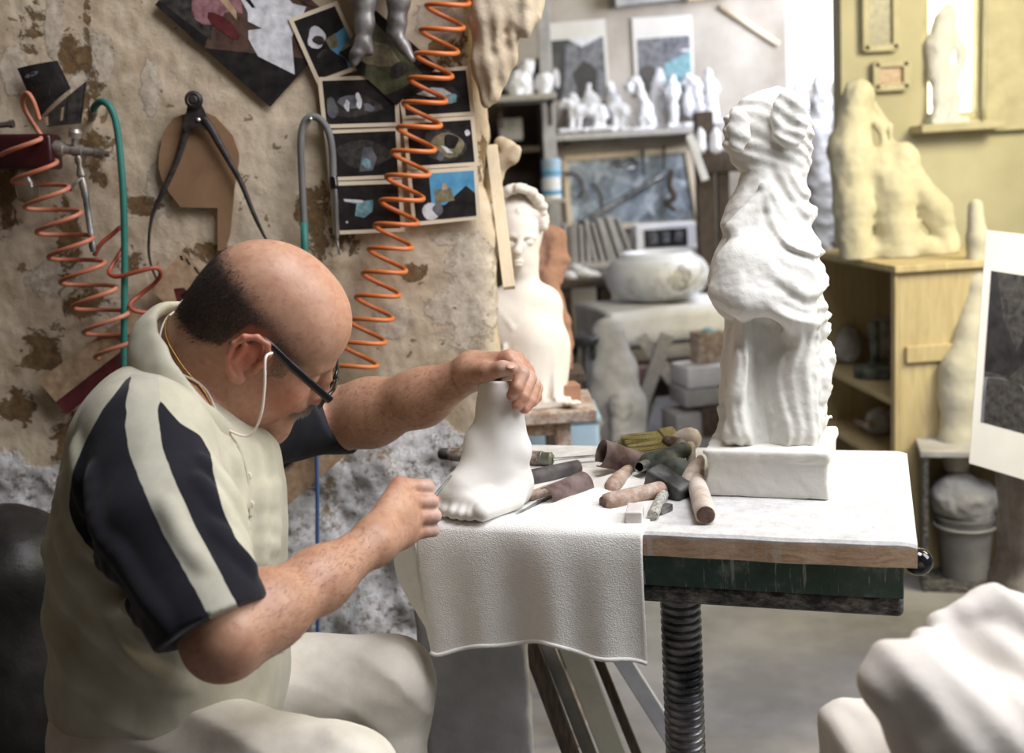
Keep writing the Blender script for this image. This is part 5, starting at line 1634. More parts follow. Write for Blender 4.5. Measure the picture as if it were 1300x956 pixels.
rf.fn(lambda p: .006 * pnoise(p, 14, 3) + .0016 * np.sin(p[:, 0] * 190 + p[:, 2] * 40 + 9 * pnoise(p, 5)), Rr(635, 60), 1, 0, 'd')
v, f = rf.mesh(.004); o = link('relief_fragment', v, f, M['warmplaster']); tag(o, 'long warm-grey carved relief fragment hung at the end of the plaster wall', 'sculpture')
M['lath'] = wood('pale_pine', (206, 188, 158), (222, 206, 180), (30, 30, 3), .7, dust=False)
a, b = P(624, 186, 2.40), P(646.5, 366, 2.33); dz_ = (a - b) / np.linalg.norm(a - b); s_ = np.cross(dz_, FW); s_ /= np.linalg.norm(s_); n_ = np.cross(s_, dz_)
o = link('batten', *box_vf((a + b) / 2, (.0128, .011, np.linalg.norm(a - b) / 2), np.stack([s_, n_, dz_], 1), .001), M['lath'], smooth=False)
tag(o, 'pale wooden batten standing on end beside the white bust', 'batten')
ph_ = SDF(); ph_.chain([P(636, 182, 2.46), P(646, 190, 2.45), P(655, 192, 2.44)], [.016, .018, .010], .012); ph_.chain([P(640, 206, 2.45), P(650, 200, 2.44), P(656, 190, 2.43)], [.014, .014, .010], .01)
ph_.chain([P(636, 205, 2.45), P(626, 225, 2.46), P(622, 250, 2.47)], [.015, .02, .016], .015)
v, f = ph_.mesh(.004); o = link('plaster_scrap', v, f, M['warmplaster']); tag(o, 'small broken plaster piece caught behind the top of the pale batten', 'scrap')
# ================================================================= the room behind
M['white'] = plaster('white_plaster', (206, 206, 208), (230, 230, 232), 12, .3, 40, .006)
M['greyplaster'] = plaster('dusty_grey_plaster', (146, 144, 142), (182, 180, 178), 10, .3, 40, .006)
M['bustwhite'] = plaster('old_white_bust_plaster', (214, 206, 196), (232, 226, 218), 8, .2, 60, .004)
M['terra'] = plaster('terracotta_clay', (140, 104, 84), (172, 132, 110), 12, .3, 50, .005)
M['shelfw'] = mat('dusty_shelf_board', (150, 144, 136), (190, 186, 180), 14, .9, bump=.2, stretch=(3, 20, 20))
M['browndark'] = mat('dark_brown_wood', (58, 48, 40), (92, 78, 66), 8, .8, bump=.2, stretch=(20, 20, 3))
M['darkmetal'] = mat('dark_stool_metal', (26, 27, 31), (54, 55, 60), 12, .6)
M['cabinet'] = wood('honey_pine', (166, 148, 108), (196, 180, 138), (16, 16, 2), .7, dust=False)
M['cabinside'] = mat('cabinet_inside', (140, 130, 98), (164, 152, 118), 8, .8, stretch=(16, 16, 2))
M['blueplastic'] = mat('pale_blue_plastic', (142, 168, 190), (166, 190, 210), 5, .6)
M['stoolwood'] = wood('worn_stool_wood', (124, 102, 88), (162, 138, 120), (20, 20, 3), .75)
M['redwood'] = mat('red_brown_painted_board', (92, 62, 58), (160, 140, 136), 22, .85, bump=.2)
M['stonegrey'] = plaster('rough_grey_stone', (110, 104, 98), (168, 160, 152), 14, .8, 26, .012)


GF = 'plaster figurines on the long back shelf'
class Fig:
    """a small carved figure: points by photo position at a fixed distance, sizes in the same pixels"""
    def __init__(s, d): s.d = d; s.k = d / F; s.s = SDF()
    def p(s, x, y, o=0): return P(x, y, s.d + o * s.k)
    def c(s, pts, rs, k=4):
        pts = [s.p(*q) for q in pts]; rs = [rs] * len(pts) if np.isscalar(rs) else rs
        s.s.chain(pts, [r * s.k for r in rs], k * s.k); return s
    def e(s, x, y, rx, ry, rz=None, o=0, k=4, op='u'):
        s.s.ell(s.p(x, y, o), (rx * s.k, ry * s.k, (rz or rx) * s.k), CB, k * s.k, op); return s
    def b(s, x, y, hx, hy, hz, o=0, k=2, rad=1): s.s.box(s.p(x, y, o), (hx * s.k, hz * s.k, hy * s.k), None, rad * s.k, k * s.k); return s
    def rough(s, amp, sc):
        pr = [(q[1], q[2]) for q in s.s.p]; c = np.mean([q[0] for q in pr], 0)
        s.s.fn(lambda p: amp * s.k * pnoise(p / s.k, sc, 2), c, 1, 0, 'd'); return s
    def go(s, name, m, label, cat='sculpture', group=None, res=1.3, parent=None):
        if group == GF: s.rough(2.2, .14)
        v, f = s.s.mesh(res * s.k, pad=2 * s.k)
        o = link(name, v, f, m, parent=parent)
        return tag(o, label, cat, group) if parent is None else o


def shelf(x0, y0, x1, y1, d, depth, th, name, label, m=None, bracket=True):
    a, b = P(x0, y0, d), P(x1, y1, d); z = (a[2] + b[2]) / 2
    c = np.array([(a[0] + b[0]) / 2, a[1] + depth / 2, z - th / 2])
    t = thing(name, label, 'shelf', (c[0], c[1], z - th))
    g = G(); g.add(*box_vf(c, (abs(b[0] - a[0]) / 2, depth / 2, th / 2), None, .003)); g.build('board', m or M['shelfw'], parent=t)
    if bracket:
        for u in (.08, .92):
            x = a[0] + (b[0] - a[0]) * u
            g = G(); g.add(*box_vf((x, a[1] + depth - .01, z - th - .06), (.012, .01, .06))); g.add(*box_vf((x, a[1] + depth / 2 + .02, z - th - .008), (.012, depth / 2 - .02, .008)))
            g.build('bracket', M['browndark'], parent=t)
    return z


# --- main figurine shelf
SDP = 6.2
zs = shelf(706, 170, 900, 160, SDP, .38, .035, 'wall_shelf', 'long white shelf of plaster figurines below two framed posters')
GF = 'plaster figurines on the long back shelf'
yb = lambda x: 170 - (x - 706) * (10 / 194) - 2.5      # shelf edge line in the picture
D1 = SDP + .13


def Fg(o=.13): return Fig(SDP + o)


q = Fg(.08); q.c([(716, 130), (722, 133), (732, 141)], [5, 6, 7]); q.c([(732, 141), (750, 140), (762, 141)], [8.5, 8, 8]); q.c([(711, 134), (715, 131)], [3, 4]); q.c([(726, 145), (725, 163)], [5, 3.5]); q.c([(736, 147), (735, 163)], [4.5, 3.2]); q.c([(758, 146), (757, 163)], [5, 3.4]); q.c([(765, 146), (765, 163)], [4.5, 3.2]); q.c([(767, 139), (771, 148)], [3, 2]); q.b(742, 165, 34, 2.4, 12)
q.go('horse_figurine', M['white'], 'white standing horse figurine, leftmost at the front of the long back shelf', 'figurine', GF)
q = Fg(.24); q.c([(727, 150), (727, 125), (726, 112)], [10, 9, 7]); q.e(726, 105, 6.5, 7); q.c([(722, 100), (721, 97)], 2); q.c([(731, 100), (732, 97)], 2); q.e(728, 158, 10, 8)
q.go('owl_figurine', M['white'], 'narrow white owl-like figurine behind the horse figurine head', 'figurine', GF)
q = Fg(.24); q.c([(749, 156), (749, 130), (748, 118)], [14, 13, 10]); q.e(748, 108, 8.5, 9); q.c([(741, 120), (745, 140)], 4); q.e(747, 109, 3, 3, 3, -9)
q.go('bust_figurine', M['white'], 'broad white hooded figurine behind the horse figurine body', 'figurine', GF)
q = Fg(.22); q.c([(778, 160), (778, 130), (775, 117)], [11, 9, 6]); q.e(774, 111, 6, 7); q.c([(770, 107), (769, 103)], 2); q.c([(778, 106), (780, 102)], 2); q.c([(781, 128), (789, 140)], [6, 6])
q.go('cat_figurine', M['white'], 'white upright seated cat figurine, ears up, under the gap between the posters', 'figurine', GF)
q = Fg(.10); q.c([(780, 138), (790, 140), (797, 144)], [7, 8, 7.5]); q.c([(777, 134), (774, 138)], [4, 3]); q.c([(781, 144), (781, 163)], [4.4, 3.2]); q.c([(789, 146), (788, 163)], [4, 3]); q.c([(798, 148), (797, 163)], [4.6, 3.3]); q.b(787, 164, 14, 2, 10)
q.go('calf_figurine', M['white'], 'small white four-legged calf figurine in front of the seated cat', 'figurine', GF)
q = Fg(.05); q.c([(800, 112), (798, 108), (802, 102), (808, 101), (811, 108), (814, 122), (820, 138), (825, 156)], [5, 4, 3.6, 4, 4.5, 6, 8, 8]); q.c([(797, 112), (801, 116)], [5, 3]); q.e(816, 150, 9, 14)
q.b(816, 164, 14, 2, 10); q.go('heron_figurine', M['white'], 'white long-necked bird figurine with its head bent down', 'figurine', GF)
q = Fg(.22); q.e(834, 71, 5.5, 7); q.c([(834, 78), (835, 90), (837, 100)], [5, 8, 8.5]); q.c([(836, 100), (838, 125), (837, 158)], [8.5, 8, 6]); q.c([(828, 84), (827, 98), (836, 104)], [3, 2.8, 2.5]); q.c([(842, 84), (845, 97), (838, 105)], [3, 2.8, 2.5]); q.c([(830, 110), (829, 158)], [7, 5]); q.b(834, 161, 13, 2.4, 11)
q.go('tall_figurine', M['white'], 'tallest white standing figurine with folded arms, before the right poster', 'figurine', GF)
q = Fg(.12); q.e(854, 100, 5, 6); q.c([(854, 106), (854, 122)], [5, 7]); q.c([(854, 122), (855, 158)], [7, 5.5]); q.c([(847, 108), (846, 118), (852, 122)], [2.4, 2.2, 2]); q.c([(861, 108), (862, 118), (856, 122)], [2.4, 2.2, 2]); q.b(855, 160, 9, 2, 9)
q.go('child_figurine', M['white'], 'small white child-like figurine right of the tallest one', 'figurine', GF)
q = Fg(.12); q.c([(874, 98), (880, 104), (886, 116)], [5, 7, 8]); q.c([(872, 101), (868, 105)], [4, 3]); q.c([(886, 116), (890, 140), (888, 155)], [9, 9, 8]); q.e(874, 130, 7, 18); q.e(874, 112, 5, 6); q.b(882, 158, 16, 2.4, 11)
q.go('horse_bust', M['white'], 'white horse bust with a small figure at its chest, right of the child figurine', 'figurine', GF)
q = Fg(.10); q.e(899, 92, 5, 6); q.c([(899, 98), (901, 115), (903, 152)], [5, 9, 10]); q.c([(905, 104), (912, 112)], [4, 3]); q.b(903, 156, 13, 2.4, 10)
q.go('robed_figurine', M['white'], 'white robed figurine at the right end of the long back shelf', 'figurine', GF)

# --- small shelf at the left, half behind the plaster wall
zs2 = shelf(628, 121, 706, 118, 5.6, .3, .03, 'wall_shelf', 'short shelf of broken plaster bits right of the carved relief')
GB = 'plaster bits on the short shelf'
for x, y, rx, ry, lab, sd in ((655, 104, 16, 13, 'broken plaster lump at the left of the short shelf', 1), (668, 88, 10, 12, 'upper plaster lump standing on the short shelf', 2), (690, 105, 12, 12, 'white rounded plaster lump at the right end of the short shelf', 3), (673, 110, 8, 8, 'small plaster lump in the middle of the short shelf', 4)):
    q = Fig(5.72 + .03 * sd); q.e(x, y, rx, ry, k=3); q.e(x + rx * .5, y - ry * .5, rx * .5, ry * .5, k=4); q.e(x - rx * .4, y + ry * .4, rx * .7, ry * .5, k=4)
    q.c([(x, y), (x, 118)], [rx * .7, rx * .6]); q.rough(3, .12); q.go('plaster_lump', M['white'], lab, 'lump', GB, 1.4)
# upright post carrying the short shelf
a, b = P(697, -10, 5.9), P(699, 330, 5.9)
o = link('shelf_upright', *box_vf(((a[0] + b[0]) / 2, a[1], 1.25), (.035, .03, 1.25), None, .004), M['greyplaster'], smooth=False); tag(o, 'tall grey upright post beside the left poster', 'post')
# dark shelving recess left of it
dk = thing('rack', 'dark open rack between the bust and the grey upright post', 'rack', (P(665, 300, 6.2)[0], P(665, 300, 6.2)[1], 0))
xa, xb = P(612, 200, 6.25)[0], P(690, 200, 6.25)[0]; yy = P(650, 200, 6.25)[1]
for nm, c, h in (('side', (xa, yy, 1.0), (.02, .2, 1.0)), ('side', (xb, yy, 1.0), (.02, .2, 1.0)), ('back_panel', ((xa + xb) / 2, yy + .2, 1.0), ((xb - xa) / 2, .01, 1.0)), ('rack_shelf', ((xa + xb) / 2, yy, 1.12), ((xb - xa) / 2 - .02, .19, .015)), ('rack_shelf', ((xa + xb) / 2, yy, 1.52), ((xb - xa) / 2 - .02, .19, .015)), ('rack_shelf', ((xa + xb) / 2, yy, .55), ((xb - xa) / 2 - .02, .19, .015))):
    g = G(); g.add(*box_vf(c, h, None, .003)); g.build(nm, M['browndark'], parent=dk)
q = Fig(6.15); q.b(648, 165, 15, 14, 12); q.rough(1.5, .1); q.go('grey_box', M['greyplaster'], 'grey box on the upper level of the dark rack', 'box')
for i, (y, m, lab) in enumerate(((215, 'blueplastic', 'pale blue tin on the ledge left of the framed tool picture'), (240, 'white', 'white tub with a blue band left of the framed tool picture'))):
    q = Fig(5.85); c = q.p(700, y); t = thing('tin', lab, 'tin', c - np.array([0, 0, .05]))
    g = G(); g.add(*lathe_vf([(0, -.05), (.05, -.05), (.052, -.04), (.052, .05), (.046, .055), (0, .055)], c, None, 20)); g.build('body', M[m], parent=t, smooth=True, ang=40)
    g = G(); g.add(*lathe_vf([(.0535, -.03), (.0535, -.005)], c, None, 20)); g.build('band', PH['blue'], parent=t, smooth=True)

_t = P(700, 252, 5.85); g = G(); g.add(*box_vf((_t[0], _t[1] + .02, _t[2] - .012), (.07, .075, .012), None, .003)); o = g.build('tin_ledge', M['shelfw'], smooth=False); tag(o, 'small ledge under the two tins on the grey upright post', 'ledge')
# --- posters
def back_card(*a, **k): return card(*a, th=.004, **k)
Bq = lambda pts, off=.012: [onY(x, y, BY - off) for x, y in pts]
o = back_card('poster', 'left grey poster with white margins above the figurine shelf', 'poster', Bq([(694, 30), (768, 24), (775, 124), (697, 130)]), 'grey',
          [('black', [(0, .0), (.4, 0), (.3, .12), (.28, .5), (.2, 1), (0, 1)]), ('white', [(.35, .0), (.95, .0), (.6, .14)]), ('shade', blob(.08, .45, .12, .3, 14, 3)), ('white', blob(.12, .62, .06, .16, 12, 4)), ('black', [(.42, .55), (.62, .36), (.86, .55), (.8, 1), (.5, 1)]), ('black', blob(.64, .62, .2, .22, 14, 7))], border=('w', .03, .22, .95, .99))
o = back_card('poster', 'right grey poster with white margins behind the tallest figurine', 'poster', Bq([(802, 23), (878, 19), (882, 112), (807, 124)]), 'grey',
          [('shade', blob(.15, .75, .2, .3, 14, 3)), ('black', blob(.06, .8, .08, .14, 12, 5)), ('teal', [(.5, .5), (1, .3), (1, 1), (.5, 1)]), ('white', blob(.92, .28, .1, .03, 10, 4)), ('grey', blob(.5, .2, .4, .12, 12, 6))], border=('w', .06, .27, .95, .98))
fr = thing('picture_frame', 'cream framed silvery picture with tools hung across it', 'picture', Bq([(800, 290)])[0])
cq = Bq([(716, 202), (872, 190), (887, 283), (724, 290)], .03)
for i, nm in ((0, 'top'), (1, 'side'), (2, 'bottom'), (3, 'side')):
    a, b = cq[i], cq[(i + 1) % 4]; d_ = b - a; L_ = np.linalg.norm(d_); d_ /= L_; s_ = np.cross(NW, d_)
    g = G(); g.add(*box_vf((a + b) / 2 + NW * .0, (L_ / 2, .012, .016), np.stack([d_, NW, s_], 1), .003)); g.build('frame_rail', M['lath'], parent=fr)
t = NT('silvery_collage'); vv = t.n.new('ShaderNodeTexVoronoi'); vv.inputs['Scale'].default_value = 12; t.l.new(t.tc.outputs['Object'], vv.inputs[0])
sx = t.n.new('ShaderNodeSeparateXYZ'); t.l.new(vv.outputs['Color'], sx.inputs[0])
t.color(t.mix(.45, t.ramp(sx.outputs[0], [(.0, (70, 80, 90)), (.4, (120, 134, 146)), (.75, (176, 190, 200)), (1, (226, 230, 234))]), t.ramp(t.noise(22, 6, .7), [(.3, (60, 70, 80)), (.7, (210, 218, 224))]))); t.set(Roughness=.4)
M['collage'] = t.m
g = G(); m_ = [c + np.array([0, .008, 0]) for c in cq]; g.add(m_, [[3, 2, 1, 0]]); g.build('picture', M['collage'], parent=fr)
# tools hung over the picture
GT = 'tools hung across the framed picture'
TP = lambda x, y, o=.07: onY(x, y, BY - o)
def hung(name, label, cat, mk, path, r, **k):
    o = link(name, *tube_vf(spline([TP(*q) for q in path], 6), r, 8, **k), M[mk]); tag(o, label, cat, GT); return o
hung('steel_bar', 'long pale steel bar leaning diagonally across the framed picture', 'bar', 'steel', [(731, 287, .12), (844, 221, .06)], .016)
o = link('sieve', *tube_vf([TP(795 + 14 * cos(a), 208 + 6 * sin(a), .08 + .05 * sin(a)) for a in np.linspace(0, 2 * pi, 30, endpoint=False)], .008, 8, closed=True), M['chrome']); tag(o, 'pale oval hoop hanging at the top of the framed picture', 'hoop', GT)
hung('curved_calliper', 'dark bow-shaped calliper hanging at the left of the framed picture', 'calliper', 'browndark', [(716, 220), (732, 222), (740, 238), (736, 252)], .008)
hung('curved_calliper', 'second dark bow calliper, just right of the bow-shaped one', 'calliper', 'browndark', [(752, 232), (762, 246), (764, 262), (760, 272)], .008)
hung('hung_rasp', 'dark flat rasp hanging from the top middle of the frame', 'rasp', 'browndark', [(816, 190), (817, 222)], .016, flat=.4)
hung('hung_rasp', 'dark rasp with a wide tail hanging right of the first rasp', 'rasp', 'browndark', [(843, 185), (843, 215)], .016, flat=.4)
hung('tongs', 'dark tongs hanging open over the right part of the picture', 'tongs', 'browndark', [(853, 216), (850, 235), (856, 250), (848, 258), (858, 268)], [.016, .02, .012])
# shelves of papers and the box below the frame
zl = shelf(706, 336, 806, 331, 6.1, .34, .03, 'wall_shelf', 'low shelf of leaning folders behind the marble bowl', bracket=False)
bk = thing('folder', 'dusty folder in the row of folders behind the marble bowl', 'folder', (0, 0, 0), 'row of dusty folders')
bw, bh, bd = .012, .105, .09
g = G(); g.add(*box_vf((0, 0, bh), (bw, bd, bh), None, .003)); g.build('cover', M['greyplaster'], parent=bk)
g = G(); g.add(*box_vf((.0015, -.004, bh + .002), (bw * .6, bd - .006, bh - .003))); g.build('pages', M['white'], parent=bk)
g = G(); g.add(*box_vf((-bw + .002, -bd + .001, bh), (.0025, .003, bh - .006))); g.build('spine', M['browndark'], parent=bk)
spots = [(712, 0, 1.0), (718.5, 0, 1.05), (725, 0, .95), (731.5, 0, 1.1), (738, 0, 1.0), (744.5, 0, 1.12), (756, -11, 1.08), (763.5, -12, 1.05), (771, -13, 1.15), (778.5, -14, 1.12), (786, -15, 1.2), (793.5, -16, 1.18), (801, -17, 1.15)]
for i, (x, lean, sc_) in enumerate(spots):
    q = P(x, 331, 6.24); b_ = bk
    if i:
        b_ = bk.copy(); COL.objects.link(b_)
        for ch in list(bk.children):
            c2 = ch.copy(); COL.objects.link(c2); c2.parent = b_
    b_.location = (q[0], q[1], zl + abs(sin(radians(lean))) * .012); b_.rotation_euler = (0, radians(lean), radians((i * 37) % 11 - 5)); b_.scale = (1, 1, sc_)
    b_['label'] = 'dusty folder in the row of folders behind the marble bowl'
q = Fig(6.2); t = thing('tray', 'small white-rimmed box of dark scraps right of the folder row', 'box', q.p(842, 318) )
c = q.p(842, 301)
g = G(); g.add(*box_vf(c, (.165, .10, .075), None, .006)); g.build('body', M['white'], parent=t)
g = G(); g.add(*box_vf(c + np.array([0, -.1, 0]), (.12, .004, .05), None, .002)); g.build('panel', PH['black'], parent=t)
g = G()
for i in range(3): g.add(*box_vf(c + np.array([-.07 + .07 * i, -.105, .004]), (.02, .004, .03), rot('Y', 8 * i - 8), .002))
g.build('label', PH['grey'], parent=t)
shelf(795, 318, 905, 312, 6.1, .3, .03, 'wall_shelf', 'narrow ledge under the small white-rimmed box', bracket=False)
zc = shelf(708, 358, 772, 354, 5.7, .4, .04, 'bench', 'dark low bench of plaster crumbs left of the marble bowl', M['browndark'], bracket=False)
for i, (x, y, r) in enumerate(((722, 350, 9), (738, 346, 10), (752, 349, 9), (730, 340, 7))):
    q = Fig(5.85 + .04 * i); q.e(x, y, r, r * .7); q.e(x + r * .6, y + 2, r * .6, r * .5); q.rough(2.5, .15); q.go('plaster_chunk', M['white'], ['jagged white chunk at the left of the dark low bench', 'largest white chunk on the dark low bench', 'white chunk nearest the marble bowl on the low bench', 'topmost small white chunk on the dark low bench'][i], 'chunk', 'white chunks on the low bench', 1.4)
for x in (716, 766):
    a = P(x, 362, 5.85); o = link('trestle', *box_vf((a[0], a[1], (zc - .04) / 2), (.03, .12, (zc - .04) / 2), None, .004), M['browndark'], smooth=False); tag(o, 'dark support of the low bench, ' + ('under its left end' if x < 740 else 'under its right end by the marble bowl'), 'trestle')
# top of the back wall: ledge pieces
o = link('ledge', *box_vf((onY(826, 3, BY)[0], BY - .06, onY(826, 3, BY)[2] + .03), (.215, .055, .045), rot('Y', -3.4), .004), M['greyplaster'], smooth=False); tag(o, 'grey ledge high on the back wall over the right poster', 'ledge')
o = link('ledge', *box_vf((onY(898, 2, BY)[0], BY - .06, onY(898, 2, BY)[2] + .03), (.13, .055, .025), rot('Y', -3.4), .004), M['lath'], smooth=False); tag(o, 'pale wooden ledge high on the back wall, right of the grey one', 'ledge')
o = link('pole', *tube_vf([onY(914, 8, BY - .02), onY(988, 56, BY - .02)], .016, 10), M['lath']); tag(o, 'pale pole slanting down near the top of the bright back wall', 'pole')

# --- drill stand right of the framed picture
ds_ = thing('drill_stand', 'brown upright machine stand left of the draped statue', 'stand', (P(895, 300, 5.6)[0], P(895, 300, 5.6)[1], 0))
a = P(893, 160, 5.6)
g = G(); g.add(*box_vf((a[0], a[1], .82), (.045, .04, .82), None, .004)); g.build('column', M['browndark'], parent=ds_)
b = P(915, 205, 5.6)
g = G(); g.add(*box_vf((b[0], b[1], b[2]), (.10, .05, .055), None, .01)); g.build('head', M['browndark'], parent=ds_, smooth=True, ang=40)
b = P(918, 255, 5.65); g = G(); g.add(*box_vf((b[0], b[1], b[2] - .2), (.03, .03, .35), None, .004)); g.build('guide_post', M['browndark'], parent=ds_)
g = G(); g.add(*box_vf((a[0], a[1], .02), (.22, .2, .02), None, .006)); g.build('base', M['browndark'], parent=ds_)
g = G(); g.add(*box_vf(P(885, 200, 5.5), (.018, .012, .12), rot('Y', -18), .003)); o = g.build('arm', M['white'], parent=ds_); o['label'] = 'white slanting arm'
for i, (x, y, lab) in enumerate(((889, 172, 'small white cone left of the two on top of the machine stand'), (908, 172, 'small white cone nearest the draped statue on the machine stand'))):
    q = Fig(5.55); q.c([(x, y - 8), (x, y)], [2.5, 5]); q.c([(x, y), (x, y + 16)], [6, 8]); q.go('plaster_cone', M['white'], lab, 'cone', 'white cones on the machine stand', 1.2)

# --- marble bowl on its stand
bc = P(834, 350, 5.3); kb_ = 5.3 / F
R0, H0 = 66 * kb_, 32 * kb_
prof = []
for a in np.linspace(-pi / 2, pi / 2 - .62, 18): prof.append((R0 * (abs(cos(a)) ** .62) * (1 if True else 1) if cos(a) > 0 else 0, H0 * sin(a)))
ro = prof[-1][0]
prof += [(ro * .93, H0 * .97), (ro * .86, H0 * .92), (ro * .80, H0 * .6), (ro * .55, H0 * .1), (0, -H0 * .1)]
t = NT('veined_white_marble'); wv = t.noise(5, 8, .65, dist=1.6)
t.color(t.mix(t.gray(t.noise(2.5, 3), .5, .62), t.ramp(t.noise(8, 5), [(.3, (196, 198, 204)), (.7, (224, 226, 230))]), t.ramp(wv, [(.42, (224, 226, 230)), (.5, (128, 122, 116)), (.56, (220, 222, 226))]))); t.set(Roughness=.35); M['marble'] = t.m
o = link('marble_bowl', *lathe_vf(prof, bc, None, 48), M['marble']); tag(o, 'round white veined marble bowl with a wide opening on a cloth-covered block', 'bowl')
zb_ = bc[2] - H0
sb = P(828, 385, 5.3)
# covered block
bs = thing('covered_block', 'pale block under a white cloth below the marble bowl', 'block', (sb[0], sb[1], zb_ - .3))
g = G(); g.add(*box_vf((sb[0] - .10, sb[1] + .02, zb_ - .13), (.21, .26, .12), rot('Z', 12), .01)); g.build('block', M['greyplaster'], parent=bs)
def drape(u, v):
    x = (u - .5) * .74; y = (v - .5) * .60; ex = max(abs(x) - .31, 0); ey = max(abs(y) - .24, 0)
    dz = -(ex * 2.6 + ey * 2.6) - .006 * sin(9 * u + 5 * v); k = .31 / max(abs(x), .31)
    p_ = np.array([math.copysign(min(abs(x), .31) + ex * .25, x) if x else 0, math.copysign(min(abs(y), .24) + ey * .25, y) if y else 0, 0]) @ rot('Z', 12).T
    return np.array([sb[0] + .02, sb[1], zb_ - .004]) + p_ + np.array([0, 0, dz])
o = link('cloth_cover', *grid_vf(36, 30, drape), M['white'], parent=bs); o.modifiers.new('th', 'SOLIDIFY').thickness = .005
# slab and trestle that carry it
o = link('slab', *box_vf((sb[0] + .08, sb[1], zb_ - .29), (.34, .3, .035), rot('Z', 12), .006), M['redwood'], smooth=False); tag(o, 'red-brown chipped slab under the cloth-covered block', 'slab')
tz = zb_ - .326
ts = thing('trestle', 'old wooden trestle with splayed legs under the red-brown slab', 'trestle', (sb[0] + .06, sb[1], 0))
g = G(); g.add(*box_vf((sb[0] + .06, sb[1], tz - .05), (.15, .2, .048), rot('Z', 12), .006)); g.build('head_block', M['browndark'], parent=ts)
for sx, sy in ((-1, -1), (1, -1), (-1, 1), (1, 1)):
    a_ = np.array([sb[0] + .06 + sx * .10, sb[1] + sy * .12, tz - .06]); b_ = np.array([sb[0] + .06 + sx * .24, sb[1] + sy * .25, .0])
    d_ = (b_ - a_); L_ = np.linalg.norm(d_); g = G(); g.add(*box_vf((a_ + b_) / 2, (.035, .025, L_ / 2), frame_from(d_), .004)); g.build('leg', M['shelfw'], parent=ts)
# stone sack, rocks
q = Fig(4.7); q.c([(772, 425), (776, 470), (780, 520)], [22, 30, 38], 14); q.c([(780, 520), (780, 600)], [40, 40], 10); q.rough(3, .04); q.go('sack', M['greyplaster'], 'slumped grey plaster sack standing left of the trestle', 'sack', res=2.2)
GR = 'white rocks lying in front of the plaster sack'
for x, y, r, lab in ((786, 514, 13, 'larger white rock lying in front of the plaster sack'), (752, 534, 10, 'smaller grey-white rock at the foot of the plaster sack')):
    q = Fig(4.55); q.e(x, y, r, r * 1.0, k=4); q.e(x + r * .5, y + r * .4, r * .8, r * .7, k=6); q.c([(x, y), (x, y + 130)], [r * .9, r * 1.1], 8); q.rough(3, .08); q.go('rock', M['greyplaster'], lab, 'rock', GR, 1.6)
# dark stool
st_ = P(741, 432, 4.6); sk = thing('stool', 'black metal stool between the clay torso and the plaster sack', 'stool', (st_[0], st_[1], 0))
g = G(); g.add(*lathe_vf([(0, -.02), (.058, -.02), (.064, -.008), (.064, .008), (.054, .018), (0, .02)], st_, None, 28)); g.build('seat', M['darkmetal'], parent=sk, smooth=True, ang=40)
for i in range(3):
    an = i * 2.09 + .5; d_ = np.array([cos(an), sin(an), 0]); g = G(); g.add(*tube_vf([st_ + d_ * .04 - Z3 * .02, np.array([st_[0], st_[1], 0]) + d_ * .15], .012, 10)); g.build('leg', M['darkmetal'], parent=sk, smooth=True)
g = G(); g.add(*tube_vf([np.array([st_[0] + .085 * cos(a), st_[1] + .085 * sin(a), st_[2] * .5]) for a in np.linspace(0, 2 * pi, 24, endpoint=False)], .008, 8, closed=True)); g.build('foot_ring', M['darkmetal'], parent=sk, smooth=True)
# boxes at the right of the trestle
def crate(x, y, hw, hh, d, name, label, m, open_=True, ztxt=0):
    k = d / F; c = P(x, y, d); t = thing(name, label, 'box', c - Z3 * hh * k); w, h = hw * k, hh * k
    Rz = rot('Z', 14)
    for nm, o_, s_ in (('side', (-w, 0, 0), (.008, w * .8, h)), ('side', (w, 0, 0), (.008, w * .8, h)), ('end', (0, -w * .8, 0), (w, .008, h)), ('end', (0, w * .8, 0), (w, .008, h)), ('base', (0, 0, -h), (w, w * .8, .008))):
        g = G(); g.add(*box_vf(c + Rz @ np.array(o_), s_, Rz, .002)); g.build(nm, m, parent=t)
    return t, c, w, h
crate(898, 442, 16, 22, 4.9, 'box', 'tan open box on top of the pile left of the draped statue', M['stoolwood'])
q = Fig(4.9); q.e(900, 425, 12, 9); q.e(907, 430, 7, 8); q.rough(2, .2); q.go('glass_lump', PH['teal'], 'teal and white lump inside the tan open box', 'lump', res=1.3)
for x, y, hx, hy, m, lab in ((888, 474, 27, 13, 'white', 'white block under the tan open box'), (882, 500, 24, 11, 'greyplaster', 'grey block below the white block, left of the statue'), (902, 530, 22, 18, 'browndark', 'dark crate-like block at the bottom of the pile left of the statue'), (872, 545, 24, 26, 'greyplaster', 'large grey block standing on the floor left of the statue')):
    q = Fig(4.9); c = q.p(x, y); lowz = c[2] - hy * q.k
    g = G(); g.add(*box_vf(c, (hx * q.k, .10, hy * q.k), rot('Z', 12), .008)); o = g.build('stone_block', M[m], smooth=True, ang=40); tag(o, lab, 'block')
zlow = P(886, 570, 4.9)[2]
g = G(); g.add(*box_vf((P(888, 570, 4.9)[0], P(888, 570, 4.9)[1], zlow / 2), (.15, .14, zlow / 2), rot('Z', 12), .01)); o = g.build('plinth', M['shelfw'], smooth=False); tag(o, 'grey plinth carrying the pile of boxes left of the statue', 'plinth')
o = link('plank', *box_vf(P(820, 500, 5.0), (.03, .012, .3), rot('Y', 20) @ rot('X', 10), .003), M['shelfw'], smooth=False); tag(o, 'pale plank leaning on the trestle legs', 'plank')
o = link('plank', *box_vf(P(858, 490, 5.0), (.028, .012, .28), rot('Y', -32), .003), M['shelfw'], smooth=False); tag(o, 'grey plank slanting the other way right of the trestle', 'plank')

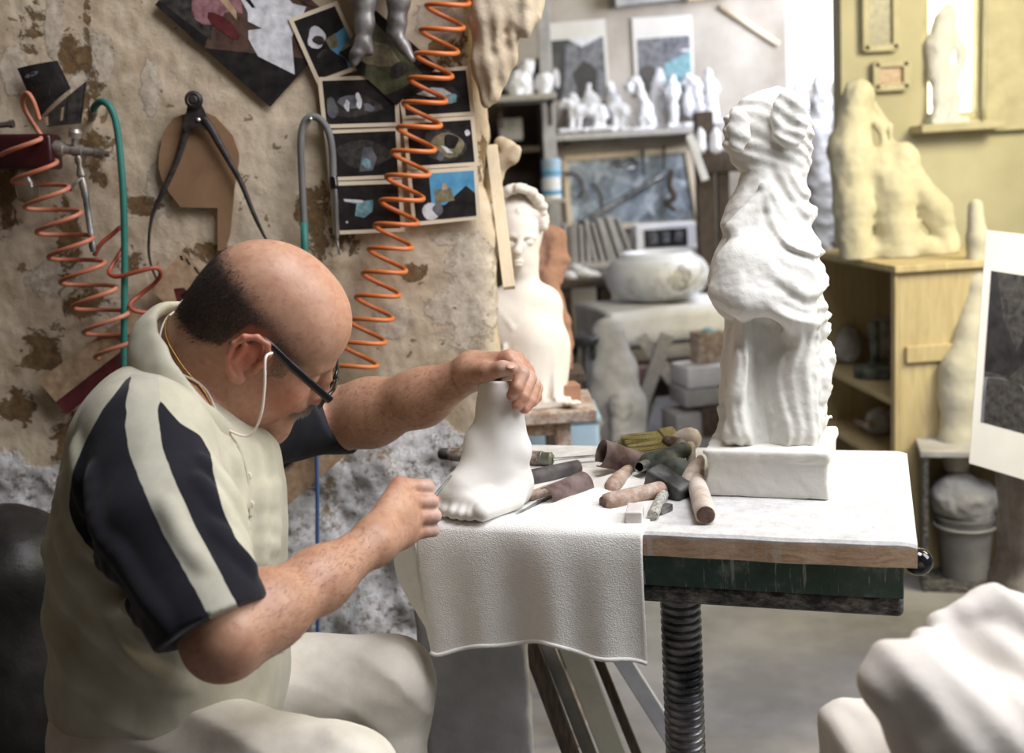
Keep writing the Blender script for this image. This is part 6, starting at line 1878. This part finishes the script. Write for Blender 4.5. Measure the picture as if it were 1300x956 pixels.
# --- bust on its stool
bq = Fig(2.64)
bq.e(656, 296, 32, 46, 38, 0, 6); bq.e(656, 285, 34, 36, 40, 4, 6); bq.e(660, 328, 21, 24, 24, -4, 8); bq.e(660, 344, 10, 8, 9, -12, 6)
bq.c([(664, 302, -33), (657, 318, -38)], [4.2, 5.2], 5); bq.e(657, 320, 5.5, 4, 4, -38, 3)
for ex in (648, 671): bq.e(ex, 306, 7.5, 4.2, 6, -33, 4, 's'); bq.e(ex, 308, 6.2, 4, 4.5, -28, 2)
bq.c([(642, 301, -31), (652, 299, -34)], 2.6, 4); bq.c([(668, 299, -33), (678, 302, -27)], 2.6, 4)
bq.e(658, 332, 7.5, 2.2, 4, -31, 2); bq.e(658, 336.5, 6.2, 2.4, 4, -30, 2); bq.c([(650, 334.3, -33), (666, 334.3, -33)], .7, 1, ) if False else None
rs = np.random.RandomState(11)
for i in range(58):
    a = rs.uniform(-2.9, .15); b = rs.uniform(-1.3, 1.0)
    x, y = 658 + 35 * cos(a) * cos(b * .7), 282 + 44 * sin(a) * .98
    o_ = -38 * cos(b) * (1 - .4 * abs(cos(a))) * max(0, 1 - ((y - 250) / 60) ** 2 * .2)
    if y > 276 and 640 < x < 680: continue
    bq.e(x, y, rs.uniform(5, 8), rs.uniform(5, 7.5), 7, o_ * 1.05, .8)
for i, x in enumerate(np.linspace(634, 690, 10)): bq.e(x, 272 - 10 * sin((x - 634) / 56 * pi) * .6 + 4, 7, 7.5, 8, -30 + abs(x - 660) * .5, 1.6)
bq.c([(664, 335, 4), (664, 372, 4)], [19, 22], 10)
bq.e(656, 405, 56, 44, 30, 6, 14); bq.e(690, 388, 24, 26, 22, 6, 12); bq.e(660, 450, 52, 40, 30, 6, 14); bq.c([(680, 440, 4), (676, 508, 4)], [44, 42], 12); bq.e(700, 455, 20, 44, 22, 4, 10)
for i in range(6): bq.c([(632 + 8 * i, 392 + 6 * i, -16), (652 + 8 * i, 418 + 7 * i, -23), (700, 400 + 15 * i, -14)], [1.8, 2.4, 1.6], 5)
for i in range(5): bq.c([(640 + 16 * i, 440, -26), (636 + 17 * i, 505, -36)], [2.2, 3.2], 6)
bq.b(676, 508, 48, 5, 40, 4, 4)
_zb = P(676, 513, 2.64)[2]
bq.s.fn(lambda p: p[:, 2] - _zb, P(676, 513, 2.64) - Z3 * .3, .38, 0, 's')
v, f = bq.s.mesh(1.5 * bq.k, pad=.01)
bust = link('bust', v, f, M['bustwhite']); tag(bust, 'white bust of a woman with curled hair, eyes lowered, on a small stool', 'sculpture')
zst = v[:, 2].min()
t = thing('stool', 'worn wooden stool with splayed legs under the white bust', 'stool', (P(690, 515, 2.64)[0], P(690, 515, 2.64)[1], 0))
xa, xb = P(626, 515, 2.6)[0], P(755, 520, 2.6)[0]; ym_ = P(690, 515, 2.66)[1] + .0
g = G(); g.add(*box_vf(((xa + xb) / 2, ym_, zst - .014), ((xb - xa) / 2, .13, .014), None, .004)); g.build('seat', M['stoolwood'], parent=t)
for sx, sy in ((-1, -1), (1, -1), (-1, 1), (1, 1)):
    a_ = np.array([(xa + xb) / 2 + sx * (xb - xa) * .30 - (.03 if sx > 0 else 0), ym_ + sy * .09, zst - .026]); b_ = a_ + np.array([sx * .02 - .02, sy * .04, 0]); b_[2] = 0
    d_ = b_ - a_; L_ = np.linalg.norm(d_); g = G(); g.add(*box_vf((a_ + b_) / 2, (.017, .017, L_ / 2), frame_from(d_), .003)); g.build('leg', M['stoolwood'], parent=t)
g = G(); g.add(*box_vf(((xa + xb) / 2 - .02, ym_ - .09, zst - .044), ((xb - xa) * .30, .012, .016), None, .002)); g.build('apron', M['stoolwood'], parent=t)
c = P(719, 483, 2.62); zz_ = zst
g = G(); g.add(*box_vf((c[0] + .004, c[1] + .02, zz_ + .022), (.024, .03, .0215), rot('Z', 10), .002)); o = g.build('clay_block', M['terra'], smooth=False); tag(o, 'small terracotta block at the right end of the bust stool', 'block')
q = Fig(2.56); q.e(724, 512, 10, 3); q.e(732, 511, 6, 3); q.rough(1.5, .2); q.go('plaster_crumb', M['bustwhite'], 'flat crumb of plaster at the right edge of the bust stool', 'crumb', res=1.3)
# clay torso behind the bust
q = Fig(2.95); q.c([(690, 296), (706, 302)], [12, 14], 8); q.e(696, 325, 19, 30, 16, 0, 8); q.c([(692, 350), (694, 380)], [17, 18], 8); q.c([(708, 305), (715, 330), (708, 356)], [9, 8, 7], 5); q.c([(702, 380), (712, 410), (718, 440)], [14, 12, 11], 6); q.c([(686, 380), (690, 440)], [14, 12], 6); q.b(702, 456, 24, 12, 18); q.e(690, 320, 5, 16, 4, -15, 6, 's'); q.rough(1.5, .08)
o = q.go('clay_torso', M['terra'], 'brown clay torso without arms or head behind the white bust', res=1.6)
zt_ = min((o.matrix_basis @ v_.co).z for v_ in o.data.vertices)
c = P(702, 470, 2.95)
t = thing('stand', 'dark stand carrying the brown clay torso', 'stand', (c[0], c[1], 0))
g = G(); g.add(*box_vf((c[0], c[1], zt_ - .012), (.08, .08, .012), None, .003)); g.build('top', M['browndark'], parent=t)
g = G(); g.add(*box_vf((c[0], c[1], (zt_ - .02) / 2), (.03, .03, (zt_ - .02) / 2), None, .003)); g.build('post', M['browndark'], parent=t)
# made-up pale blue tub where the floor has a bluish reflection
c = P(706, 560, 3.3)
t = thing('tub', 'made-up pale blue tub for the bluish floor reflection behind the bust stool', 'tub', (c[0], c[1] + .1, 0)); ht = P(706, 527, 3.3)[2]
g = G(); g.add(*box_vf((c[0], c[1] + .1, ht / 2 - .01), (.13, .12, ht / 2 - .01), None, .015, 3)); g.build('body', M['blueplastic'], parent=t, smooth=True, ang=40)
g = G(); g.add(*box_vf((c[0], c[1] + .1, ht - .012), (.136, .126, .011), None, .006, 3)); g.build('rim', M['blueplastic'], parent=t, smooth=True, ang=40)
# ================================================================= right side of the room
# statues standing on the sill in front of the rear window
q = Fig(5.9); q.e(1040, 104, 8, 10); q.c([(1040, 112), (1042, 130), (1038, 170)], [8, 13, 14]); q.c([(1038, 165), (1044, 235), (1046, 330)], [15, 19, 18]); q.c([(1052, 125), (1056, 150), (1048, 168)], 4); q.rough(2.5, .08)
q.go('figure_statue', M['greyplaster'], 'grey standing figure statue between the draped statue and the rear window', res=1.6)
q = Fig(6.1); q.e(1016, 108, 7, 9); q.c([(1016, 116), (1016, 140), (1014, 330)], [7, 11, 14]); q.rough(2, .08); q.go('figure_statue', M['white'], 'white figure statue directly behind the top of the draped statue', res=1.6)
c = P(1032, 330, 5.95)
o = link('sill_bench', *box_vf((c[0], c[1] + .05, c[2] / 2 + .05), (.19, .16, c[2] / 2 + .05), None, .008), M['browndark'], smooth=False); tag(o, 'dark pedestal under the statues by the rear window', 'pedestal')

# --- pine cabinet, corner towards us
zc_ = 1.02
cA, cB, cC = onZ(1045, 320, zc_), onZ(1141, 337, zc_), onZ(1224, 313, zc_)
ux = cA - cB; ux /= np.linalg.norm(ux); wA = np.linalg.norm(cA - cB) + .12
vy = np.array([-ux[1], ux[0], 0]); vy *= np.sign(vy @ (cC - cB)); dC = abs((cC - cB) @ vy)
Rc = np.stack([ux, vy, Z3], 1)
cab = thing('cabinet', 'open-fronted pine cabinet holding jars and plaster scraps, right of the statue', 'cabinet', cB * np.array([1, 1, 0]))
cc = lambda u, v, z: cB * np.array([1, 1, 0]) + ux * u + vy * v + Z3 * z
def cpart(nm, u0, u1, v0, v1, z0, z1, m, bev=.003, parent=cab):
    g = G(); g.add(*box_vf(cc((u0 + u1) / 2, (v0 + v1) / 2, (z0 + z1) / 2), ((u1 - u0) / 2, (v1 - v0) / 2, (z1 - z0) / 2), Rc, bev)); return g.build(nm, m, parent=parent)
cpart('side_panel', 0, .022, 0.001, dC, 0, zc_ - .022, M['cabinet']); cpart('side_panel', wA - .022, wA, .001, dC, 0, zc_ - .022, M['cabinet'])
cpart('cabinet_top', -.02, wA + .01, -.02, dC + .01, zc_ - .022, zc_, M['cabinet']); cpart('back_panel', .02, wA - .02, dC - .012, dC, 0, zc_ - .022, M['cabinside'])
zsh = onZ
def zat(x, y, u, v):
    """height on the cabinet where a photo point falls"""
    p0 = cc(u, v, 0); lo, hi = 0, 1.3
    for _ in range(40):
        mid = (lo + hi) / 2
        if proj(p0 + Z3 * mid)[1] > y: lo = mid
        else: hi = mid
    return (lo + hi) / 2
zsA, zsB = zat(1141, 514, 0, 0), zat(1141, 600, 0, 0)
cpart('cabinet_shelf', .02, wA - .02, .01, dC - .012, zsA - .02, zsA, M['cabinet']); cpart('cabinet_shelf', .02, wA - .02, .01, dC - .012, zsB - .02, zsB, M['cabinet'])
cpart('side_rail', -.016, 0, .02, dC - .01, zat(1146, 461, 0, 0), zat(1146, 440, 0, 0), M['cabinet'])
cpart('front_stile', -.004, .03, -.014, .0, 0, zc_ - .022, M['cabinet'])
# things inside
def inside(px_, v, z):
    us = np.linspace(.03, wA - .03, 200); xs = np.array([proj(cc(u, v, z))[0] for u in us]); return cc(us[np.argmin(abs(xs - px_))], v, z)
b0 = inside(1111, .11, zsA)
t = thing('iron_base', 'dark flanged iron pipe standing on the upper cabinet shelf', 'pipe', b0)
g = G(); g.add(*lathe_vf([(0, 0), (.075, 0), (.075, .035), (.06, .045), (.02, .05), (0, .05)], b0, None, 28)); g.build('flange', M['greentool'], parent=t, smooth=True, ang=40)
g = G(); g.add(*lathe_vf([(.016, .045), (.016, .2), (.012, .205), (0, .205)], b0, None, 16)); g.build('pipe', M['greentool'], parent=t, smooth=True, ang=40)
def lump(name, base, r, label, m, cat='lump', seed=0, sq=(1, 1, 1), group=None):
    s = SDF(); base = np.asarray(base); rs = np.random.RandomState(seed)
    s.ell(base + Z3 * r * .75 * sq[2], np.array([r, r * .9, r * .8]) * sq, None, r * .3)
    for i in range(5):
        a = rs.uniform(0, 6.28); s.ell(base + np.array([cos(a) * r * .5 * sq[0], sin(a) * r * .5 * sq[1], r * rs.uniform(.4, 1.1) * sq[2]]), r * rs.uniform(.35, .6), None, r * .2)
    s.fn(lambda p: r * .12 * pnoise(p, 2.2 / r, 2), base, 1, 0, 'd'); s.fn(lambda p: p[:, 2] - base[2] - .001, base - Z3 * r * 2, r * 3, 0, 's')
    v, f = s.mesh(r / 12, pad=r * .2); o = link(name, v, f, m); return tag(o, label, cat, group)
lump('plaster_lump', inside(1078, .12, zsA), .065, 'pale plaster lump at the left of the upper cabinet shelf', M['greyplaster'], seed=2, sq=(.8, .8, 1.5), group='plaster lumps in the cabinet')
lump('plaster_lump', inside(1106, .30, zsA), .085, 'wide white lump at the back of the upper cabinet shelf', M['greyplaster'], seed=3, sq=(1.2, .6, 1.4), group='plaster lumps in the cabinet')
lump('plaster_lump', inside(1118, .14, zsB), .055, 'grey lump on the lower cabinet shelf', M['greyplaster'], seed=5, sq=(1, 1, 1.2), group='plaster lumps in the cabinet')
o = link('stick', *box_vf(inside(1095, .10, zsB + .03), (.16, .012, .012), Rc @ rot('Z', 12) @ rot('Y', 10), .003), M['stoolwood'], smooth=False); tag(o, 'reddish stick lying on the lower cabinet shelf', 'stick')
# large pale figure group on top of the cabinet
q = Fig(3.75)
q.c([(1088, 335), (1082, 260), (1078, 190), (1086, 130)], [20, 22, 25, 18], 12); q.e(1090, 122, 20, 22, k=8); q.c([(1076, 150), (1098, 142), (1118, 162), (1126, 190)], [6, 6, 6, 5], 4); q.c([(1088, 142), (1108, 134), (1128, 160), (1134, 196)], [4, 4, 4, 3], 3)
q.c([(1140, 335), (1138, 290), (1132, 240), (1118, 205)], [26, 24, 24, 18], 12); q.c([(1088, 220), (1118, 215)], [14, 14], 10); q.e(1146, 210, 22, 30, k=10); q.c([(1105, 318), (1160, 312), (1204, 322)], [12, 16, 12], 8); q.c([(1160, 230), (1190, 270), (1204, 312)], [16, 18, 14], 10)
q.rough(3, .05); q.s.fn(lambda p: p[:, 2] - zc_ - .001, cc(.3, .2, zc_ - .5), .75, 0, 's')
M['ochreplaster'] = plaster('yellowed_plaster', (170, 164, 138), (196, 190, 166), 8, .3, 30, .008)
q.go('plaster_group', M['ochreplaster'], 'large yellowed plaster figure with an arched collar on top of the pine cabinet', res=2.0)
q = Fig(3.55); q.e(1062, 324, 14, 7); q.e(1078, 320, 10, 6); q.rough(2, .1)
# frames and shelf on the ochre wall
def rframe(x0, y0, x1, y1, label, lay, base='olive'):
    cor = [onY(x, y, RY - .03) for x, y in ((x0, y0), (x1, y0 - (x1 - x0) * .05), (x1 + (y1 - y0) * .01, y1 - (x1 - x0) * .05), (x0 + (y1 - y0) * .01, y1))]
    t = thing('picture_frame', label, 'picture', (cor[2] + cor[3]) / 2)
    for i in range(4):
        a, b = cor[i], cor[(i + 1) % 4]; d_ = b - a; L_ = np.linalg.norm(d_); d_ /= L_; s_ = np.cross(NW, d_)
        g = G(); g.add(*box_vf((a + b) / 2, (L_ / 2 + .008, .014, .014), np.stack([d_, NW, s_], 1), .003)); g.build('frame_rail', M['frame_ochre'], parent=t)
    g = G(); g.add([c_ + np.array([0, .006, 0]) for c_ in cor], [[3, 2, 1, 0]]); g.build('picture', PH[base], parent=t)
    return t
rframe(1098, -40, 1136, 62, 'tall framed picture on the ochre wall right of the rear window', [])
rframe(1112, 82, 1150, 112, 'small landscape frame below the tall framed picture', [], 'tan')
o = link('wall_board', *box_vf(onY(1284, 58, RY - .03), (.11, .02, .34), None, .004), M['frame_ochre'], smooth=False); tag(o, 'tall ochre board on the wall right of the sunny window', 'board')
# pale sculpture on the sill of the sunny window
q = Fig(4.55)
q.c([(1200, 26), (1192, 60), (1190, 95)], [14, 16, 12], 8); q.e(1204, 14, 9, 10, k=5); q.c([(1208, 40), (1222, 70), (1214, 100)], [7, 7, 5], 4); q.c([(1192, 90), (1194, 125), (1190, 152)], [12, 9, 9], 6); q.c([(1204, 90), (1212, 125), (1208, 152)], [8, 7, 8], 5); q.b(1202, 154, 24, 4, 14); q.rough(2, .08)
o = q.go('window_statue', M['white'], 'white headless statuette standing in the sunny window', res=1.5)
a = P(1210, 162, 4.58)
o = link('window_ledge', *box_vf((a[0], a[1], a[2]), (.17, .11, .016), None, .004), M['frame_ochre'], smooth=False); tag(o, 'ochre ledge under the white statuette in the sunny window', 'ledge')

# --- low grey shelf unit with a bucket
k1 = onZ(1172, 572, .46); kL = .36; ku = np.array([.96, -.28, 0]); kv = np.array([-ku[1], ku[0], 0])
Rk = np.stack([ku, kv, Z3], 1)
cub = thing('shelf_unit', 'low grey shelf unit holding a bucket, at the right behind the table', 'shelf', k1 * np.array([1, 1, 0]) + ku * kL / 2)
kk = lambda u, v, z: k1 * np.array([1, 1, 0]) + ku * u + kv * v + Z3 * z
for nm, u0, u1, v0, v1, z0, z1 in (('side_panel', 0, .016, 0, .34, 0, .44), ('side_panel', kL - .016, kL, 0, .34, 0, .44), ('unit_top', -.01, kL + .01, -.01, .35, .44, .46), ('back_panel', .016, kL - .016, .328, .34, 0, .44), ('base_board', .016, kL - .016, 0.005, .328, 0, .02)):
    g = G(); g.add(*box_vf(kk((u0 + u1) / 2, (v0 + v1) / 2, (z0 + z1) / 2), ((u1 - u0) / 2, (v1 - v0) / 2, (z1 - z0) / 2), Rk, .003)); g.build(nm, M['greyplaster'] if nm == 'unit_top' else M['lowsteel'], parent=cub)
bb = kk(kL * .38, .12, .021)
bu = thing('bucket', 'grey plastic bucket standing in the low shelf unit', 'bucket', bb)
g = G(); g.add(*lathe_vf([(0, 0), (.070, 0), (.078, .10), (.086, .19), (.090, .192), (.090, .20), (.083, .20), (.075, .10), (.068, .01), (0, .01)], bb, None, 36)); g.build('body', mat('grey_bucket_plastic', (108, 106, 106), (136, 134, 132), 8, .7), parent=bu, smooth=True, ang=40)
g = G(); g.add(*tube_vf([bb + np.array([.0935 * cos(a), .0935 * sin(a), .17]) for a in np.linspace(0, 2 * pi, 36, endpoint=False)], .0035, 8, closed=True)); g.build('rim_ring', M['greyplaster'], parent=bu, smooth=True)
s = SDF(); rs = np.random.RandomState(4); ctr = bb + Z3 * .25
s.ell(ctr, (.105, .09, .075), None, .02)
s.ell(ctr + np.array([-.03, -.01, .02]), (.08, .07, .07), rot('Y', 30), .02); s.ell(ctr + np.array([.02, 0, -.07]), (.06, .06, .06), None, .03)
s.fn(lambda p: .016 * pnoise(p, 16, 3), ctr, 1, 0, 'd'); v, f = s.mesh(.006); o = link('stone_lump', v, f, M['greyplaster']); tag(o, 'rough pale stone lump sitting in the mouth of the grey bucket', 'stone')
# tall plaster limb on the unit
q = Fig(3.5); q.c([(1214, 588), (1213, 560), (1218, 505), (1220, 470), (1231, 420), (1238, 360), (1241, 305), (1238, 262)], [16, 19, 24, 25, 18, 14, 12, 9], 10); q.e(1213, 480, 15, 34, k=14); q.rough(1.2, .05)
M['limb'] = plaster('yellow_grey_plaster', (170, 166, 150), (194, 190, 174), 7, .2, 40, .006)
o = q.go('limb_cast', M['limb'], 'tall tapering plaster limb standing on the low shelf unit', res=1.6)
zmin = min(v_.co.z for v_ in o.data.vertices) + o.location.z
c = P(1214, 600, 3.5)
g = G(); hz = (zmin + .008 - .46) / 2
if hz > .002:
    g.add(*box_vf((c[0], c[1] + .0, .46 + hz), (.06, .06, hz), None, .004)); o = g.build('limb_plinth', M['limb'], smooth=False); tag(o, 'flat base under the tall plaster limb', 'base')
# rough stone pier and the hanging poster
pz = SDF(); pc_ = P(1296, 700, 2.62)
pz.box((pc_[0] + .16, pc_[1] + .20, .33), (.11, .07, .33), None, .03); pz.box((pc_[0] + .17, pc_[1] + .20, .15), (.14, .08, .15), None, .04, .03)
pz.fn(lambda p: .012 * pnoise(p, 8, 3), (pc_[0], pc_[1], .5), 2, 0, 'd'); v, f = pz.mesh(.012)
o = link('stone_block', v, f, M['stonegrey']); tag(o, 'rough grey stone block standing at the right edge behind the white carving', 'stone')
X1 = 1400
pd = 2.5
def Qp(x, y, o_=0): return P(x, y, pd + o_)
cor = [Qp(1252, 292), Qp(1400, 312, .1), Qp(1396, 640, .1), Qp(1230, 588)]
pn = np.cross(cor[1] - cor[0], cor[3] - cor[0]); pn /= np.linalg.norm(pn); pn *= -np.sign(pn @ FW)
po = card('poster', 'big grey photo poster of statues with white margins, curling at the right edge', 'poster', cor, 'shade',
     [('grey', [(.5, .95), (.55, .55), (.66, .35), (.8, .3), (1, .4), (1, 1), (.5, 1)]), ('grey', [(.0, .70), (.14, .68), (.34, .70), (.45, .84), (.5, 1), (0, 1)]), ('shade', [(.02, .74), (.2, .74), (.3, .84), (.1, .86)]), ('black', [(0, 0), (.44, 0), (.40, .5), (.2, .66), (0, .66)])],
     border=('w', .055, .17, .95, .815), nrm=pn, bulge=.012)
g = G()
for (u0, v0, u1, v1) in ((.38, .045, .62, .055), (.48, .09, .70, .10), (.40, .875, .43, .905), (.445, .875, .475, .905), (.49, .875, .52, .905), (.535, .875, .565, .905), (.44, .93, .6, .938)):
    g.add([quadpt(cor, u, v) + pn * (.0122 * (4 * u * (1 - u)) + .0024) for u, v in ((u0, v0), (u1, v0), (u1, v1), (u0, v1))], [[3, 2, 1, 0]])
g.build('print_lines', PH['grey'], parent=po)
# the board the poster is fixed to, leaning back with it
ux_ = cor[1] - cor[0]; ux_ /= np.linalg.norm(ux_); uy_ = np.cross(pn, ux_)
_top = (cor[0] + cor[1]) / 2 + RT * .02 - pn * .022; _Lb = (_top[2] - .675) / uy_[2]
bcen = _top - uy_ * _Lb / 2
o = link('poster_board', *box_vf(bcen, (.115, _Lb / 2, .010), np.stack([ux_, uy_, pn], 1), .003), M['frame_ochre'], smooth=False)
tag(o, 'tall leaning board behind the big poster at the right edge', 'board')

# --- carved marble block in the right foreground
s = SDF(); k = 1.02 / F
fp = lambda x, y, o=0: P(x, y, 1.02 + o)
s.chain([fp(1150, 868), fp(1210, 930, .0), fp(1300, 960, .02)], [.036, .055, .075], .02)
s.ell(fp(1150, 866), (.036, .034, .04), CB, .02)
s.chain([fp(1176, 812, .03), fp(1206, 850, .03), fp(1250, 900, .03)], [.011, .022, .036], .015)
s.ell(fp(1196, 828, .03), (.022, .020, .026), CB @ rot('Z', -35), .012)
s.chain([fp(1258, 768, .07), fp(1296, 800, .08), fp(1360, 860, .08)], [.018, .034, .06], .02)
s.chain([fp(1258, 762, .07), fp(1218, 782, .06), fp(1190, 796, .06)], [.013, .011, .007], .015)
s.chain([fp(1192, 797, .06), fp(1230, 830, .06), fp(1290, 880, .05)], [.008, .026, .05], .02)
s.ell(fp(1320, 930, .08), (.12, .10, .10), CB, .04)
s.ell(fp(1240, 826, .015), (.012, .03, .02), CB @ rot('Z', 50), .02, 's')
zb0 = fp(1240, 1010, .05)
s.box(zb0 + np.array([.06, .04, -.03]), (.17, .13, .06), None, .02, .03)
s.fn(lambda p: .0035 * pnoise(p, 14, 2) + .0015 * np.sin(p @ RT * 150 + p @ UP * 90 + 4 * pnoise(p, 8)), fp(1240, 870), 2, 0, 'd')
v, f = s.mesh(.004); o = link('marble_carving', v, f, M['bustwhite']); tag(o, 'large out-of-focus white carving with soft folds in the right foreground', 'sculpture')
zlo = v[:, 2].min(); c = zb0 + np.array([.06, .04, 0])
t = thing('carving_stand', 'wooden stand under the white carving in the right foreground', 'stand', (c[0], c[1], 0))
g = G(); g.add(*box_vf((c[0], c[1], zlo - .018), (.19, .15, .02), None, .004)); g.build('stand_top', M['stoolwood'], parent=t)
for sx in (-1, 1):
    for sy in (-1, 1): g = G(); g.add(*box_vf((c[0] + sx * .15, c[1] + sy * .11, (zlo - .038) / 2), (.025, .025, (zlo - .038) / 2), None, .003)); g.build('leg', M['stoolwood'], parent=t)

# --- under the table
s = SDF(); c = onY(612, 870, 1.95)
s.box((c[0] - .01, 1.98, .31), (.10, .10, .31), None, .01); s.fn(lambda p: .006 * pnoise(p, 14, 3), c, 2, 0, 'd'); v, f = s.mesh(.008)
M['bluegrey'] = plaster('blue_grey_stone', (176, 176, 182), (208, 208, 212), 8, .3, 40, .006)
o = link('stone_slab', v, f, M['bluegrey']); tag(o, 'pale blue-grey stone slab standing under the table behind the cloth', 'stone')
for i, (x, m, lab, tl) in enumerate(((686, 'browndark', 'dark plank leaning under the table, next to the stone slab', 16), (706, 'greyplaster', 'grey plank leaning under the table, second from the stone slab', 17), (738, 'limb', 'broad dusty plank leaning under the table in the middle of the row', 17), (764, 'browndark', 'narrow dark plank leaning under the table right of the broad one', 18), (790, 'bluegrey', 'pale blue-grey plank leaning under the table, nearest the screw post', 28))):
    top = P(x - 14, 815, 2.1); d_ = np.array([sin(radians(tl)), 0, -cos(radians(tl))]); L_ = top[2] / cos(radians(tl)) - .004
    a_ = top; b_ = top + d_ * L_; zax = (a_ - b_) / L_; xax = np.array([zax[2], 0, -zax[0]]); R_ = np.stack([xax, [0, 1, 0], zax], 1)
    g = G(); g.add(*box_vf((a_ + b_) / 2 + np.array([0, .02 * (i % 2), 0]), ((.016, .013, .024, .009, .016)[i], .011, L_ / 2), R_, .002)); o = g.build('plank', M[m], smooth=False); tag(o, lab, 'plank')
# dark sacking on the floor behind him at the left edge
s = SDF(); c = P(-10, 760, 1.9)
s.ell((c[0] - .05, 2.0, .35), (.14, .17, .45), None, .03); s.ell((c[0] - .02, 1.98, .70), (.10, .12, .10), None, .05); s.fn(lambda p: .014 * pnoise(p, 8, 3), c, 2, 0, 'd'); s.fn(lambda p: p[:, 2] - .001, (c[0], 2, -.6), .65, 0, 's'); v, f = s.mesh(.012)
o = link('sacking', v, f, M['blackball'] if False else mat('black_plastic_sacking', (22, 22, 22), (44, 43, 42), 10, .5, bump=.3, bscale=20, bdist=.01)); tag(o, 'black plastic sack standing at the left edge behind his back', 'sack')
# stool he sits on
hp = P(185, 925, 1.5); t = thing('work_stool', 'plain wooden work stool under the seated man', 'stool', (hp[0], hp[1], 0)); zt_ = P(190, 985, 1.5)[2]
g = G(); g.add(*lathe_vf([(0, -.03), (.17, -.03), (.175, -.02), (.175, -.008), (.165, 0), (0, 0)], (hp[0], hp[1], zt_), None, 36)); g.build('seat', M['stoolwood'], parent=t, smooth=True, ang=40)
for i in range(4):
    an = i * pi / 2 + .78; d_ = np.array([cos(an), sin(an), 0]); g = G(); g.add(*tube_vf([np.array([hp[0], hp[1], zt_ - .03]) + d_ * .12, np.array([hp[0], hp[1], 0]) + d_ * .18], .018, 10)); g.build('leg', M['stoolwood'], parent=t, smooth=True, ang=50)
